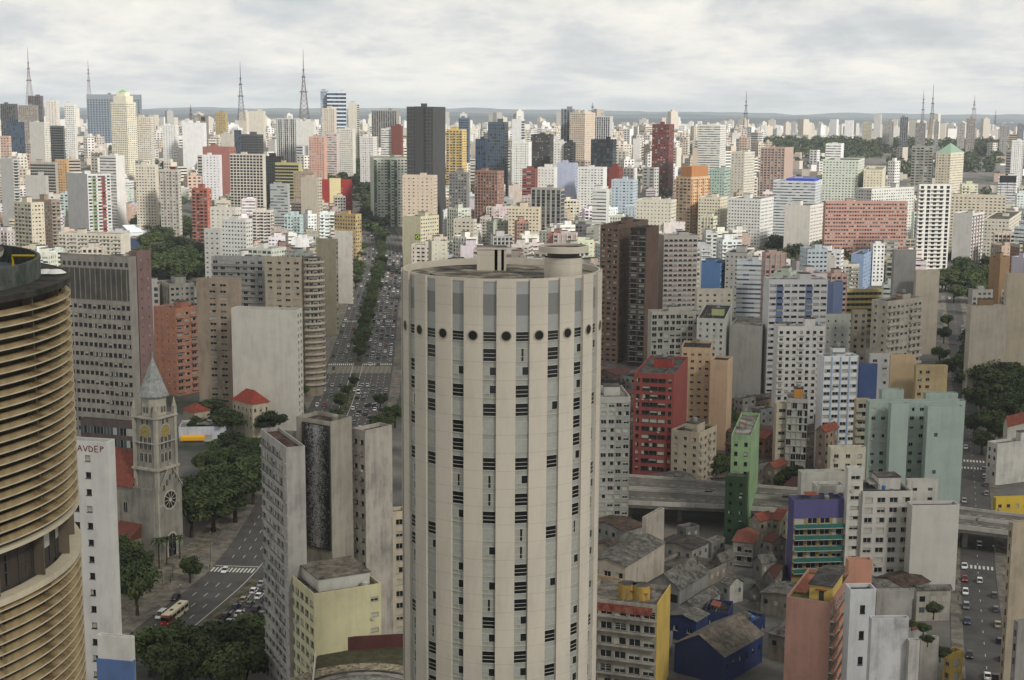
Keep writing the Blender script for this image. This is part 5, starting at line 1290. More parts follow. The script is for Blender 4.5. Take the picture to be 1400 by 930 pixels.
B('apartment_block', 'cream stepped block with small red-framed windows behind the lime green stair walls', 'building', 950, 953, 1002, 396, 740, 6, (0.80, .76, .68), dl=16, dirt=.3, Rr=G(bay=3.6, fl=3, w=.35, h=.35), house=1)
lm(B('apartment_block', 'bright blue stepped building behind the pink-banded slab', 'building', 955, 985, 1004, 360, 990, 60, (0.32, 0.50, 0.75), dirt=.15, L=BLANK, Rr=G(bay=3.5, fl=3, w=.5), hcol=(.32, .50, .75)), 'the bright blue building', 985, 370)
B('apartment_tower', 'grey tiled tower with rusty window sills by the bright blue building', 'building', 992, 1022, 1031, 346, 985, 72, (0.66, .655, .63), dr=18, dirt=.3, L=G(bay=3.2, fl=3, w=.4, h=.35), Rr=G(bay=3, fl=3, w=.6, h=.4, balc=(.8, .9, 0, (1, 0))))
# --- left background
o = B('apartment_block', 'low white stepped block with terracotta roof edge behind the grey office tower', 'building', 80, 165, 178, 320, 1150, 74, (.78, .75, .68), dr=14, dirt=.3, L=G(bay=3.4, fl=3.2, w=.5, h=.4, balc=(.8, .8, 0, (1, 1, 0))), roof=tile_mat((.45, .28, .24)))
landmark('the terracotta-edged block', 125, 330)
B('market_hall', 'white gabled hall with a bright sheet roof among the trees', 'hall', 158, 178, 205, 318, 1400, 40, (.82, .83, .84), gable=('R', 6), roof=plain((.80, .84, .86), .5, name='sheet_roof'), dirt=.1)
B('market_hall', 'blue-sided low sports hall beside the white gabled hall', 'hall', 174, 178, 210, 326, 1360, 6, (.22, .28, .44), gable=('R', 1.5), roof=ROOF_PALE, dl=18, dirt=.2)
B('house', 'little hexagon-like red-roofed pavilion hidden in the dark trees', 'pavilion', 238, 246, 262, 366, 1200, 40, (.6, .5, .42), gable=('H', 3), roof=tile_mat((.60, .30, .25)), dirt=.3)
B('house', 'villa with a bright red hipped roof beside the blank whitewashed wall', 'house', 318, 345, 368, 553, 606, 45, (.78, .72, .60), near=True, gable=('H', 5), roof=tile_mat((.70, .22, .13)), L=G(bay=3, fl=3.5, w=.4), Rr=G(bay=3, fl=3.5, w=.4), house=0)
B('house', 'small red-roofed house under trees behind the church tower', 'house', 250, 266, 287, 564, 612, 45, (.72, .66, .56), gable=('H', 3), roof=tile_mat((.66, .24, .15)))
o = lm(B('shop_building', 'white low shop with a yellow awning band beside the church', 'shop', 236, 244, 309, 584, 600, 6, (.80, .82, .86), near=True, dl=14, Rr=G(bay=5, fl=6.5, w=.55, h=.3, sill=.35), roof=ROOF_PALE, house=0), 'the yellow-awning shop', 272, 590)
wl0, wr0, zt0, g0 = DIMS[o.name]
b = MB(); b.hull8([(1, -2.0, zt0 - 5.6), (wr0 * .55, -2.0, zt0 - 5.6), (wr0 * .55, -.05, zt0 - 5.2), (1, -.05, zt0 - 5.2), (1, -2.0, zt0 - 4.2), (wr0 * .55, -2.0, zt0 - 4.2), (wr0 * .55, -.05, zt0 - 3.6), (1, -.05, zt0 - 3.6)]); b.build('awning', plain((.92, .68, .08), .5, name='yellow_awning'), o)

# the small worn houses that fill the gaps of the old quarter and the blocks around it
rs = random.Random(99)
RF = [FIBRO, FIBRO, stained((.15, .14, .13), (.30, .28, .26), .4), stained((.20, .165, .145), (.36, .30, .26), .4), tile_mat((.50, .26, .19)), tile_mat((.42, .21, .16)), ROOF, ROOF_DARK]
RN = ['grey sheet', 'streaked grey sheet', 'blackened sheet', 'brown sheet', 'clay tiled', 'dark clay tiled', 'flat concrete', 'flat bitumen']
CN = [((.56, .52, .46), 'beige'), ((.62, .61, .58), 'whitish'), ((.52, .50, .47), 'grey'), ((.58, .48, .38), 'ochre'), ((.50, .40, .35), 'brownish')]
AVL = [(p.x, p.y) for p in AV.p]; STL = [(p.x, p.y) for p in ST.p]
VC = [(fe[i].lerp(ne[i], .5), (fe[i] - ne[i]).length / 2) for i in range(len(fe))]
def on_road(x, y, r):
    if any(abs(ay - y) < 14 and -r - 6 < x - ax < AVW + r + 5 for ax, ay in AVL): return True
    if any(abs(ay - y) < 14 and -r - 3.5 < x - ax < 14 + r for ax, ay in STL): return True
    for (p, _), (q, _) in zip(VC[:-1], VC[1:]):
        if p.x - 1 <= x <= q.x + 1:
            f = (x - p.x) / max(1e-6, q.x - p.x); yc = p.y + f * (q.y - p.y)
            if abs(y - yc) < 22 + r: return True
    return False
nh = 0
yy_ = 318.0
while yy_ < 740:
    xx_ = -.37 * yy_
    while xx_ < .37 * yy_:
        x, y = xx_ + rs.uniform(-3, 3), yy_ + rs.uniform(-3, 3); xx_ += rs.uniform(13, 19)
        px, py, _ = project((x, y, 0))
        if not (800 < px < 1310 and 490 < py < 960) or (905 < px < 1068 and py > 846): continue
        wl_, wr_ = rs.uniform(10, 19), rs.uniform(10, 24); r = .5 * math.hypot(wl_, wr_)
        cx_, cy_ = x, y + r * .7
        if on_road(cx_, cy_, r * .8) or any((bx - cx_) ** 2 + (by - cy_) ** 2 < (br * .74 + r * .52) ** 2 for bx, by, br in BOXES): continue
        h = rs.uniform(4, 8.5); q = project((x, y, h)); k = rs.randrange(len(RF)); col, cn = rs.choice(CN)
        g_ = None if k >= 6 else (rs.choice('LR'), rs.uniform(.9, 1.9))
        B('low_house', auto_label(f'{cn} low house with a {RN[k]} roof', Vector((x, y, h))), 'house', None, q[0], None, q[1], y, rs.choice((33, 40, 50, 58)) + rs.uniform(-3, 3), col, L=G(bay=3.2, fl=3.2, w=.35, h=.4, top=.6), Rr=G(bay=3.2, fl=3.2, w=.35, h=.4, top=.6), dl=wl_, dr=wr_, dirt=.8, roof=RF[k], gable=g_, house=int(rs.random() < .3), group='small worn houses', seed=rs.randrange(10 ** 6))
        nh += 1
    yy_ += rs.uniform(13, 18)
print('houses', nh)
# blocks standing behind the round tower, seen when one steps to the side
for (px_, py_, y, c_, d_) in ((585, 470, 560, (.80, .77, .70), 'cream'), (640, 480, 520, (.70, .68, .64), 'grey'), (700, 470, 575, (.84, .83, .80), 'white'), (745, 500, 500, (.74, .68, .58), 'beige'), (775, 470, 610, (.78, .74, .68), 'buff'), (620, 450, 650, (.66, .60, .54), 'taupe'), (680, 440, 680, (.82, .80, .74), 'off-white'), (760, 560, 430, (.62, .60, .57), 'dusky grey'), (720, 620, 390, (.72, .70, .66), 'pale grey'), (640, 600, 400, (.78, .72, .60), 'straw')):
    B('apartment_building', f'{d_} apartment block standing close behind the round ribbed tower', 'building', px_ - 16, px_, px_ + 24, py_, y, 40, c_, L=G(), Rr=G(bay=3.4), dirt=.4, group='blocks behind the round tower')
# ------------------------------------------------------------------ the city behind: buildings one can single out
GR, STR, DOT = G(bay=3.2, fl=3.0, w=.52, h=.38), S(fl=3.1, h=.36, bay=4, glass=(3, 4, 4, 5)), G(bay=3.8, fl=3.1, w=.34, h=.30)
GLZ = S(fl=3.6, h=.74, sill=.1, bay=3, glass=(7, 7, 3, 7), top=2)
DKS = S(fl=3.5, h=.66, sill=.15, bay=3, glass=(3,), top=2)
FINS = G(bay=3.4, fl=3.2, w=.6, h=.5, fin=(.4, .7, 0))
VERT = G(bay=4, fl=3.2, w=.62, h=.9, sill=.05, glass=(3, 3, 4))
BALB = G(bay=4.4, fl=3.1, w=.62, h=.5, balc=(1.2, .9, 0, (1, 0)))
T, O, A = 'apartment_tower', 'office_tower', 'apartment_block'
far = [
 # skyline, from the left edge of the photograph
 (T, 0, 20, 24, 142, 2600, 80, (.34, .32, .31), VERT, None, 'dark brown ribbed tower at the skyline edge', None),
 (O, 9, 31, 33, 167, 2350, 82, (.18, .24, .33), GLZ, None, 'dark blue glass block under the ribbed brown tower', None),
 (T, 25, 50, 52, 144, 2500, 80, (.58, .54, .49), GR, None, 'grey brown lattice-fronted tower beneath the first mast', None),
 (T, 38, 57, 59, 131, 2700, 80, (.45, .40, .42), VERT, None, 'reddish grey tower carrying the first mast', 'the first mast tower'),
 (T, 61, 77, 81, 138, 2300, 76, (.86, .83, .78), DOT, DOT, 'slim white tower with dotted windows near the first mast', None),
 (T, 88, 101, 104, 143, 2200, 76, (.88, .87, .84), GR, DOT, 'slim white balcony tower between the first mast and the blue slab', None),
 (T, 40, 60, 68, 167, 1950, 62, (.80, .78, .74), BLANK, GR, 'pale tower with blank flank below the slim white towers', None),
 (O, 68, 86, 88, 172, 2000, 82, (.38, .40, .39), DKS, None, 'grey green glass-banded block', None),
 (O, 115, 118, 191, 129, 2700, 3, (.52, .56, .60), None, G(bay=5.5, fl=4.2, w=.62, h=.62, glass=(7, 7, 7, 4), top=9), 'wide blue glass slab hotel with a grey frame on the skyline', 'the wide blue skyline slab'),
 (T, 151, 173, 186, 140, 2000, 66, (.87, .84, .74), GR, GR, 'tall cream wedding-cake tower with a green cap', 'the green-capped cream tower'),
 (A, 184, 206, 210, 160, 2050, 78, (.84, .81, .74), GR, GR, 'cream stepped wing beside the green-capped tower', None),
 (A, 222, 240, 244, 171, 2200, 74, (.88, .88, .87), DOT, DOT, 'small white block with rounded plant rooms', None),
 (A, 249, 278, 282, 168, 2150, 80, (.88, .88, .88), BLANK, BLANK, 'white block with one dark panel', None),
 (O, 264, 282, 285, 158, 2600, 78, (.55, .49, .43), G(bay=12, fl=12, w=.6, h=.6), None, 'brown frame building with two square voids', None),
 (A, 294, 308, 311, 154, 2700, 78, (.70, .60, .36), GR, None, 'yellowish skyline block by the second mast', None),
 (T, 340, 360, 363, 152, 2400, 78, (.82, .79, .72), BLANK, None, 'blank beige skyline tower beyond the second mast', None),
 (T, 302, 317, 320, 183, 1750, 76, (.76, .73, .68), BLANK, GR, 'blank grey beige party-wall tower', None),
 (O, 320, 328, 330, 178, 2000, 70, (.20, .23, .27), GLZ, GLZ, 'small dark glass box building', None),
 (O, 330, 352, 360, 184, 1900, 70, (.33, .33, .33), DKS, DKS, 'dark gridded office with low silhouette', None),
 (A, 277, 314, 322, 201, 1600, 74, (.66, .40, .35), BLANK, GR, 'red brown flat block', None),
 (T, 276, 300, 303, 212, 1450, 78, (.86, .85, .86), DOT, None, 'white tower with two dotted window columns', None),
 (T, 314, 359, 363, 211, 1280, 76, (.80, .76, .70), G(bay=3.6, fl=3.3, w=.76, h=.7, glass=(3, 3, 3)), BLANK, 'tower with black windows in a white grid and mustard edges', 'the black-and-white gridded tower'),
 (T, 0, 12, 15, 186, 1500, 70, (.80, .66, .58), GR, GR, 'pinkish tower cut by the frame edge', None),
 (T, 0, 17, 25, 217, 1250, 60, (.70, .70, .68), BLANK, BALB, 'grey blank-flanked tower with white balconies at the frame edge', None),
 (A, 41, 75, 79, 222, 1450, 76, (.66, .62, .56), DKS, None, 'brown strip-windowed block', None),
 (A, 75, 91, 94, 218, 1480, 76, (.80, .62, .40), GR, None, 'orange tinted block beside the strip-windowed one', None),
 (A, 34, 62, 66, 240, 1150, 76, (.70, .69, .66), BLANK, None, 'plain grey party-wall block', None),
 (T, 136, 158, 170, 213, 1200, 62, (.84, .82, .80), STR, BLANK, 'white strip tower with a navy edge and beige flank', None),
 (A, 91, 119, 151, 238, 1050, 40, (.78, .78, .77), BLANK, G(bay=4.2, fl=3.0, w=.62, h=.55, cols=(0, 6, 0, 1)), 'pale grey slab whose right flank mixes coloured window panels', 'the pale grey patchwork slab'),
 (T, 185, 212, 216, 226, 1150, 78, (.82, .78, .70), GR, None, 'beige tower with a bluish crown', None),
 (T, 218, 243, 247, 232, 1120, 76, (.74, .71, .66), G(bay=3.2, fl=3.1, w=.5, h=.42, cols=(0, 1)), GR, 'ribbed grey beige tower with a red rooftop box', None),
 (T, 19, 42, 60, 277, 900, 50, (.76, .72, .62), BALB, GR, 'cream tower with stacked balconies behind the curved building', None),
 (T, 44, 70, 82, 274, 940, 55, (.58, .50, .42), GR, BALB, 'brown tower with ribbed front behind the curved building', 'the brown ribbed tower'),
 (T, 262, 283, 289, 258, 1000, 62, (.72, .38, .30), BALB, GR, 'red and white striped rounded tower near the dark trees', 'the red-and-white striped tower'),
 (A, 279, 300, 304, 313, 800, 74, (.84, .83, .80), DOT, None, 'small white pierced block beside the dark trees', None),
 (A, 287, 322, 330, 284, 930, 74, (.80, .78, .73), DOT, DOT, 'cream flat block with tiny paired windows', None),
 (A, 303, 336, 345, 300, 880, 68, (.82, .82, .79), GR, GR, 'white stepped block with pale balconies', None),
 # centre left
 (O, 377, 405, 409, 162, 2350, 78, (.78, .78, .76), VERT, None, 'white slab with dark vertical window ribs', None),
 (A, 408, 429, 432, 166, 2300, 78, (.84, .83, .80), BLANK, None, 'white slab with one dark shaft', None),
 (O, 436, 438, 448, 124, 2600, 4, (.58, .64, .72), None, STR, 'pale blue service shaft tower of the skyline bank', None),
 (O, 446, 447, 473, 126, 2590, 4, (.78, .83, .88), None, S(fl=7, h=.6, bay=4, glass=(7, 7, 3)), 'white and blue striped bank tower on the skyline', 'the striped bank tower'),
 (T, 440, 457, 460, 148, 2200, 78, (.82, .77, .70), GR, None, 'beige tower standing before the striped bank tower', None),
 (T, 476, 488, 491, 141, 2350, 74, (.84, .81, .74), BLANK, DKS, 'white tower with a dark glass back', None),
 (O, 508, 542, 546, 151, 2300, 78, (.60, .58, .55), VERT, None, 'grey columned office with dark glass bays', None),
 (A, 521, 535, 538, 176, 1900, 76, (.85, .84, .82), STR, None, 'white strip block joined to a red brown shaft', None),
 (T, 535, 548, 551, 172, 1890, 76, (.50, .25, .20), BLANK, None, 'red brown shaft tower', None),
 (T, 461, 482, 486, 176, 1950, 76, (.84, .82, .77), GR, None, 'cream tower crowned by a low plant room', None),
 (T, 492, 510, 516, 187, 1850, 72, (.86, .85, .83), GR, GR, 'white tower with curved balconies in the middle distance', None),
 (A, 422, 443, 447, 187, 1800, 76, (.82, .62, .54), GR, None, 'pink stepped apartment house', None),
 (A, 446, 460, 463, 182, 1900, 76, (.80, .72, .70), STR, None, 'white block striped with pink', None),
 (O, 376, 408, 413, 223, 1350, 72, (.72, .68, .44), DKS, None, 'yellow and dark striped office', 'the yellow striped tower'),
 (O, 361, 384, 388, 214, 1400, 72, (.20, .18, .17), DKS, DKS, 'black office block beside the yellow striped one', None),
 (O, 369, 393, 396, 252, 1150, 76, (.64, .66, .66), STR, None, 'small pale grey striped office', None),
 (A, 401, 428, 433, 235, 1250, 70, (.66, .58, .47), DOT, None, 'tan block with a plain roofline', None),
 (A, 411, 434, 440, 243, 1180, 70, (.74, .69, .61), BLANK, GR, 'beige party-wall block next to the red building', None),
 (A, 433, 436, 481, 246, 1450, 5, (.66, .15, .13), None, G(bay=7, fl=3.2, w=.12, h=.3), 'bright red apartment building with a cream central stripe', 'the bright red building'),
 (T, 506, 511, 557, 216, 1300, 8, (.76, .77, .70), BLANK, G(bay=3.6, fl=3.1, w=.62, h=.46, cols=(6, 0, 0, 0, 6, 0)), 'pale tower with green vertical stripes', 'the green-striped tower'),
 (O, 556, 592, 609, 146, 1200, 78, (.285, .285, .285), G(bay=2.6, fl=3.6, w=.4, h=.5, glass=(3,), fin=(.25, .5, 0)), BLANK, 'black monolithic office tower breaking the skyline', 'the black tower'),
 (T, 550, 593, 598, 240, 1080, 78, (.80, .72, .63), DOT, GR, 'salmon beige tower at the foot of the black tower', None),
 (A, 551, 575, 600, 296, 930, 55, (.76, .73, .60), BLANK, GR, 'cream block bearing a painted yellow and green flag', 'the flag block'),
 (A, 620, 648, 652, 300, 930, 70, (.76, .73, .65), GR, GR, 'cream block left of the brown-tiled roofs', None),
 (O, 627, 641, 643, 161, 2100, 78, (.40, .46, .52), GLZ, None, 'small blue grey tower beyond the yellow tower', None),
 (T, 610, 632, 638, 177, 1550, 68, (.86, .72, .40), BALB, GR, 'bright yellow stepped apartment tower', 'the bright yellow tower'),
 (O, 650, 664, 667, 190, 1700, 74, (.20, .25, .36), GLZ, None, 'navy glass tower with white edges', None),
 (O, 667, 690, 695, 167, 1600, 74, (.30, .36, .38), GLZ, DKS, 'mirror glass tower reflecting pale clouds', 'the mirror glass tower'),
 (A, 649, 680, 689, 234, 1200, 66, (.62, .45, .38), FINS, GR, 'brick coloured block with white balcony grid', None),
 (A, 614, 638, 642, 236, 1180, 76, (.50, .49, .48), FINS, None, 'dark grey ribbed block', None),
 (A, 695, 737, 741, 283, 1060, 76, (.82, .76, .64), GR, None, 'cream tower with close dotted windows behind the round tower', None),
 # centre right
 (T, 700, 713, 717, 163, 1900, 74, (.86, .87, .86), BLANK, GLZ, 'thin white tower with teal glass flank', None),
 (T, 702, 723, 727, 194, 1550, 74, (.88, .88, .86), GR, None, 'white gridded tower below the thin white one', None),
 (O, 726, 752, 757, 184, 1700, 74, (.28, .25, .24), GR, DKS, 'dark brown stepped office', 'the dark brown stepped office'),
 (T, 757, 771, 775, 194, 1650, 74, (.86, .85, .82), DOT, None, 'white narrow tower', None),
 (T, 772, 784, 787, 195, 1640, 74, (.24, .24, .25), BALB, None, 'black balcony tower', None),
 (T, 767, 783, 786, 149, 2000, 76, (.52, .53, .56), VERT, None, 'grey ribbed tower topping the central skyline', None),
 (T, 779, 800, 814, 154, 1950, 62, (.82, .74, .65), GR, DOT, 'tall beige tower with even dotted windows on the central skyline', 'the tall beige tower'),
 (T, 813, 834, 838, 159, 2150, 76, (.76, .76, .76), VERT, None, 'white ribbed tower past the tall beige one', None),
 (O, 808, 838, 843, 191, 1620, 74, (.17, .18, .19), VERT, GLZ, 'twin black glass tower', 'the twin black glass tower'),
 (A, 892, 915, 922, 170, 1900, 70, (.52, .22, .19), FINS, GR, 'stepped dark red office', 'the stepped dark red office'),
 (T, 955, 985, 993, 171, 1800, 70, (.86, .85, .82), STR, GR, 'white tower striped by balconies with stepped top', 'the white stepped-top tower'),
 (T, 1000, 1018, 1032, 208, 1400, 60, (.82, .79, .72), DOT, GR, 'cream tower with a flat roof garden', None),
 (T, 924, 945, 971, 242, 1100, 50, (.80, .66, .50), BALB, G(bay=3.4, fl=3.1, w=.5, h=.4, cols=(6, 0, 0)), 'tan and white tower with an ochre crown', 'the ochre-crowned tower'),
 (A, 970, 991, 999, 231, 1250, 70, (.62, .72, .66), GR, STR, 'mint grey tower next to the ochre-crowned one', None),
 (A, 832, 846, 852, 229, 1350, 70, (.55, .22, .18), BLANK, GR, 'small red block', None),
 (A, 714, 732, 735, 231, 1300, 74, (.60, .30, .26), STR, None, 'brick red striped block', None),
 (A, 735, 758, 762, 229, 1300, 74, (.86, .85, .83), DOT, None, 'white dotted block', None),
 (A, 761, 786, 790, 223, 1330, 74, (.66, .69, .80), BLANK, GR, 'lavender blank-sided block', 'the lavender block'),
 (A, 790, 825, 830, 229, 1280, 74, (.86, .86, .84), GR, None, 'broad white block with large square windows', None),
 (O, 810, 829, 833, 259, 1050, 74, (.80, .80, .79), STR, None, 'white and grey striped office', None),
 (O, 726, 767, 772, 258, 1060, 70, (.62, .60, .56), VERT, GLZ, 'grey office with a navy glass corner', None),
 (A, 870, 918, 925, 274, 1020, 70, (.82, .80, .72), DOT, GR, 'cream low block before the ochre-crowned tower', None),
 (A, 836, 866, 872, 246, 1200, 72, (.70, .77, .82), GR, GR, 'pale blue trimmed block', None),
 (A, 955, 985, 995, 270, 1080, 66, (.84, .80, .70), GR, GR, 'cream tower with rounded top floors', None),
 (A, 996, 1040, 1058, 272, 1050, 62, (.84, .84, .82), GR, GR, 'long white slab with even windows', 'the long white slab'),
 (A, 1073, 1108, 1126, 281, 1000, 60, (.84, .82, .78), BLANK, GR, 'white slab with buff flank beside the brick-red slab', None),
 (A, 1126, 1129, 1241, 275, 950, 4, (.72, .52, .46), None, G(bay=2.6, fl=3.1, w=.62, h=.44, pier=1), 'very wide brick-red apartment slab gridded with windows', 'the wide brick-red slab'),
 (A, 1040, 1073, 1085, 202, 1600, 66, (.74, .62, .56), FINS, BLANK, 'brick and white tower with a terracotta flank', None),
 (A, 1129, 1150, 1154, 197, 1750, 74, (.90, .90, .89), STR, None, 'small white striped tower on the slope', None),
 (A, 1125, 1174, 1182, 219, 1350, 72, (.80, .83, .76), GR, GR, 'pale green tower with bands of white balconies', 'the pale green tower'),
 (A, 1181, 1207, 1211, 232, 1330, 74, (.84, .80, .68), DOT, None, 'cream block beside the pale green tower', None),
 (A, 1057, 1115, 1123, 248, 1180, 70, (.78, .80, .82), STR, GR, 'white block with a bright blue roof band', 'the blue-roofed white block'),
 (T, 1247, 1276, 1281, 200, 1500, 72, (.58, .57, .54), BALB, None, 'grey tower with dark square openings', None),
 (T, 1280, 1300, 1318, 209, 1480, 55, (.82, .78, .68), GR, GR, 'cream tower under a green gabled roof', 'the green-gabled tower'),
 (T, 1255, 1257, 1301, 252, 900, 6, (.84, .83, .80), BLANK, G(bay=5.5, fl=3.05, w=.5, h=.72, glass=(3,), balc=(1.3, .9, 0, (1, 0, 1))), 'tall white tower striped with black balcony shafts', 'the white tower with black balconies'),
 (A, 1300, 1376, 1386, 268, 1100, 72, (.80, .75, .65), GR, GR, 'long beige block with rows of paired windows', None),
 (A, 1304, 1330, 1346, 292, 960, 55, (.80, .79, .77), BLANK, G(bay=2.6, fl=3, w=.66, h=.5, cols=(0, 6, 0)), 'white slab with a patchwork of dark red panels', None),
 (A, 1346, 1380, 1396, 300, 1000, 66, (.80, .77, .70), GR, GR, 'beige block below the long beige one', None),
 (A, 1365, 1390, 1410, 242, 1350, 66, (.86, .86, .87), STR, GR, 'white block behind the dark rooftop screen', None),
 (A, 1170, 1192, 1250, 258, 1120, 40, (.80, .80, .77), GR, GR, 'grey white stepped block behind the brick-red slab', None),
 # far right hill
 (T, 1231, 1242, 1245, 160, 2900, 74, (.50, .50, .52), VERT, None, 'grey hilltop tower near the radio masts', None),
 (T, 1207, 1222, 1226, 166, 2950, 74, (.62, .60, .58), GR, None, 'beige round-topped hill tower', None),
 (T, 1180, 1192, 1196, 167, 3100, 74, (.72, .68, .58), GR, None, 'yellowish hill tower', None),
 (T, 1252, 1266, 1270, 168, 2900, 74, (.52, .50, .48), GR, None, 'brown hill block at the foot of the thin mast', None),
 (T, 1278, 1284, 1287, 166, 3000, 74, (.56, .56, .56), GR, None, 'slim grey hill tower beside the thick mast', None),
 (T, 1322, 1334, 1337, 162, 2800, 74, (.58, .55, .52), GR, None, 'brownish hill tower carrying the right-hand mast', 'the masted hill tower'),
 (T, 1310, 1320, 1323, 168, 2850, 74, (.66, .64, .62), GR, None, 'pale hill block by the masted hill tower', None),
 (T, 1368, 1380, 1384, 172, 2800, 74, (.60, .59, .58), GR, None, 'grey hill tower close to the frame edge', None),
 (T, 1392, 1400, 1404, 171, 2700, 74, (.48, .48, .52), GR, None, 'dark hill tower at the very edge of the view', None),
 (T, 1384, 1400, 1412, 192, 2100, 74, (.88, .88, .87), GR, GR, 'white tower at the edge of the wooded hill', None),
]
for (nm, xl, xc, xr, vt, D, a, col, Ls, Rs, lab, mark) in far:
    kw = {}
    D = float(np.interp(D, [850, 900, 1300, 1700, 2050, 2200, 5000], [900, 1160, 1560, 1830, 2080, 2200, 5000]))
    if 'mustard' in lab: kw = dict(col2=(.70, .58, .30), col3=(.7, .58, .3))
    if 'red panels' in lab: kw = dict(col3=(.42, .16, .16))
    if 'cream central' in lab: kw = dict(col3=(.84, .78, .56))
    if 'green vertical' in lab: kw = dict(col3=(.34, .46, .33), hcol=(.36, .48, .36))
    if 'ochre crown' in lab: kw = dict(col3=(.72, .46, .24), hcol=(.72, .46, .24))
    if 'coloured window' in lab: kw = dict(col2=(.58, .26, .22), col3=(.52, .58, .40))
    if 'red rooftop' in lab: kw = dict(hcol=(.48, .14, .14))
    if 'striped rounded' in lab: kw = dict(col2=(.84, .80, .76))
    if 'terracotta' in lab: kw = dict(col2=(.86, .84, .8), col3=(.6, .33, .25))
    jr = random.Random(int(xc * 5 + vt))
    def jit(st):
        if not st or st['t'] == 'blank' or 'cols' in st: return st
        st = dict(st); st['bay'] *= jr.uniform(.8, 1.25); st['fl'] *= jr.uniform(.95, 1.06)
        if st['t'] == 'grid' and 'fin' not in st and jr.random() < .4: st['wf'] = lambda i, nb, a_=st['w'], n_=jr.randrange(2, 5): a_ * (.5 if i % n_ == 0 else 1.1)
        return st
    Ls, Rs = jit(Ls), jit(Rs)
    words_ = lab if len(lab.split()) > 3 else lab + ' in the middle distance'
    p = at_d(xc, vt, D)
    if lab in USED or mark is None: words_ = auto_label(words_, p) if len(words_.split()) < 8 else words_
    o = B(nm, words_, 'office' if nm == O else 'building', xl, xc, xr, vt, D, a, col, L=Ls, Rr=Rs, dirt=.22, dl=16, dr=18, blk=GR if D < 1500 else BLANK, seed=int(xc * 3 + vt), **kw)
    if mark: landmark(mark, xc, vt + 20)
    wl0, wr0, zt0, g0 = DIMS[o.name]
    def rel(v): return at_d(xc, v, D).z - g0
    if 'green cap' in lab:
        for k_, (s_, v0, v1) in enumerate(((.78, 140, 131), (.52, 131, 126))):
            b = MB(); cx_, cy_ = wr0 / 2, wl0 / 2; b.box(cx_ - wr0 * s_ / 2, cx_ + wr0 * s_ / 2, cy_ - wl0 * s_ / 2, cy_ + wl0 * s_ / 2, zt0 - .9 if k_ == 0 else rel(v0), rel(v1)); b.build('setback', wall_mat(col, .2), o)
        b = MB(); b.lathe([(wr0 * .30, rel(138)), (wr0 * .28, rel(134)), (.1, rel(131.5))], 12, wr0 * .5, wl0 * .85); b.lathe([(wr0 * .3, rel(126)), (.1, rel(122))], 8, wr0 / 2, wl0 / 2); b.build('green_cap', plain((.42, .66, .36), .6, name='copper_green'), o)
    if 'ochre crown' in lab:
        b = MB(); b.box(wr0 * .1, wr0 * .95, wl0 * .1, wl0 * .8, zt0 - .9, rel(228)); b.build('crown', wall_mat((.72, .46, .24), .2), o)
    if 'green gabled' in lab:
        b = MB(); b.poly([(0, 0, zt0 + .05), (wr0, 0, zt0 + .05), (wr0 * .5, wl0 * .5, rel(196))]); b.poly([(wr0, 0, zt0 + .05), (wr0, wl0, zt0 + .05), (wr0 * .5, wl0 * .5, rel(196))]); b.poly([(0, wl0, zt0 + .05), (0, 0, zt0 + .05), (wr0 * .5, wl0 * .5, rel(196))]); b.poly([(wr0, wl0, zt0 + .05), (0, wl0, zt0 + .05), (wr0 * .5, wl0 * .5, rel(196))]); b.build('gable_roof', plain((.48, .58, .50), .5, name='green_roof'), o)
    if 'blue roof band' in lab:
        b = MB(); b.box(2, wr0 if wr0 > 10 else 10, 2, wl0 * .7, zt0 - .9, zt0 + 2.2); b.build('roof_band', plain((.20, .28, .68), .5, name='blue_roof'), o)
    if 'central stripe' in lab:
        b = MB(); b.box(wr0 * .32, wr0 * .66, -.15, 8, 0, rel(244)); b.build('centre_bay', wall_mat((.84, .78, .56), .2), o)
    if 'monolithic' in lab:
        b = MB(); b.box(-.35, -.02, wl0 * .30, wl0 * .36, 0, zt0 - .5); b.box(-.6, 0, wl0 * .36, wl0 * .7, 0, zt0 + .2, 1); b.build('vertical_bay', [GLASS_DARK, wall_mat((.25, .25, .255), .1)], o)
    if 'flag' in lab:
        y_, z_, s_ = wl0 * .14, rel(324), 3.2
        b = MB(); X = -.06
        b.quad((X, y_ + 3.4, z_ - 2.6), (X, y_ - 2.4, z_ - 2.6), (X, y_ - 2.4, z_ + 2.0), (X, y_ + 3.4, z_ + 2.0), 0)
        b.poly([(X - .03, y_ + 3.0, z_ - .3), (X - .03, y_ + .5, z_ - 2.2), (X - .03, y_ - 2.0, z_ - .3), (X - .03, y_ + .5, z_ + 1.6)], 1)
        b.poly([(X - .06, y_ + .5 + 1.0 * math.cos(i * math.pi / 8), z_ - .3 + 1.0 * math.sin(i * math.pi / 8)) for i in range(16)][::-1], 2)
        b.build('painted_flag', [plain((.12, .50, .22), .7), plain((.93, .84, .12), .7), plain((.12, .2, .5), .7)], o)
# dark rooftop screen
p = at_d(1378, 250, 1540)
t = empty('rooftop_screen', (p.x, p.y, p.z - 14), 0, 'dark blank advertising screen on legs above the white rooftops near the frame edge', 'billboard')
b = MB(); b.box(-9, 9, 0, .5, 14, 21.5); b.build('panel', plain((.10, .10, .12), .4), t)
b = MB()
for x in (-7, 0, 7): b.tube([(x, .8, 0), (x, .6, 14.5)], [.3, .3], 6)
b.build('leg', METAL, t)
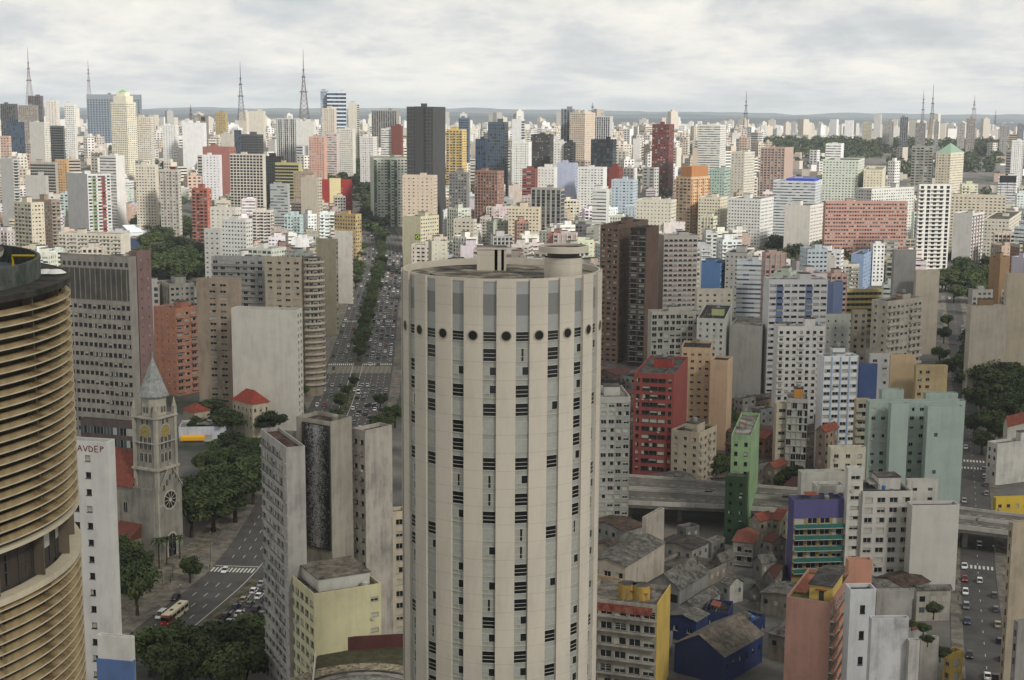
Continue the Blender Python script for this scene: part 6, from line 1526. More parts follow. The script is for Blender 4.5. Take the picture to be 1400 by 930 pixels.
# ------------------------------------------------------------------ fill: the rest of the city in rows one behind the other
rs = random.Random(21)
def env(D):
    return float(np.interp(D, [700, 850, 1000, 1200, 1400, 1700, 2000, 2400, 3000, 3500], [385, 362, 345, 322, 292, 252, 220, 194, 178, 172]))
AVP = [(p.x, p.y) for p in AV.p]; STP = [(p.x, p.y) for p in ST.p]
greens = [(235, 340, 70, 60), (470, 245, 46, 42), (1100, 360, 75, 40), (1345, 500, 60, 80), (1210, 190, 170, 22), (1320, 385, 45, 30), (1180, 212, 50, 20), (1330, 225, 30, 22), (620, 252, 14, 14)]
def blocked(x, y, r):
    for (bx, by, br) in BOXES:
        if (bx - x) ** 2 + (by - y) ** 2 < (br + r) ** 2 * .8: return True
    for k, (ax, ay) in enumerate(AVP):
        if abs(ay - y) < 26 and -r - 4 < x - ax < AVW + r + 4: return True
    for ax, ay in STP:
        if abs(ay - y) < 26 and -r - 2 < x - ax < 12 + r: return True
    if y > 1640 and abs(x - (AVP[-1][0] + 20 + (y - 1650) * .05)) < 24 and y < 1900: return True
    px, py, _ = project((x, y, gz(x, y) + 8))
    for (gx, gy, gw, gh) in greens:
        if y < 3500 and ((px - gx) / gw) ** 2 + ((py - gy) / gh) ** 2 < 1: return True
    return False
PAL = [(.88, .87, .85), (.84, .81, .75), (.82, .80, .73), (.78, .74, .67), (.87, .85, .82), (.76, .75, .73), (.70, .64, .57), (.82, .77, .70), (.89, .89, .89), (.76, .71, .66), (.66, .65, .63), (.82, .75, .65), (.78, .66, .58), (.66, .48, .42), (.76, .80, .80), (.76, .79, .84), (.84, .82, .74)]
PNAME = ['white', 'cream', 'pale yellow', 'beige', 'off-white', 'grey', 'brown beige', 'buff', 'bright white', 'taupe', 'dark grey', 'tan', 'salmon', 'brick-red', 'pale green', 'pale blue', 'straw']
STY = [(GR, 'punched windows'), (STR, 'window strips'), (DOT, 'small dotted windows'), (BALB, 'stacked balconies'), (FINS, 'vertical ribs'), (BLANK, 'a blank side')]
PROT = [(194, 280, 300, 392, 1100), (426, 506, 222, 296, 1700), (470, 562, 285, 480, 1700), (1036, 1170, 330, 388, 1250), (1285, 1360, 372, 415, 1150), (905, 1040, 440, 480, 800)]
placed = 0; CNT = {}
cells = []
y = 700.0
while y < 1900:
    x = -.40 * y - 30
    while x < .40 * y + 30:
        cells.append((x + rs.uniform(-12, 12), y + rs.uniform(-12, 12))); x += rs.uniform(25, 38)
    y += rs.uniform(28, 40)
for (x, y) in cells:
    wl_, wr_ = rs.uniform(9, 20), rs.uniform(9, 18)
    r = .5 * math.hypot(wl_, wr_)
    if blocked(x, y, r * .85): continue
    px, py, _ = project((x, y, gz(x, y)))
    if px < -60 or px > 1460: continue
    g = gz(x, y)
    top = env(y) + rs.choice((-10, -6, -2, 1, 5, 11, 20)) + rs.uniform(-5, 5) + max(0, 520 - px) * .02 + max(0, px - 1050) * .03 * (y < 1000)
    z = at_d(px, top, y).z
    h = max(9, min(z - g, 78))
    c = rs.choice((0, 0, 0, 1, 1, 2, 2, 3, 4, 4, 4, 5, 5, 6, 7, 8, 8, 8, 9, 10, 11, 12, 13, 14, 15, 16)); col = tuple(min(.9, q * rs.uniform(.94, 1.04)) for q in PAL[c])
    s1, s2 = rs.choice(STY), rs.choice(STY[:5])
    def vary(st):
        st = dict(st)
        if st['t'] == 'blank': return st
        st['bay'] = st['bay'] * rs.uniform(.75, 1.3); st['fl'] = st['fl'] * rs.uniform(.94, 1.06)
        if st['t'] == 'grid':
            st['w'] = min(.85, st['w'] * rs.uniform(.8, 1.35)); st['h'] = st['h'] * rs.uniform(.85, 1.3); ph, nn_ = rs.randrange(3), rs.randrange(2, 5); u_ = rs.random()
            if u_ < .35: st['wf'] = lambda i, nb, a_=st['w'], n_=nn_, p_=ph: a_ * (.42 if (i + p_) % n_ == 0 else 1.1)
            elif u_ < .5: st['cols'] = tuple(rs.choice((0, 0, 1, 6)) for _ in range(rs.randrange(3, 6)))
            elif u_ < .62: st['band'] = 1
            if 'balc' not in st and rs.random() < .35: st['balc'] = (rs.uniform(.6, 1.2), .9, rs.choice((0, 1, 6)), tuple(rs.choice((0, 0, 1)) for _ in range(4)) + (1,))
        st['glass'] = rs.choice(((3, 4, 4, 5), (3, 3, 4), (4, 4, 5), (4, 5, 5, 3)))
        return st
    s1, s2 = (vary(s1[0]), s1[1]), (vary(s2[0]), s2[1])
    acc = rs.choice(((.60, .40, .34), (.52, .56, .60), (.46, .44, .40), (.74, .62, .46), (.88, .87, .84), (.40, .46, .44)))
    a = rs.choice((rs.uniform(20, 70), rs.uniform(3, 12), rs.uniform(76, 86)))
    ppx, ppy, _ = project((x, y, g + h))
    hx = r * F / y
    for (e0, e1, v, DD) in SEEN:
        if DD > y + 4 and min(e1, px + hx) - max(e0, px - hx) > .3 * min(e1 - e0, 2 * hx):
            vis = (20 if DD > 1750 else 46 * 1100 / DD) if DD > 1150 else (80 if DD > 1000 else 200)
            top = max(top, v + vis)
    for (g0_, g1_, v0_, v1_, DD) in PROT:
        if DD > y and min(g1_, px + hx) - max(g0_, px - hx) > 3: top = max(top, v1_ - 4)
    z = at_d(px, top, y).z; h = min(z - g, 78)
    if h < 7: continue
    nk = 'apartment_building' if h >= 30 else ('small_building' if h >= 16 else 'low_building')
    if CNT.get(nk, 0) >= 270: continue
    CNT[nk] = CNT.get(nk, 0) + 1
    kind = 'low-rise' if h < 22 else ('block' if h < 42 else 'tower')
    lab = auto_label(f'{PNAME[c]} {kind} with {s2[1]}', Vector((x, y, g + h)))
    o = building(nk, lab, 'building', None, ppx, None, ppy, y, a, col, L=s1[0], Rr=s2[0], dl=wl_, dr=wr_, dirt=rs.uniform(.2, .5), blk=BLANK, col3=acc, group='ordinary buildings of the middle distance', seed=rs.randrange(10 ** 6), clutter=rs.choice((0, 0, 2)))
    placed += 1
print('filler', placed, CNT)
# beyond that one mass of city, too many to count
pal2 = [wall_mat(c, .2) for c in PAL[:13]] + [TILE, GLASS_DARK, GLASS_MID, ROOF_PALE]
def mass(name, y0, y1, step, detail, hmax):
    b = MB(); y = y0; n = 0
    while y < y1:
        x = -.42 * y - 60
        while x < .42 * y + 60:
            xx, yy = x + rs.uniform(-.4, .4) * step, y + rs.uniform(-.4, .4) * step
            wd, dp = (rs.uniform(9, 20), rs.uniform(9, 20)) if detail else (rs.uniform(12, 26), rs.uniform(12, 26))
            x += step * rs.uniform(.75, 1.25)
            if blocked(xx, yy, 12): continue
            g = gz(xx, yy)
            px, py, _ = project((xx, yy, g))
            if rs.random() < (.28 if px < 1040 or yy > 4200 else .58): continue
            vmin = 0
            for (e0, e1, v, DD) in SEEN:
                if DD > yy and e0 - 6 < px < e1 + 6: vmin = max(vmin, v + 15)
            low = rs.random() < (.30 if px < 1040 or yy > 4200 else .93)
            for (g0_, g1_, v0_, v1_, DD) in PROT[1:3]:
                if DD > yy and g0_ - 4 < px < g1_ + 4: low = True
            e = env(min(yy, 3500)) + rs.choice((-3, 1, 5, 11, 19)) * (1 if yy < 2400 else .5) + rs.uniform(-4, 4) + (6 if px > 1040 else 0)
            h = max(7, min(at_d(px, max(e, vmin), yy).z - g, hmax)) if not low else rs.uniform(6, 14)
            if yy > 3500: h = rs.uniform(8, 20) if rs.random() < .6 else rs.uniform(25, hmax)
            mi = rs.choice((0, 0, 1, 1, 2, 3, 4, 4, 5, 7, 8, 8, 9, 11, 6, 10, 12)) if not name.startswith('dist') else rs.choice((0, 1, 3, 4, 5, 8, 7, 10))
            t = rs.choice((.1, .5, .9, 1.2)); c_, s_ = math.cos(t), math.sin(t)
            Pt = lambda u, v, z: (xx + c_ * u - s_ * v, yy + s_ * u + c_ * v, g - 2 + z)
            hh = h + 2
            q = [Pt(0, 0, 0), Pt(wd, 0, 0), Pt(wd, dp, 0), Pt(0, dp, 0), Pt(0, 0, hh), Pt(wd, 0, hh), Pt(wd, dp, hh), Pt(0, dp, hh)]
            b.hull8(q, mi); b.m[-2] = 16 if not low else 13
            if not low and wd > 14: b.hull8([Pt(wd * .3, dp * .3, hh), Pt(wd * .7, dp * .3, hh), Pt(wd * .7, dp * .7, hh), Pt(wd * .3, dp * .7, hh), Pt(wd * .3, dp * .3, hh + 4), Pt(wd * .7, dp * .3, hh + 4), Pt(wd * .7, dp * .7, hh + 4), Pt(wd * .3, dp * .7, hh + 4)], mi)
            if detail and not low:
                fl = 3.2 * detail; nb = max(2, int(wd / (3.6 * detail))); st = rs.random()
                for face in (0, 1):
                    W = wd if face == 0 else dp
                    if rs.random() < .2: continue
                    for k in range(int((hh - 4) / fl)):
                        z0 = hh - 2.0 - k * fl
                        if st < .3:
                            u0, u1 = .5, W - .5
                            rects = [(u0, u1)]
                        else: rects = [((i + .24) * W / nb, (i + .76) * W / nb) for i in range(nb)]
                        for (u0, u1) in rects:
                            if face == 0: b.quad(Pt(u0, -.06, z0 - fl * .42), Pt(u1, -.06, z0 - fl * .42), Pt(u1, -.06, z0), Pt(u0, -.06, z0), rs.choice((14, 14, 15)))
                            else: b.quad(Pt(-.06, u1, z0 - fl * .42), Pt(-.06, u0, z0 - fl * .42), Pt(-.06, u0, z0), Pt(-.06, u1, z0), rs.choice((14, 14, 15)))
            n += 1
        y += step * rs.uniform(.8, 1.1)
    o = stuff(b.build(name, pal2)); print(name, n, len(b.f)); return o
mass('far_city', 1900, 3500, 38, 1.35, 85)
mass('distant_city', 3500, 8000, 95, 0, 75)
mass('distant_suburb', 8000, 15000, 230, 0, 60)
# ------------------------------------------------------------------ trees
def leaf_mat(c, nm):
    m, t, b = base_mat(nm)
    oi = t.nodes.new('ShaderNodeObjectInfo'); tcn = t.nodes.new('ShaderNodeTexCoord')
    n = t.nodes.new('ShaderNodeTexNoise'); n.inputs['Scale'].default_value = .55; n.inputs['Detail'].default_value = 4
    t.links.new(tcn.outputs['Object'], n.inputs['Vector'])
    ad = t.nodes.new('ShaderNodeMath'); ad.operation = 'MULTIPLY_ADD'; ad.inputs[1].default_value = .6; t.links.new(oi.outputs['Random'], ad.inputs[0]); t.links.new(n.outputs[0], ad.inputs[2])
    r = t.nodes.new('ShaderNodeValToRGB'); r.color_ramp.elements[0].position = .35; r.color_ramp.elements[1].position = .95
    r.color_ramp.elements[0].color = (*(x * .62 for x in c), 1); r.color_ramp.elements[1].color = (c[0] * 1.6, c[1] * 1.45, c[2] * 1.2, 1)
    t.links.new(ad.outputs[0], r.inputs[0]); t.links.new(r.outputs[0], b.inputs['Base Color']); b.inputs['Roughness'].default_value = .7; b.inputs['Specular IOR Level'].default_value = .2
    return m
LEAF = [leaf_mat((.024, .039, .014), 'dark_leaves'), leaf_mat((.035, .054, .019), 'leaves'), leaf_mat((.052, .074, .026), 'light_leaves')]
BARK = stained((.16, .13, .10), (.30, .26, .21), 1.2)
def tree_meshes(seed, h, r, leaf, count, clumps=18, flat=.62, trunk=.35):
    rs = random.Random(seed)
    tb = MB(); th = h * trunk
    tb.tube([(0, 0, -.5), (0, 0, th * .5), (rs.uniform(-.3, .3), rs.uniform(-.3, .3), th)], [r * .085, r * .062, r * .05], 8)
    cb = MB()
    cents = []
    for k in range(clumps):
        t = rs.uniform(0, 2 * math.pi); q = math.sqrt(rs.random()) * .78
        z = th * .9 + (h - th) * (.25 + .62 * rs.random() * (1 - q * q * .55))
        cents.append((Vector((r * q * math.cos(t), r * q * math.sin(t), z)), r * rs.uniform(.24, .44)))
    for c, cr_ in cents[:7]:
        mid = Vector((c.x * .4, c.y * .4, th + (c.z - th) * .45)); tb.tube([(0, 0, th * .85), tuple(mid), tuple(c)], [r * .04, r * .025, r * .008], 5, cap=False)
    per = count // clumps
    for c, cr_ in cents:
        mi = rs.choice((0, 1, 1, 2))
        for _ in range(per):
            d = Vector((rs.gauss(0, 1), rs.gauss(0, 1), rs.gauss(0.15, .9))).normalized()
            p = c + Vector((d.x * cr_, d.y * cr_, d.z * cr_ * flat * 1.25)) * (rs.random() ** .42)
            n = (d + Vector((rs.gauss(0, .6), rs.gauss(0, .6), rs.gauss(.35, .5)))).normalized()
            a = n.orthogonal().normalized(); a.rotate(Matrix.Rotation(rs.uniform(0, 6.28), 3, n)); b_ = n.cross(a)
            s = leaf * rs.uniform(.6, 1.25)
            cb.quad(tuple(p - a * s), tuple(p - b_ * s * .55), tuple(p + a * s), tuple(p + b_ * s * .55), mi if rs.random() < .8 else rs.choice((0, 1, 2)))
    return tb.mesh('trunk', [BARK]), cb.mesh('crown', LEAF), h
TV = [tree_meshes(s, 10, 5.0, .42, 3600, cl, fl) for s, cl, fl in ((1, 20, .62), (2, 16, .8), (3, 24, .5), (4, 18, .7))]
TF = [tree_meshes(10 + s, 10, 5.0, .85, 620, 14, .7, .2) for s in range(4)]
def palm_mesh():
    tb, cb = MB(), MB()
    tb.tube([(0, 0, -.5), (.15, 0, 5), (.1, .1, 9)], [.28, .2, .17], 8)
    rs = random.Random(9)
    for k in range(16):
        t = k * 2 * math.pi / 16 + rs.uniform(-.15, .15); up = rs.uniform(-.2, .9); L_ = 3.2
        pts = [Vector((.1 + math.cos(t) * L_ * s, .1 + math.sin(t) * L_ * s, 9 + up * L_ * s * (1 - s) * 1.6 - 1.5 * s * s)) for s in (0, .3, .6, 1)]
        n = Vector((-math.sin(t), math.cos(t), 0))
        for i in range(3):
            w0, w1 = (.15, .42, .36, .04)[i], (.15, .42, .36, .04)[i + 1]; dz = Vector((0, 0, -.25))
            for s_ in (-1, 1): cb.quad(tuple(pts[i]), tuple(pts[i + 1]), tuple(pts[i + 1] + n * s_ * w1 + dz * w1), tuple(pts[i] + n * s_ * w0 + dz * w0), rs.choice((0, 1)))
    return tb.mesh('trunk', [BARK]), cb.mesh('crown', LEAF), 9.5
PALM = palm_mesh()
ntree = 0
def tree(px, py, h, wide=1.0, desc='dark green leafy tree', group=None, far=False, kind=None, pos=None, name='tree'):
    global ntree
    rs = random.Random(int(px * 13 + py * 7)); ntree += 1
    tm, cm, h0 = kind or (rs.choice(TF) if far else rs.choice(TV))
    p = pos if pos is not None else ground(px, py)
    o = empty(name, p, rs.uniform(0, 6.28))
    s = h / h0
    M = Matrix.Diagonal((s * wide, s * wide, s, 1))
    part('trunk', tm, o, M); part('crown', cm, o, M)
    tag(o, auto_label(desc, p + Vector((0, 0, h * .6))), 'tree', group or ('trees: ' + desc))
    return o
landmark('the bus on the avenue', 250, 832); landmark('the church forecourt', 255, 790); landmark('the zebra crossing near the church', 318, 785); landmark('the far zebra crossing', 490, 500); landmark('the chequered crossing square', 480, 515)
landmark('the foot of the mural tower', 375, 800); landmark('the avenue bend', 495, 310); landmark('the parked cars of the side street', 1335, 800)
# church square and the foreground of the avenue
for (x, y, h, wd) in ((262, 735, 15, 1.3), (292, 728, 17, 1.35), (322, 715, 17, 1.3), (346, 690, 15, 1.2), (275, 704, 16, 1.3), (312, 690, 16, 1.3), (335, 674, 14, 1.2), (258, 712, 15, 1.2), (300, 708, 17, 1.3), (176, 812, 15, 1.0), (188, 842, 15, .9), (168, 785, 12, 1), (196, 795, 10, .9)):
    tree(x, y, h, wd, 'broad dark tree in the church square')
tree(260, 798, 8.5, .95, 'small round tree standing alone on the pavement')
for (x, y, h, wd) in ((205, 925, 13, 1.15), (240, 905, 11, 1.1), (228, 955, 13, 1.2), (315, 925, 15, 1.25), (348, 915, 15, 1.2), (290, 950, 14, 1.2), (335, 965, 15, 1.2), (372, 940, 13, 1)):
    tree(x, y, h, wd, 'big spreading tree overhanging the avenue')
for (x, y, h) in ((218, 778, 10), (228, 772, 9), (182, 760, 10), (246, 765, 8)): tree(x, y, h, 1, 'thin palm before the church', kind=PALM, name='palm_tree')
tree(290, 640, 11, 1, 'tall palm beside the white shop', kind=PALM, name='palm_tree')
for (x, y, h, wd) in ((290, 585, 14, 1.1), (310, 600, 14, 1.1), (400, 560, 14, 1.15), (382, 575, 13, 1.1), (372, 600, 13, 1.1), (405, 580, 11, 1), (292, 560, 13, 1.1), (270, 600, 10, 1), (300, 628, 9, 1), (320, 640, 9, 1), (318, 628, 12, 1.2), (338, 640, 12, 1.2), (350, 650, 12, 1.2), (330, 655, 12, 1.2), (352, 632, 11, 1.2), (306, 652, 12, 1.2), (285, 655, 11, 1.1), (345, 665, 12, 1.2)):
    tree(x, y, h, wd, 'bushy dark tree among the red roofs')
for (x, y, h) in ((466, 562, 9), (476, 545, 7), (520, 560, 8), (461, 578, 7), (523, 600, 11), (540, 585, 11), (484, 530, 6)): tree(x, y, h, 1, 'round street tree on the avenue')
# the planted median of the avenue
t = t_zebra2 + 14
while t < AV.len - 10:
    p, _ = AV.at(t, 17.2 + rng.uniform(-1, 1)); q = project(p)
    tree(q[0], q[1], rng.uniform(8.5, 12), rng.uniform(.9, 1.1), 'dense tree of the planted avenue median', group='trees of the avenue median', pos=p)
    t += rng.uniform(12, 18) if t > t_zebra2 + 120 else rng.uniform(13, 22)
for (x, y) in ((438, 452), (446, 446), (488, 385), (486, 395), (492, 375), (484, 372), (490, 360), (482, 355), (486, 345), (494, 348)): tree(x, y, 12, 1.05, 'street tree at the avenue kerb')
# park left of centre
rs = random.Random(31)
for i in range(52):
    x, y = rs.uniform(194, 282), rs.uniform(312, 396); tree(x, y, rs.uniform(17, 24), 1.25, 'dark tree of the dense park', group='park trees behind the grey office', far=False)
for i in range(46):
    x, y = rs.uniform(425, 508), rs.uniform(228, 292); tree(x, y, rs.uniform(17, 25), 1.5, 'rounded tree of the hillside cemetery park', group='park trees near the bright red building', far=True)
for (x, y) in ((498, 300), (505, 306), (512, 312), (520, 318), (508, 322), (530, 310), (540, 306), (500, 315), (524, 330)): tree(x, y, 14, 1.3, 'shady tree at the avenue bend', far=True)
# right
for i in range(34):
    x, y = rs.uniform(1038, 1168), rs.uniform(348, 392); tree(x, y, rs.uniform(16, 24), 1.2, 'dark tree below the wide brick-red slab', group='trees on the slope under the brick-red slab')
for (x, y, h, wd) in ((1330, 522, 19, 1.3), (1346, 500, 21, 1.3), (1326, 545, 16, 1.2), (1336, 530, 20, 1.3), (1352, 548, 21, 1.35), (1374, 545, 21, 1.35), (1394, 535, 21, 1.3), (1345, 512, 19, 1.3), (1362, 565, 20, 1.3), (1380, 560, 20, 1.3), (1398, 590, 18, 1.2), (1350, 605, 15, 1.2), (1340, 570, 15, 1.2), (1358, 585, 15, 1.2), (1385, 580, 16, 1.2), (1332, 600, 12, 1), (1342, 622, 11, 1), (1365, 510, 15, 1.3), (1388, 500, 15, 1.3), (1330, 500, 13, 1.1), (1338, 480, 13, 1), (1400, 560, 15, 1.2), (1372, 610, 10, 1), (1325, 475, 12, 1), (1284, 500, 11, 1), (1290, 470, 11, 1), (1292, 520, 12, 1), (1296, 452, 11, 1)):
    tree(x, y, h, wd, 'large dark tree by the side street')
for i in range(26):
    x, y = rs.uniform(1282, 1360), rs.uniform(368, 416); tree(x, y, rs.uniform(13, 18), 1.25, 'dark tree behind the wide buff wall')
for (x, y, h) in ((1072, 668, 8), (1086, 666, 9), (1064, 670, 7), (985, 655, 10), (978, 648, 9), (994, 600, 11), (1000, 590, 10), (985, 590, 9), (1100, 670, 7)): tree(x, y, h, 1.05, 'small tree beside the elevated road')
for i in range(24):
    x, y = rs.uniform(600, 1290), rs.uniform(262, 350)
    if blocked(*ground(x, y)[:2], 4): continue
    tree(x, y, rs.uniform(10, 15), 1.2, 'tree between the rooftops', far=True)
for i in range(16):
    x, y = rs.uniform(20, 420), rs.uniform(255, 330)
    if blocked(*ground(x, y)[:2], 4): continue
    tree(x, y, rs.uniform(10, 15), 1.2, 'tree between the rooftops', far=True)
for (x, y, z, h) in ((1262, 870, 24, 3.2), (1268, 884, 22, 2.8), (1285, 905, 12, 4.0), (1276, 846, 10, 4.5), (1246, 862, 27, 2.4)):
    tree(x, y, h, 1.2, 'small bushy rooftop tree', pos=at_z(x, y, z), name='potted_tree')
# far woods: one mass
wb = MB(); rs = random.Random(77)
def clump(x, y, h, n, leaf):
    g = gz(x, y)
    for _ in range(n):
        d = Vector((rs.gauss(0, 1), rs.gauss(0, 1), rs.gauss(.2, .8))).normalized()
        p = Vector((x + d.x * h * .6, y + d.y * h * .6, g + h * .5 + d.z * h * .5)); nn = (d + Vector((rs.gauss(0, .4), rs.gauss(0, .4), .3))).normalized()
        a = nn.orthogonal().normalized(); a.rotate(Matrix.Rotation(rs.uniform(0, 6.28), 3, nn)); b_ = nn.cross(a); s = leaf * rs.uniform(.7, 1.3)
        wb.quad(tuple(p - a * s), tuple(p - b_ * s * .7), tuple(p + a * s), tuple(p + b_ * s * .7), rs.choice((0, 0, 1)))
for (px, py, w_, h_, n) in ((1210, 192, 175, 13, 330), (1150, 205, 90, 12, 110), (1330, 212, 50, 24, 90), (880, 190, 60, 6, 50), (620, 250, 14, 14, 12), (640, 175, 30, 5, 24), (1240, 232, 22, 10, 22), (300, 172, 90, 6, 30), (1040, 185, 60, 8, 70)):
    for _ in range(n):
        x, y = px + w_ * rs.uniform(-1, 1), py + h_ * rs.uniform(-1, 1)
        try: g = ground(x, y)
        except Exception: continue
        if 900 < g.y < 5200: clump(g.x, g.y, rs.uniform(12, 20), 46, 3.0)
for i in range(700):     # crowns scattered between the far buildings
    y = rs.uniform(1560, 4200); x = rs.uniform(-.4, .4) * y
    if not blocked(x, y, 3): clump(x, y, rs.uniform(9, 15), 30, 2.6)
stuff(wb.build('far_woods', LEAF))
# planting on the median
gb = MB(); rs = random.Random(5)
for i in range(2600):
    t = rs.uniform(t_near + 8, AV.len - 5); p, _ = AV.at(t, rs.uniform(15.6, 18.8), .2)
    if t_zebra2 - 26 < t < t_zebra2 + 8: continue
    for _ in range(3):
        q = p + Vector((rs.gauss(0, .4), rs.gauss(0, .4), rs.uniform(.05, .5))); a = Vector((rs.gauss(0, 1), rs.gauss(0, 1), rs.gauss(0, .4))).normalized() * .35; b_ = Vector((-a.y, a.x, rs.gauss(0, .3))) * .6
        gb.quad(tuple(q - a), tuple(q - b_), tuple(q + a), tuple(q + b_), rs.choice((0, 1, 2)))
stuff(gb.build('ground_cover', LEAF))

# ------------------------------------------------------------------ vehicles
def car_meshes(kind):
    """saloon, hatchback or van: body with sloped ends, glazed cabin, wheel"""
    b, g = MB(), MB()
    L_, W2, hb, ht = {'sedan': (4.4, .86, .82, 1.42), 'hatch': (3.8, .83, .84, 1.48), 'van': (4.6, .92, .95, 1.95)}[kind]
    x0, x1 = -L_ / 2, L_ / 2
    prof = [(x0, .32), (x0 + .06, .62), (x0 + .25, hb - .06), (x0 + .9, hb), (x1 - 1.15, hb), (x1 - .25, hb - .14), (x1, .58), (x1 - .03, .30)]
    n = len(prof); i0 = len(b.v)
    for s_ in (-1, 1):
        for k, (x, z) in enumerate(prof): b.v.append((x, s_ * (W2 - (.06 if k in (0, n - 1, n - 2) else 0)), z))
    for k in range(n):
        k2 = (k + 1) % n; b.f.append((i0 + k, i0 + k2, i0 + n + k2, i0 + n + k)); b.m.append(0)
    b.f.append(tuple(i0 + k for k in range(n))); b.m.append(0); b.f.append(tuple(i0 + n + n - 1 - k for k in range(n))); b.m.append(0)
    cx0, cx1, tx0, tx1 = {'sedan': (x0 + .55, x1 - 1.15, x0 + 1.15, x1 - 1.95), 'hatch': (x0 + .12, x1 - 1.0, x0 + .45, x1 - 1.75), 'van': (x0 + .1, x1 - .75, x0 + .2, x1 - 1.35)}[kind]
    wt = W2 - .16
    q = [(cx0, -W2 + .03, hb), (cx1, -W2 + .03, hb), (cx1, W2 - .03, hb), (cx0, W2 - .03, hb), (tx0, -wt, ht), (tx1, -wt, ht), (tx1, wt, ht), (tx0, wt, ht)]
    g.hull8(q, 0)
    b.box(tx0 - .02, tx1 + .02, -wt - .02, wt + .02, ht - .015, ht + .03, 0)
    for f in (.0, .48, 1.0):
        for s_ in (-1, 1):
            xb, xt = cx0 + (cx1 - cx0) * f, tx0 + (tx1 - tx0) * f; yb, yt = s_ * (W2 - .02), s_ * (wt + .01)
            b.hull8([(xb - .05, yb - .02, hb), (xb + .05, yb - .02, hb), (xb + .05, yb + .02, hb), (xb - .05, yb + .02, hb), (xt - .05, yt - .02, ht), (xt + .05, yt - .02, ht), (xt + .05, yt + .02, ht), (xt - .05, yt + .02, ht)], 0)
    w_ = MB(); w_.lathe([(.02, -.1), (.31, -.1), (.33, -.06), (.33, .06), (.31, .1), (.02, .1)], 14)
    wh = w_.mesh('wheel', [plain((.09, .09, .09), .8, name='tyre')])
    lb = MB(); lb.box(x1 - .12, x1 + .012, -.22, .22, .55, .72)
    return b, g.mesh('cabin_glass', [plain((.07, .08, .09), .12, .6, name='car_glass')]), wh, lb, (L_, W2)
CARS = {k: car_meshes(k) for k in ('sedan', 'hatch', 'van')}
CCOL = {'white': (.88, .88, .87), 'silver': (.62, .63, .64), 'grey': (.36, .37, .38), 'black': (.07, .07, .075), 'red': (.55, .07, .07), 'dark blue': (.10, .15, .32), 'beige': (.62, .58, .48)}
CBODY, HL, TLm = {}, None, None
def car_body(kind, c):
    if (kind, c) not in CBODY: CBODY[(kind, c)] = CARS[kind][0].mesh('body', [plain(CCOL[c], .28, .55, .15 if c in ('silver', 'grey') else 0, name='car_paint_' + c.replace(' ', '_'))])
    return CBODY[(kind, c)]
LAMP = {}
def lamp_mesh(red):
    if red not in LAMP:
        b = MB(); b.box(-.06, .03, -.19, .19, -.08, .08); LAMP[red] = b.mesh('light', [plain((.5, .05, .04), .3) if red else plain((.8, .8, .78), .2)])
    return LAMP[red]
ncar = 0
def car(p, heading, kind, c, desc, group, detail=True):
    global ncar; ncar += 1
    o = empty('parked_car' if 'parked' in desc else ('van' if kind == 'van' else 'car'), p, heading)
    part('body', car_body(kind, c), o, Matrix.Identity(4)); part('cabin_glass', CARS[kind][1], o, Matrix.Identity(4))
    L_, W2 = CARS[kind][4]
    for x in (-L_ * .31, L_ * .31):
        for s_ in (-1, 1): part('wheel', CARS[kind][2], o, Matrix.Translation((x, s_ * (W2 - .08), .33)) @ Matrix.Rotation(math.pi / 2, 4, 'X'))
    if detail:
        for s_ in (-1, 1):
            part('headlight', lamp_mesh(False), o, Matrix.Translation((L_ / 2 - .06, s_ * W2 * .68, .62))); part('tail_light', lamp_mesh(True), o, Matrix.Translation((-L_ / 2 + .07, s_ * W2 * .68, .68)) @ Matrix.Rotation(math.pi, 4, 'Z'))
    tag(o, auto_label(f'{c} {desc}', p + Vector((0, 0, 1))), 'van' if kind == 'van' else 'car', group)
    return o
rs = random.Random(12)
def rc(): return rs.choices(('white', 'silver', 'grey', 'black', 'red', 'dark blue', 'beige'), (26, 24, 18, 26, 4, 4, 3))[0]
def rk(): return rs.choices(('sedan', 'hatch', 'van'), (48, 44, 8))[0]
KN = {'sedan': 'saloon', 'hatch': 'hatchback', 'van': 'van'}
def lane_car(line, t, off, fwd, phrase, group, dz=.07, c=None, k=None, detail=False):
    p, h = line.at(t, off, dz); k = k or rk(); c = c or rc()
    return car(p, h if fwd else h + math.pi, k, c, f'{KN[k]} {phrase}', group, detail)
# avenue: right-hand traffic drives away on the right carriageway, towards us on the left
def spots(t0, t1, gap):
    t = t0 + rs.uniform(0, gap)
    while t < t1:
        yield t; t += max(6.5, rs.gauss(gap, gap * .45))
for off in (1.9, 5.4, 9.0, 12.6):
    for t in spots(t_zebra2 + 8, AV.len - 20, 44): lane_car(AV, t, off, False, 'driving on the avenue', 'avenue traffic')
for off in (21.4, 24.6, 28.0, 31.5, 35.0):
    for t in spots(t_zebra2 + 10, t_zebra2 + 560, 17 if off > 24 else 23): lane_car(AV, t, off, True, 'queueing on the avenue', 'avenue traffic')
for (x, y, c) in ((395 + 47, 538, 'white'), (454, 529, 'silver'), (453, 541, 'grey'), (434, 555, 'white'), (443, 558, 'red'), (485, 535, 'white'), (495, 530, 'silver'), (502, 530, 'white'), (499, 542, 'silver'), (490, 552, 'silver'), (502, 555, 'black'), (511, 558, 'black'), (506, 571, 'black'), (456, 506, 'black'), (466, 497, 'grey'), (507, 497, 'white'), (517, 499, 'grey'), (466, 526, 'black')):
    p = ground(x, y); t, _ = AV.near(p); q0, h = AV.at(t, 0); rt = Vector((math.sin(h), -math.cos(h), 0)); off = (p - q0).dot(rt); off = min(max(off, 2), 35)
    lane_car(AV, t, off, off > 18, 'near the chequered square', 'avenue traffic', c=c, k=rs.choice(('sedan', 'hatch')), detail=True)
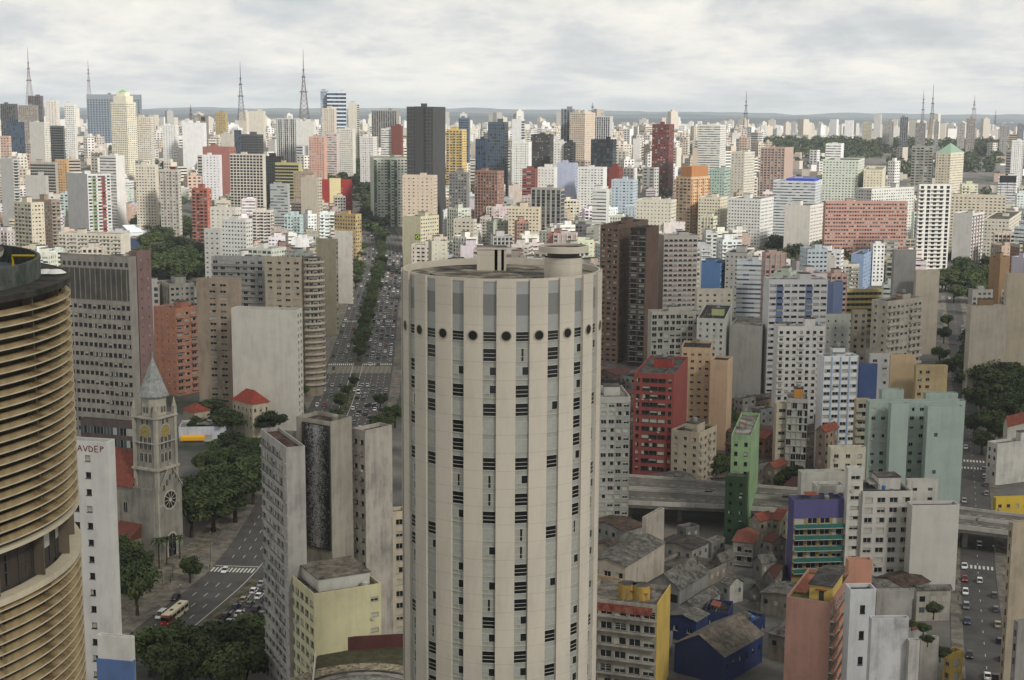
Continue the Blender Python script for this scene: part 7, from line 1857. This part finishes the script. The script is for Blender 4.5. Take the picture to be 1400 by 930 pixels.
for (x, y, c, k) in ((301, 790, 'white', 'sedan'), (230, 828, 'black', 'sedan')):
    p = ground(x, y); t, _ = AV.near(p); q0, h = AV.at(t, 0); rt = Vector((math.sin(h), -math.cos(h), 0)); lane_car(AV, t, (p - q0).dot(rt), False, 'alone on the near carriageway' if c == 'white' else 'just ahead of the bus', 'near avenue traffic', c=c, k=k, detail=True)
for (t0, off, n) in ((-8, 20.3, 8), (-5, 23.4, 8), (-11, 26.6, 8), (-7, 30.0, 7), (-4, 33.4, 7)):
    t = t_near + t0 + 4
    for i in range(n):
        lane_car(AV, t, off, True, 'in the near traffic jam', 'near traffic jam', detail=True); t -= rs.uniform(5.6, 8.0)
t = t_near + 12
for off in (21.5, 25, 28.5, 32, 35.2):
    for t in spots(t_near + 14, t_zebra2 - 60, 22): lane_car(AV, t, off, True, 'moving up the avenue', 'avenue traffic')
p = ground(217, 847); t, _ = AV.near(p); q0, h = AV.at(t, 0); rt = Vector((math.sin(h), -math.cos(h), 0)); lane_car(AV, t, (p - q0).dot(rt), False, 'waiting beside the bus', 'near avenue traffic', c='white', k='van', detail=True)
# the bus
pb_ = ground(251, 836); t, _ = AV.near(pb_); q0, h = AV.at(t, 0); rt = Vector((math.sin(h), -math.cos(h), 0))
p, h = AV.at(t, (pb_ - q0).dot(rt), .07)
BUS = empty('city_bus', p, h + math.pi, 'red and white city bus with a cream roof on the near carriageway', 'bus')
RED, CREAMP = plain((.62, .08, .07), .35, name='bus_red'), plain((.84, .80, .68), .4, name='bus_cream')
b = MB(); b.box(2.6, 6.5, -1.27, 1.27, .35, 1.35, 0); b.box(-6.5, 2.6, -1.27, 1.27, .35, 1.35, 1); b.box(-6.5, 6.5, -1.27, 1.27, 2.45, 2.95, 1); b.box(5.0, 6.5, -1.272, 1.272, 2.46, 2.96, 0)
for x in (-6.5, -3.9, -1.3, 1.3, 3.9, 6.38):
    for s_ in (-1, 1): b.box(x, x + .12, s_ * 1.27 - .03, s_ * 1.27 + .03, 1.35, 2.45, 1 if x < 2 else 0)
b.build('body', [RED, CREAMP], BUS)
b = MB(); b.box(-6.44, 6.46, -1.23, 1.23, 1.34, 2.46); b.build('window_band', plain((.07, .08, .09), .12, .6, name='car_glass'), BUS)
b = MB(); b.box(-6.3, 6.2, -1.2, 1.2, 2.95, 3.08); b.build('roof', CREAMP, BUS)
for x in (-3.4, 2.0):
    b = MB(); b.box(x - .5, x + .5, -.4, .4, 3.08, 3.26); b.build('roof_hatch', FRAME_D, BUS)
wm_ = MB(); wm_.lathe([(.05, -.14), (.48, -.14), (.48, .14), (.05, .14)], 16); wme = wm_.mesh('wheel', [plain((.09, .09, .09), .8)])
for x in (-3.7, 4.0):
    for s_ in (-1, 1): part('wheel', wme, BUS, Matrix.Translation((x, s_ * 1.18, .5)) @ Matrix.Rotation(math.pi / 2, 4, 'X'))
for s_ in (-1, 1): part('headlight', lamp_mesh(False), BUS, Matrix.Translation((6.5, s_ * .9, .75)))
# side street: parked rows and a few moving
for (x, y, c, off) in ((1315, 782, 'white', 1.2), (1316, 795, 'red', 1.2), (1317, 809, 'white', 1.2), (1317, 828, 'silver', 1.2), (1318, 840, 'grey', 1.2), (1318, 848, 'dark blue', 1.2), (1321, 901, 'black', 1.2), (1334, 787, 'white', 5.5), (1355, 816, 'grey', 9.3), (1357, 838, 'grey', 9.3), (1359, 852, 'beige', 9.3), (1359, 868, 'dark blue', 9.3), (1362, 884, 'white', 9.3), (1362, 898, 'black', 9.3), (1352, 916, 'black', 7.0), (1339, 924, 'white', 5.2), (1353, 925, 'white', 8.8),
                       (1336, 647, 'silver', 9.2), (1338, 658, 'white', 9.2), (1338, 667, 'grey', 9.2), (1339, 676, 'silver', 9.2), (1315, 690, 'silver', 1.2), (1316, 700, 'silver', 1.2), (1326, 745, 'white', 6), (1320, 615, 'white', 3), (1300, 410, 'white', 3)):
    t, _ = ST.near(ground(x, y)); lane_car(ST, t, off, off > 5, 'parked at the side-street kerb' if off in (1.2, 9.3, 9.2) else 'moving along the side street', 'side street cars', c=c, k=rs.choice(('sedan', 'hatch')), detail=True)
for k in range(16):
    t, _ = ST.near(ground(1318, 462)); lane_car(ST, t + 40 - k * 6.4, 9.3, True, 'parked below the wide buff wall', 'cars parked in the upper side street')
for (x, y, c) in ((970, 676, 'dark blue'), (1076, 683, 'black')):
    q = at_z(x, y, 8.05); q2 = at_z(x + 20, y + 2.2, 8.05); car(q, math.atan2(q2.y - q.y, q2.x - q.x), 'sedan', c, 'saloon on the elevated road', 'cars on the elevated road')
q = at_z(1338, 712, 8.05); b = MB()
mt = empty('motorcycle', q, .2, 'dark motorcycle crossing on the elevated road above the side street', 'motorcycle')
b.tube([(-.7, 0, .75), (-.1, 0, .85), (.5, 0, .95)], [.12, .2, .12], 8); b.build('body', FRAME_D, mt)
w_ = MB(); w_.lathe([(.2, -.06), (.31, -.06), (.31, .06), (.2, .06)], 14); wme2 = w_.mesh('wheel', [plain((.09, .09, .09), .8)])
for x in (-.65, .7): part('wheel', wme2, mt, Matrix.Translation((x, 0, .31)) @ Matrix.Rotation(math.pi / 2, 4, 'X'))
b = MB(); b.tube([(.62, 0, .4), (.45, 0, 1.05)], [.04, .04], 6); b.tube([(.42, -.32, 1.08), (.42, .32, 1.08)], [.025, .025], 6); b.build('handlebar', METAL, mt)
print('trees', ntree, 'cars', ncar)
# ------------------------------------------------------------------ masts on the skyline
def mast(px, vb, vt, D, wb_, desc, col, name='radio_mast'):
    p, q = at_d(px, vb, D), at_d(px, vt, D); H_ = q.z - p.z
    o = empty(name, p, 0, desc, 'mast')
    b = MB(); h1 = H_ * .72; n = 11
    lev = [(h1 * i / n, wb_ * (1 - i / n) ** 1.1 + .9) for i in range(n + 1)]
    r_ = max(.16, wb_ * .022)
    for sx, sy in ((-1, -1), (1, -1), (1, 1), (-1, 1)): b.tube([(sx * w_ / 2, sy * w_ / 2, z) for z, w_ in lev], [r_] * len(lev), 4, cap=False)
    for (z0, w0), (z1, w1) in zip(lev[:-1], lev[1:]):
        for (sx, sy, tx, ty) in ((-1, -1, 1, -1), (1, -1, 1, 1), (1, 1, -1, 1), (-1, 1, -1, -1)):
            b.tube([(sx * w0 / 2, sy * w0 / 2, z0), (tx * w1 / 2, ty * w1 / 2, z1)], [r_ * .6] * 2, 3, cap=False); b.tube([(tx * w0 / 2, ty * w0 / 2, z0), (sx * w1 / 2, sy * w1 / 2, z1)], [r_ * .6] * 2, 3, cap=False)
            b.tube([(sx * w1 / 2, sy * w1 / 2, z1), (tx * w1 / 2, ty * w1 / 2, z1)], [r_ * .6] * 2, 3, cap=False)
    b.build('lattice', plain(col, .6), o)
    b = MB(); b.tube([(0, 0, h1 - 1), (0, 0, h1 + (H_ - h1) * .5), (0, 0, H_)], [.75, .5, .22], 6); b.build('antenna', plain(col, .6), o)
    for f in (.42, .62, .72):
        b = MB(); z = H_ * f; w_ = wb_ * (1 - min(1, f / .72)) + 2.4; b.lathe([(.2, z - .8), (w_ * .75, z - .8), (w_ * .75, z + .8), (.2, z + .8)], 8); b.build('platform', plain(tuple(x * .9 for x in col), .6), o)
    return o
MC = (.46, .36, .36)
mast(41, 143, 64, 2690, 11, 'tall red and white lattice mast on the reddish grey tower', MC)
mast(122, 131, 82, 2730, 5, 'thin lattice mast behind the wide blue skyline slab', (.5, .42, .42))
mast(330, 165, 85, 2500, 11, 'dark slender lattice mast over the yellowish skyline block', (.30, .31, .36))
mast(416, 168, 67, 2400, 16, 'tallest wide-footed red and white lattice mast on the skyline', (.44, .36, .36))
mast(261, 165, 143, 2600, 4, 'short antenna mast over the brown frame building', (.4, .35, .35))
mast(1019, 178, 124, 2700, 9, 'lone grey lattice mast past the white stepped-top tower', (.36, .35, .38))
mast(1261, 170, 123, 2950, 5, 'thin hilltop mast beside the thicker mast', (.40, .36, .38))
mast(1273, 185, 115, 2900, 10, 'thick dark hilltop mast among the trees', (.30, .28, .31))
mast(1331, 163, 130, 2810, 8, 'pale pointed mast on the masted hill tower', (.58, .55, .55))
mast(1360, 178, 150, 3100, 3, 'faint thin mast close to the frame edge', (.5, .48, .5))
mast(810, 160, 140, 2300, 2, 'needle mast above the white ribbed tower', (.5, .5, .52))
# ------------------------------------------------------------------ street lamps and people
def lamp(px, py, h=9.5, desc='tall grey street lamp', two=False):
    p = ground(px, py); o = empty('street_lamp', p, rng.uniform(0, 3))
    b = MB(); b.tube([(0, 0, 0), (0, 0, h)], [.12, .07], 6); b.build('pole', METAL, o)
    for s_ in ((-1, 1) if two else (1,)):
        b = MB(); b.tube([(0, 0, h - .2), (s_ * 1.3, 0, h + .25)], [.05, .05], 5); b.box(s_ * 1.3 - .4, s_ * 1.3 + .4, -.16, .16, h + .18, h + .32); b.build('lamp_head', METAL, o)
    tag(o, auto_label(desc, p + Vector((0, 0, h))), 'street lamp')
for (x, y) in ((222, 801), (236, 792), (360, 775), (288, 770), (300, 640), (196, 690), (430, 540), (520, 555), (1358, 790), (1352, 720), (1374, 880), (541, 905), (465, 905)): lamp(x, y, two=(x < 240))
def person_mesh(seed):
    rs = random.Random(seed); me = bpy.data.meshes.new('person'); st = .16
    vs = [(0, 0, .92), (0, 0, 1.18), (0, 0, 1.42), (0, 0, 1.52), (0, .02, 1.64), (.09, 0, .88), (.10, st, .48), (.10, st * 1.3, .06), (.10, st * 1.3 + .16, .03), (-.09, 0, .88), (-.10, -st * .6, .48), (-.10, -st * 1.5, .08), (-.10, -st * 1.5 + .15, .03), (.19, 0, 1.40), (.24, -.05, 1.12), (.24, .06, .86), (-.19, 0, 1.40), (-.24, .06, 1.12), (-.24, .14, .88)]
    es = [(0, 1), (1, 2), (2, 3), (3, 4), (0, 5), (5, 6), (6, 7), (7, 8), (0, 9), (9, 10), (10, 11), (11, 12), (2, 13), (13, 14), (14, 15), (2, 16), (16, 17), (17, 18)]
    rad = [.15, .14, .15, .06, .105, .10, .065, .045, .045, .10, .065, .045, .045, .07, .05, .035, .07, .05, .035]
    me.from_pydata(vs, es, [])
    o = bpy.data.objects.new('person', me); C.objects.link(o)
    m = o.modifiers.new('skin', 'SKIN'); 
    if not me.skin_vertices: me.skin_vertices.new()
    for i, v in enumerate(me.skin_vertices[0].data): v.radius = (rad[i], rad[i] * .8); v.use_root = i == 0
    s = o.modifiers.new('smooth', 'SUBSURF'); s.levels = s.render_levels = 1
    dg = bpy.context.evaluated_depsgraph_get(); out_ = bpy.data.meshes.new_from_object(o.evaluated_get(dg)); bpy.data.objects.remove(o)
    top, leg = [plain(c, .8, name='cloth') for c in rs.choice((((.75, .74, .72), (.12, .13, .2)), ((.15, .15, .17), (.2, .2, .25)), ((.5, .15, .14), (.15, .15, .16)), ((.3, .4, .55), (.3, .27, .22))))]
    skin = plain((.50, .35, .27), .6, name='skin'); hair = plain((.07, .055, .05), .7, name='hair')
    for mm_ in (top, leg, skin, hair): out_.materials.append(mm_)
    for p in out_.polygons:
        c = p.center; p.material_index = 3 if c.z > 1.66 or (c.z > 1.58 and c.y < 0) else 2 if c.z > 1.5 or (abs(c.x) > .2 and c.z < 1.0) else 0 if c.z > .93 else 1
    return out_
try:
    PM = [person_mesh(i) for i in range(4)]
    for i, (x, y) in enumerate(((283, 781), (287, 779), (247, 806), (233, 800), (345, 715), (543, 552), (538, 545), (372, 640), (447, 520), (443, 524), (540, 470), (545, 455), (1365, 840), (1310, 822), (1372, 790), (1308, 800))):
        p = ground(x, y); o = bpy.data.objects.new('person', PM[i % 4]); C.objects.link(o); o.location = (p.x, p.y, p.z + .17); o.rotation_euler = (0, 0, i * 1.3)
        tag(o, auto_label(('person in a light shirt walking', 'person in dark clothes walking', 'person in a red top walking', 'person in a blue top walking')[i % 4] if False else 'person walking on the pavement', p + Vector((0, 0, 1))), 'person', 'pedestrians on the pavements')
except Exception as ex: print('people', ex)
# ------------------------------------------------------------------ unseen cloud, added out of view to dim the sun on the near streets
def shade_cloud(cx, cy, cz, rx, ry, rz, seed):
    bm = bmesh.new(); bmesh.ops.create_icosphere(bm, subdivisions=5, radius=1)
    for v in bm.verts:
        n = v.co.normalized(); d = 1 + .34 * mnoise.fractal(n * 2.2 + Vector((seed, 0, 0)), .8, 2.1, 5)
        v.co = Vector((n.x * rx * d, n.y * ry * d, n.z * rz * d * (1.3 if n.z > 0 else .6)))
    me = bpy.data.meshes.new('shade_cloud'); bm.to_mesh(me); bm.free()
    m, t, b_ = base_mat('shade_cloud_vapour'); b_.inputs['Base Color'].default_value = (.8, .8, .8, 1); b_.inputs['Roughness'].default_value = 1; b_.inputs['Alpha'].default_value = .44
    me.materials.append(m); o = bpy.data.objects.new('shade_cloud', me); C.objects.link(o); o.location = (cx, cy, cz); stuff(o)
shade_cloud(780, -830, 1000, 1150, 800, 150, 2.0)
# ------------------------------------------------------------------ air
b = MB(); b.box(-13500, 13500, -700, 24500, -8, 330)
hz = stuff(b.build('haze', None or bpy.data.materials.new('air')))
hm = hz.data.materials[0]; hm.use_nodes = True; hm.node_tree.nodes.clear()
ho = hm.node_tree.nodes.new('ShaderNodeOutputMaterial'); hv = hm.node_tree.nodes.new('ShaderNodeVolumePrincipled')
hv.inputs['Color'].default_value = (.82, .91, 1.0, 1); hv.inputs['Density'].default_value = 0.000048
hm.node_tree.links.new(hv.outputs[0], ho.inputs['Volume'])
hm.cycles.homogeneous_volume = True if hasattr(hm.cycles, 'homogeneous_volume') else None
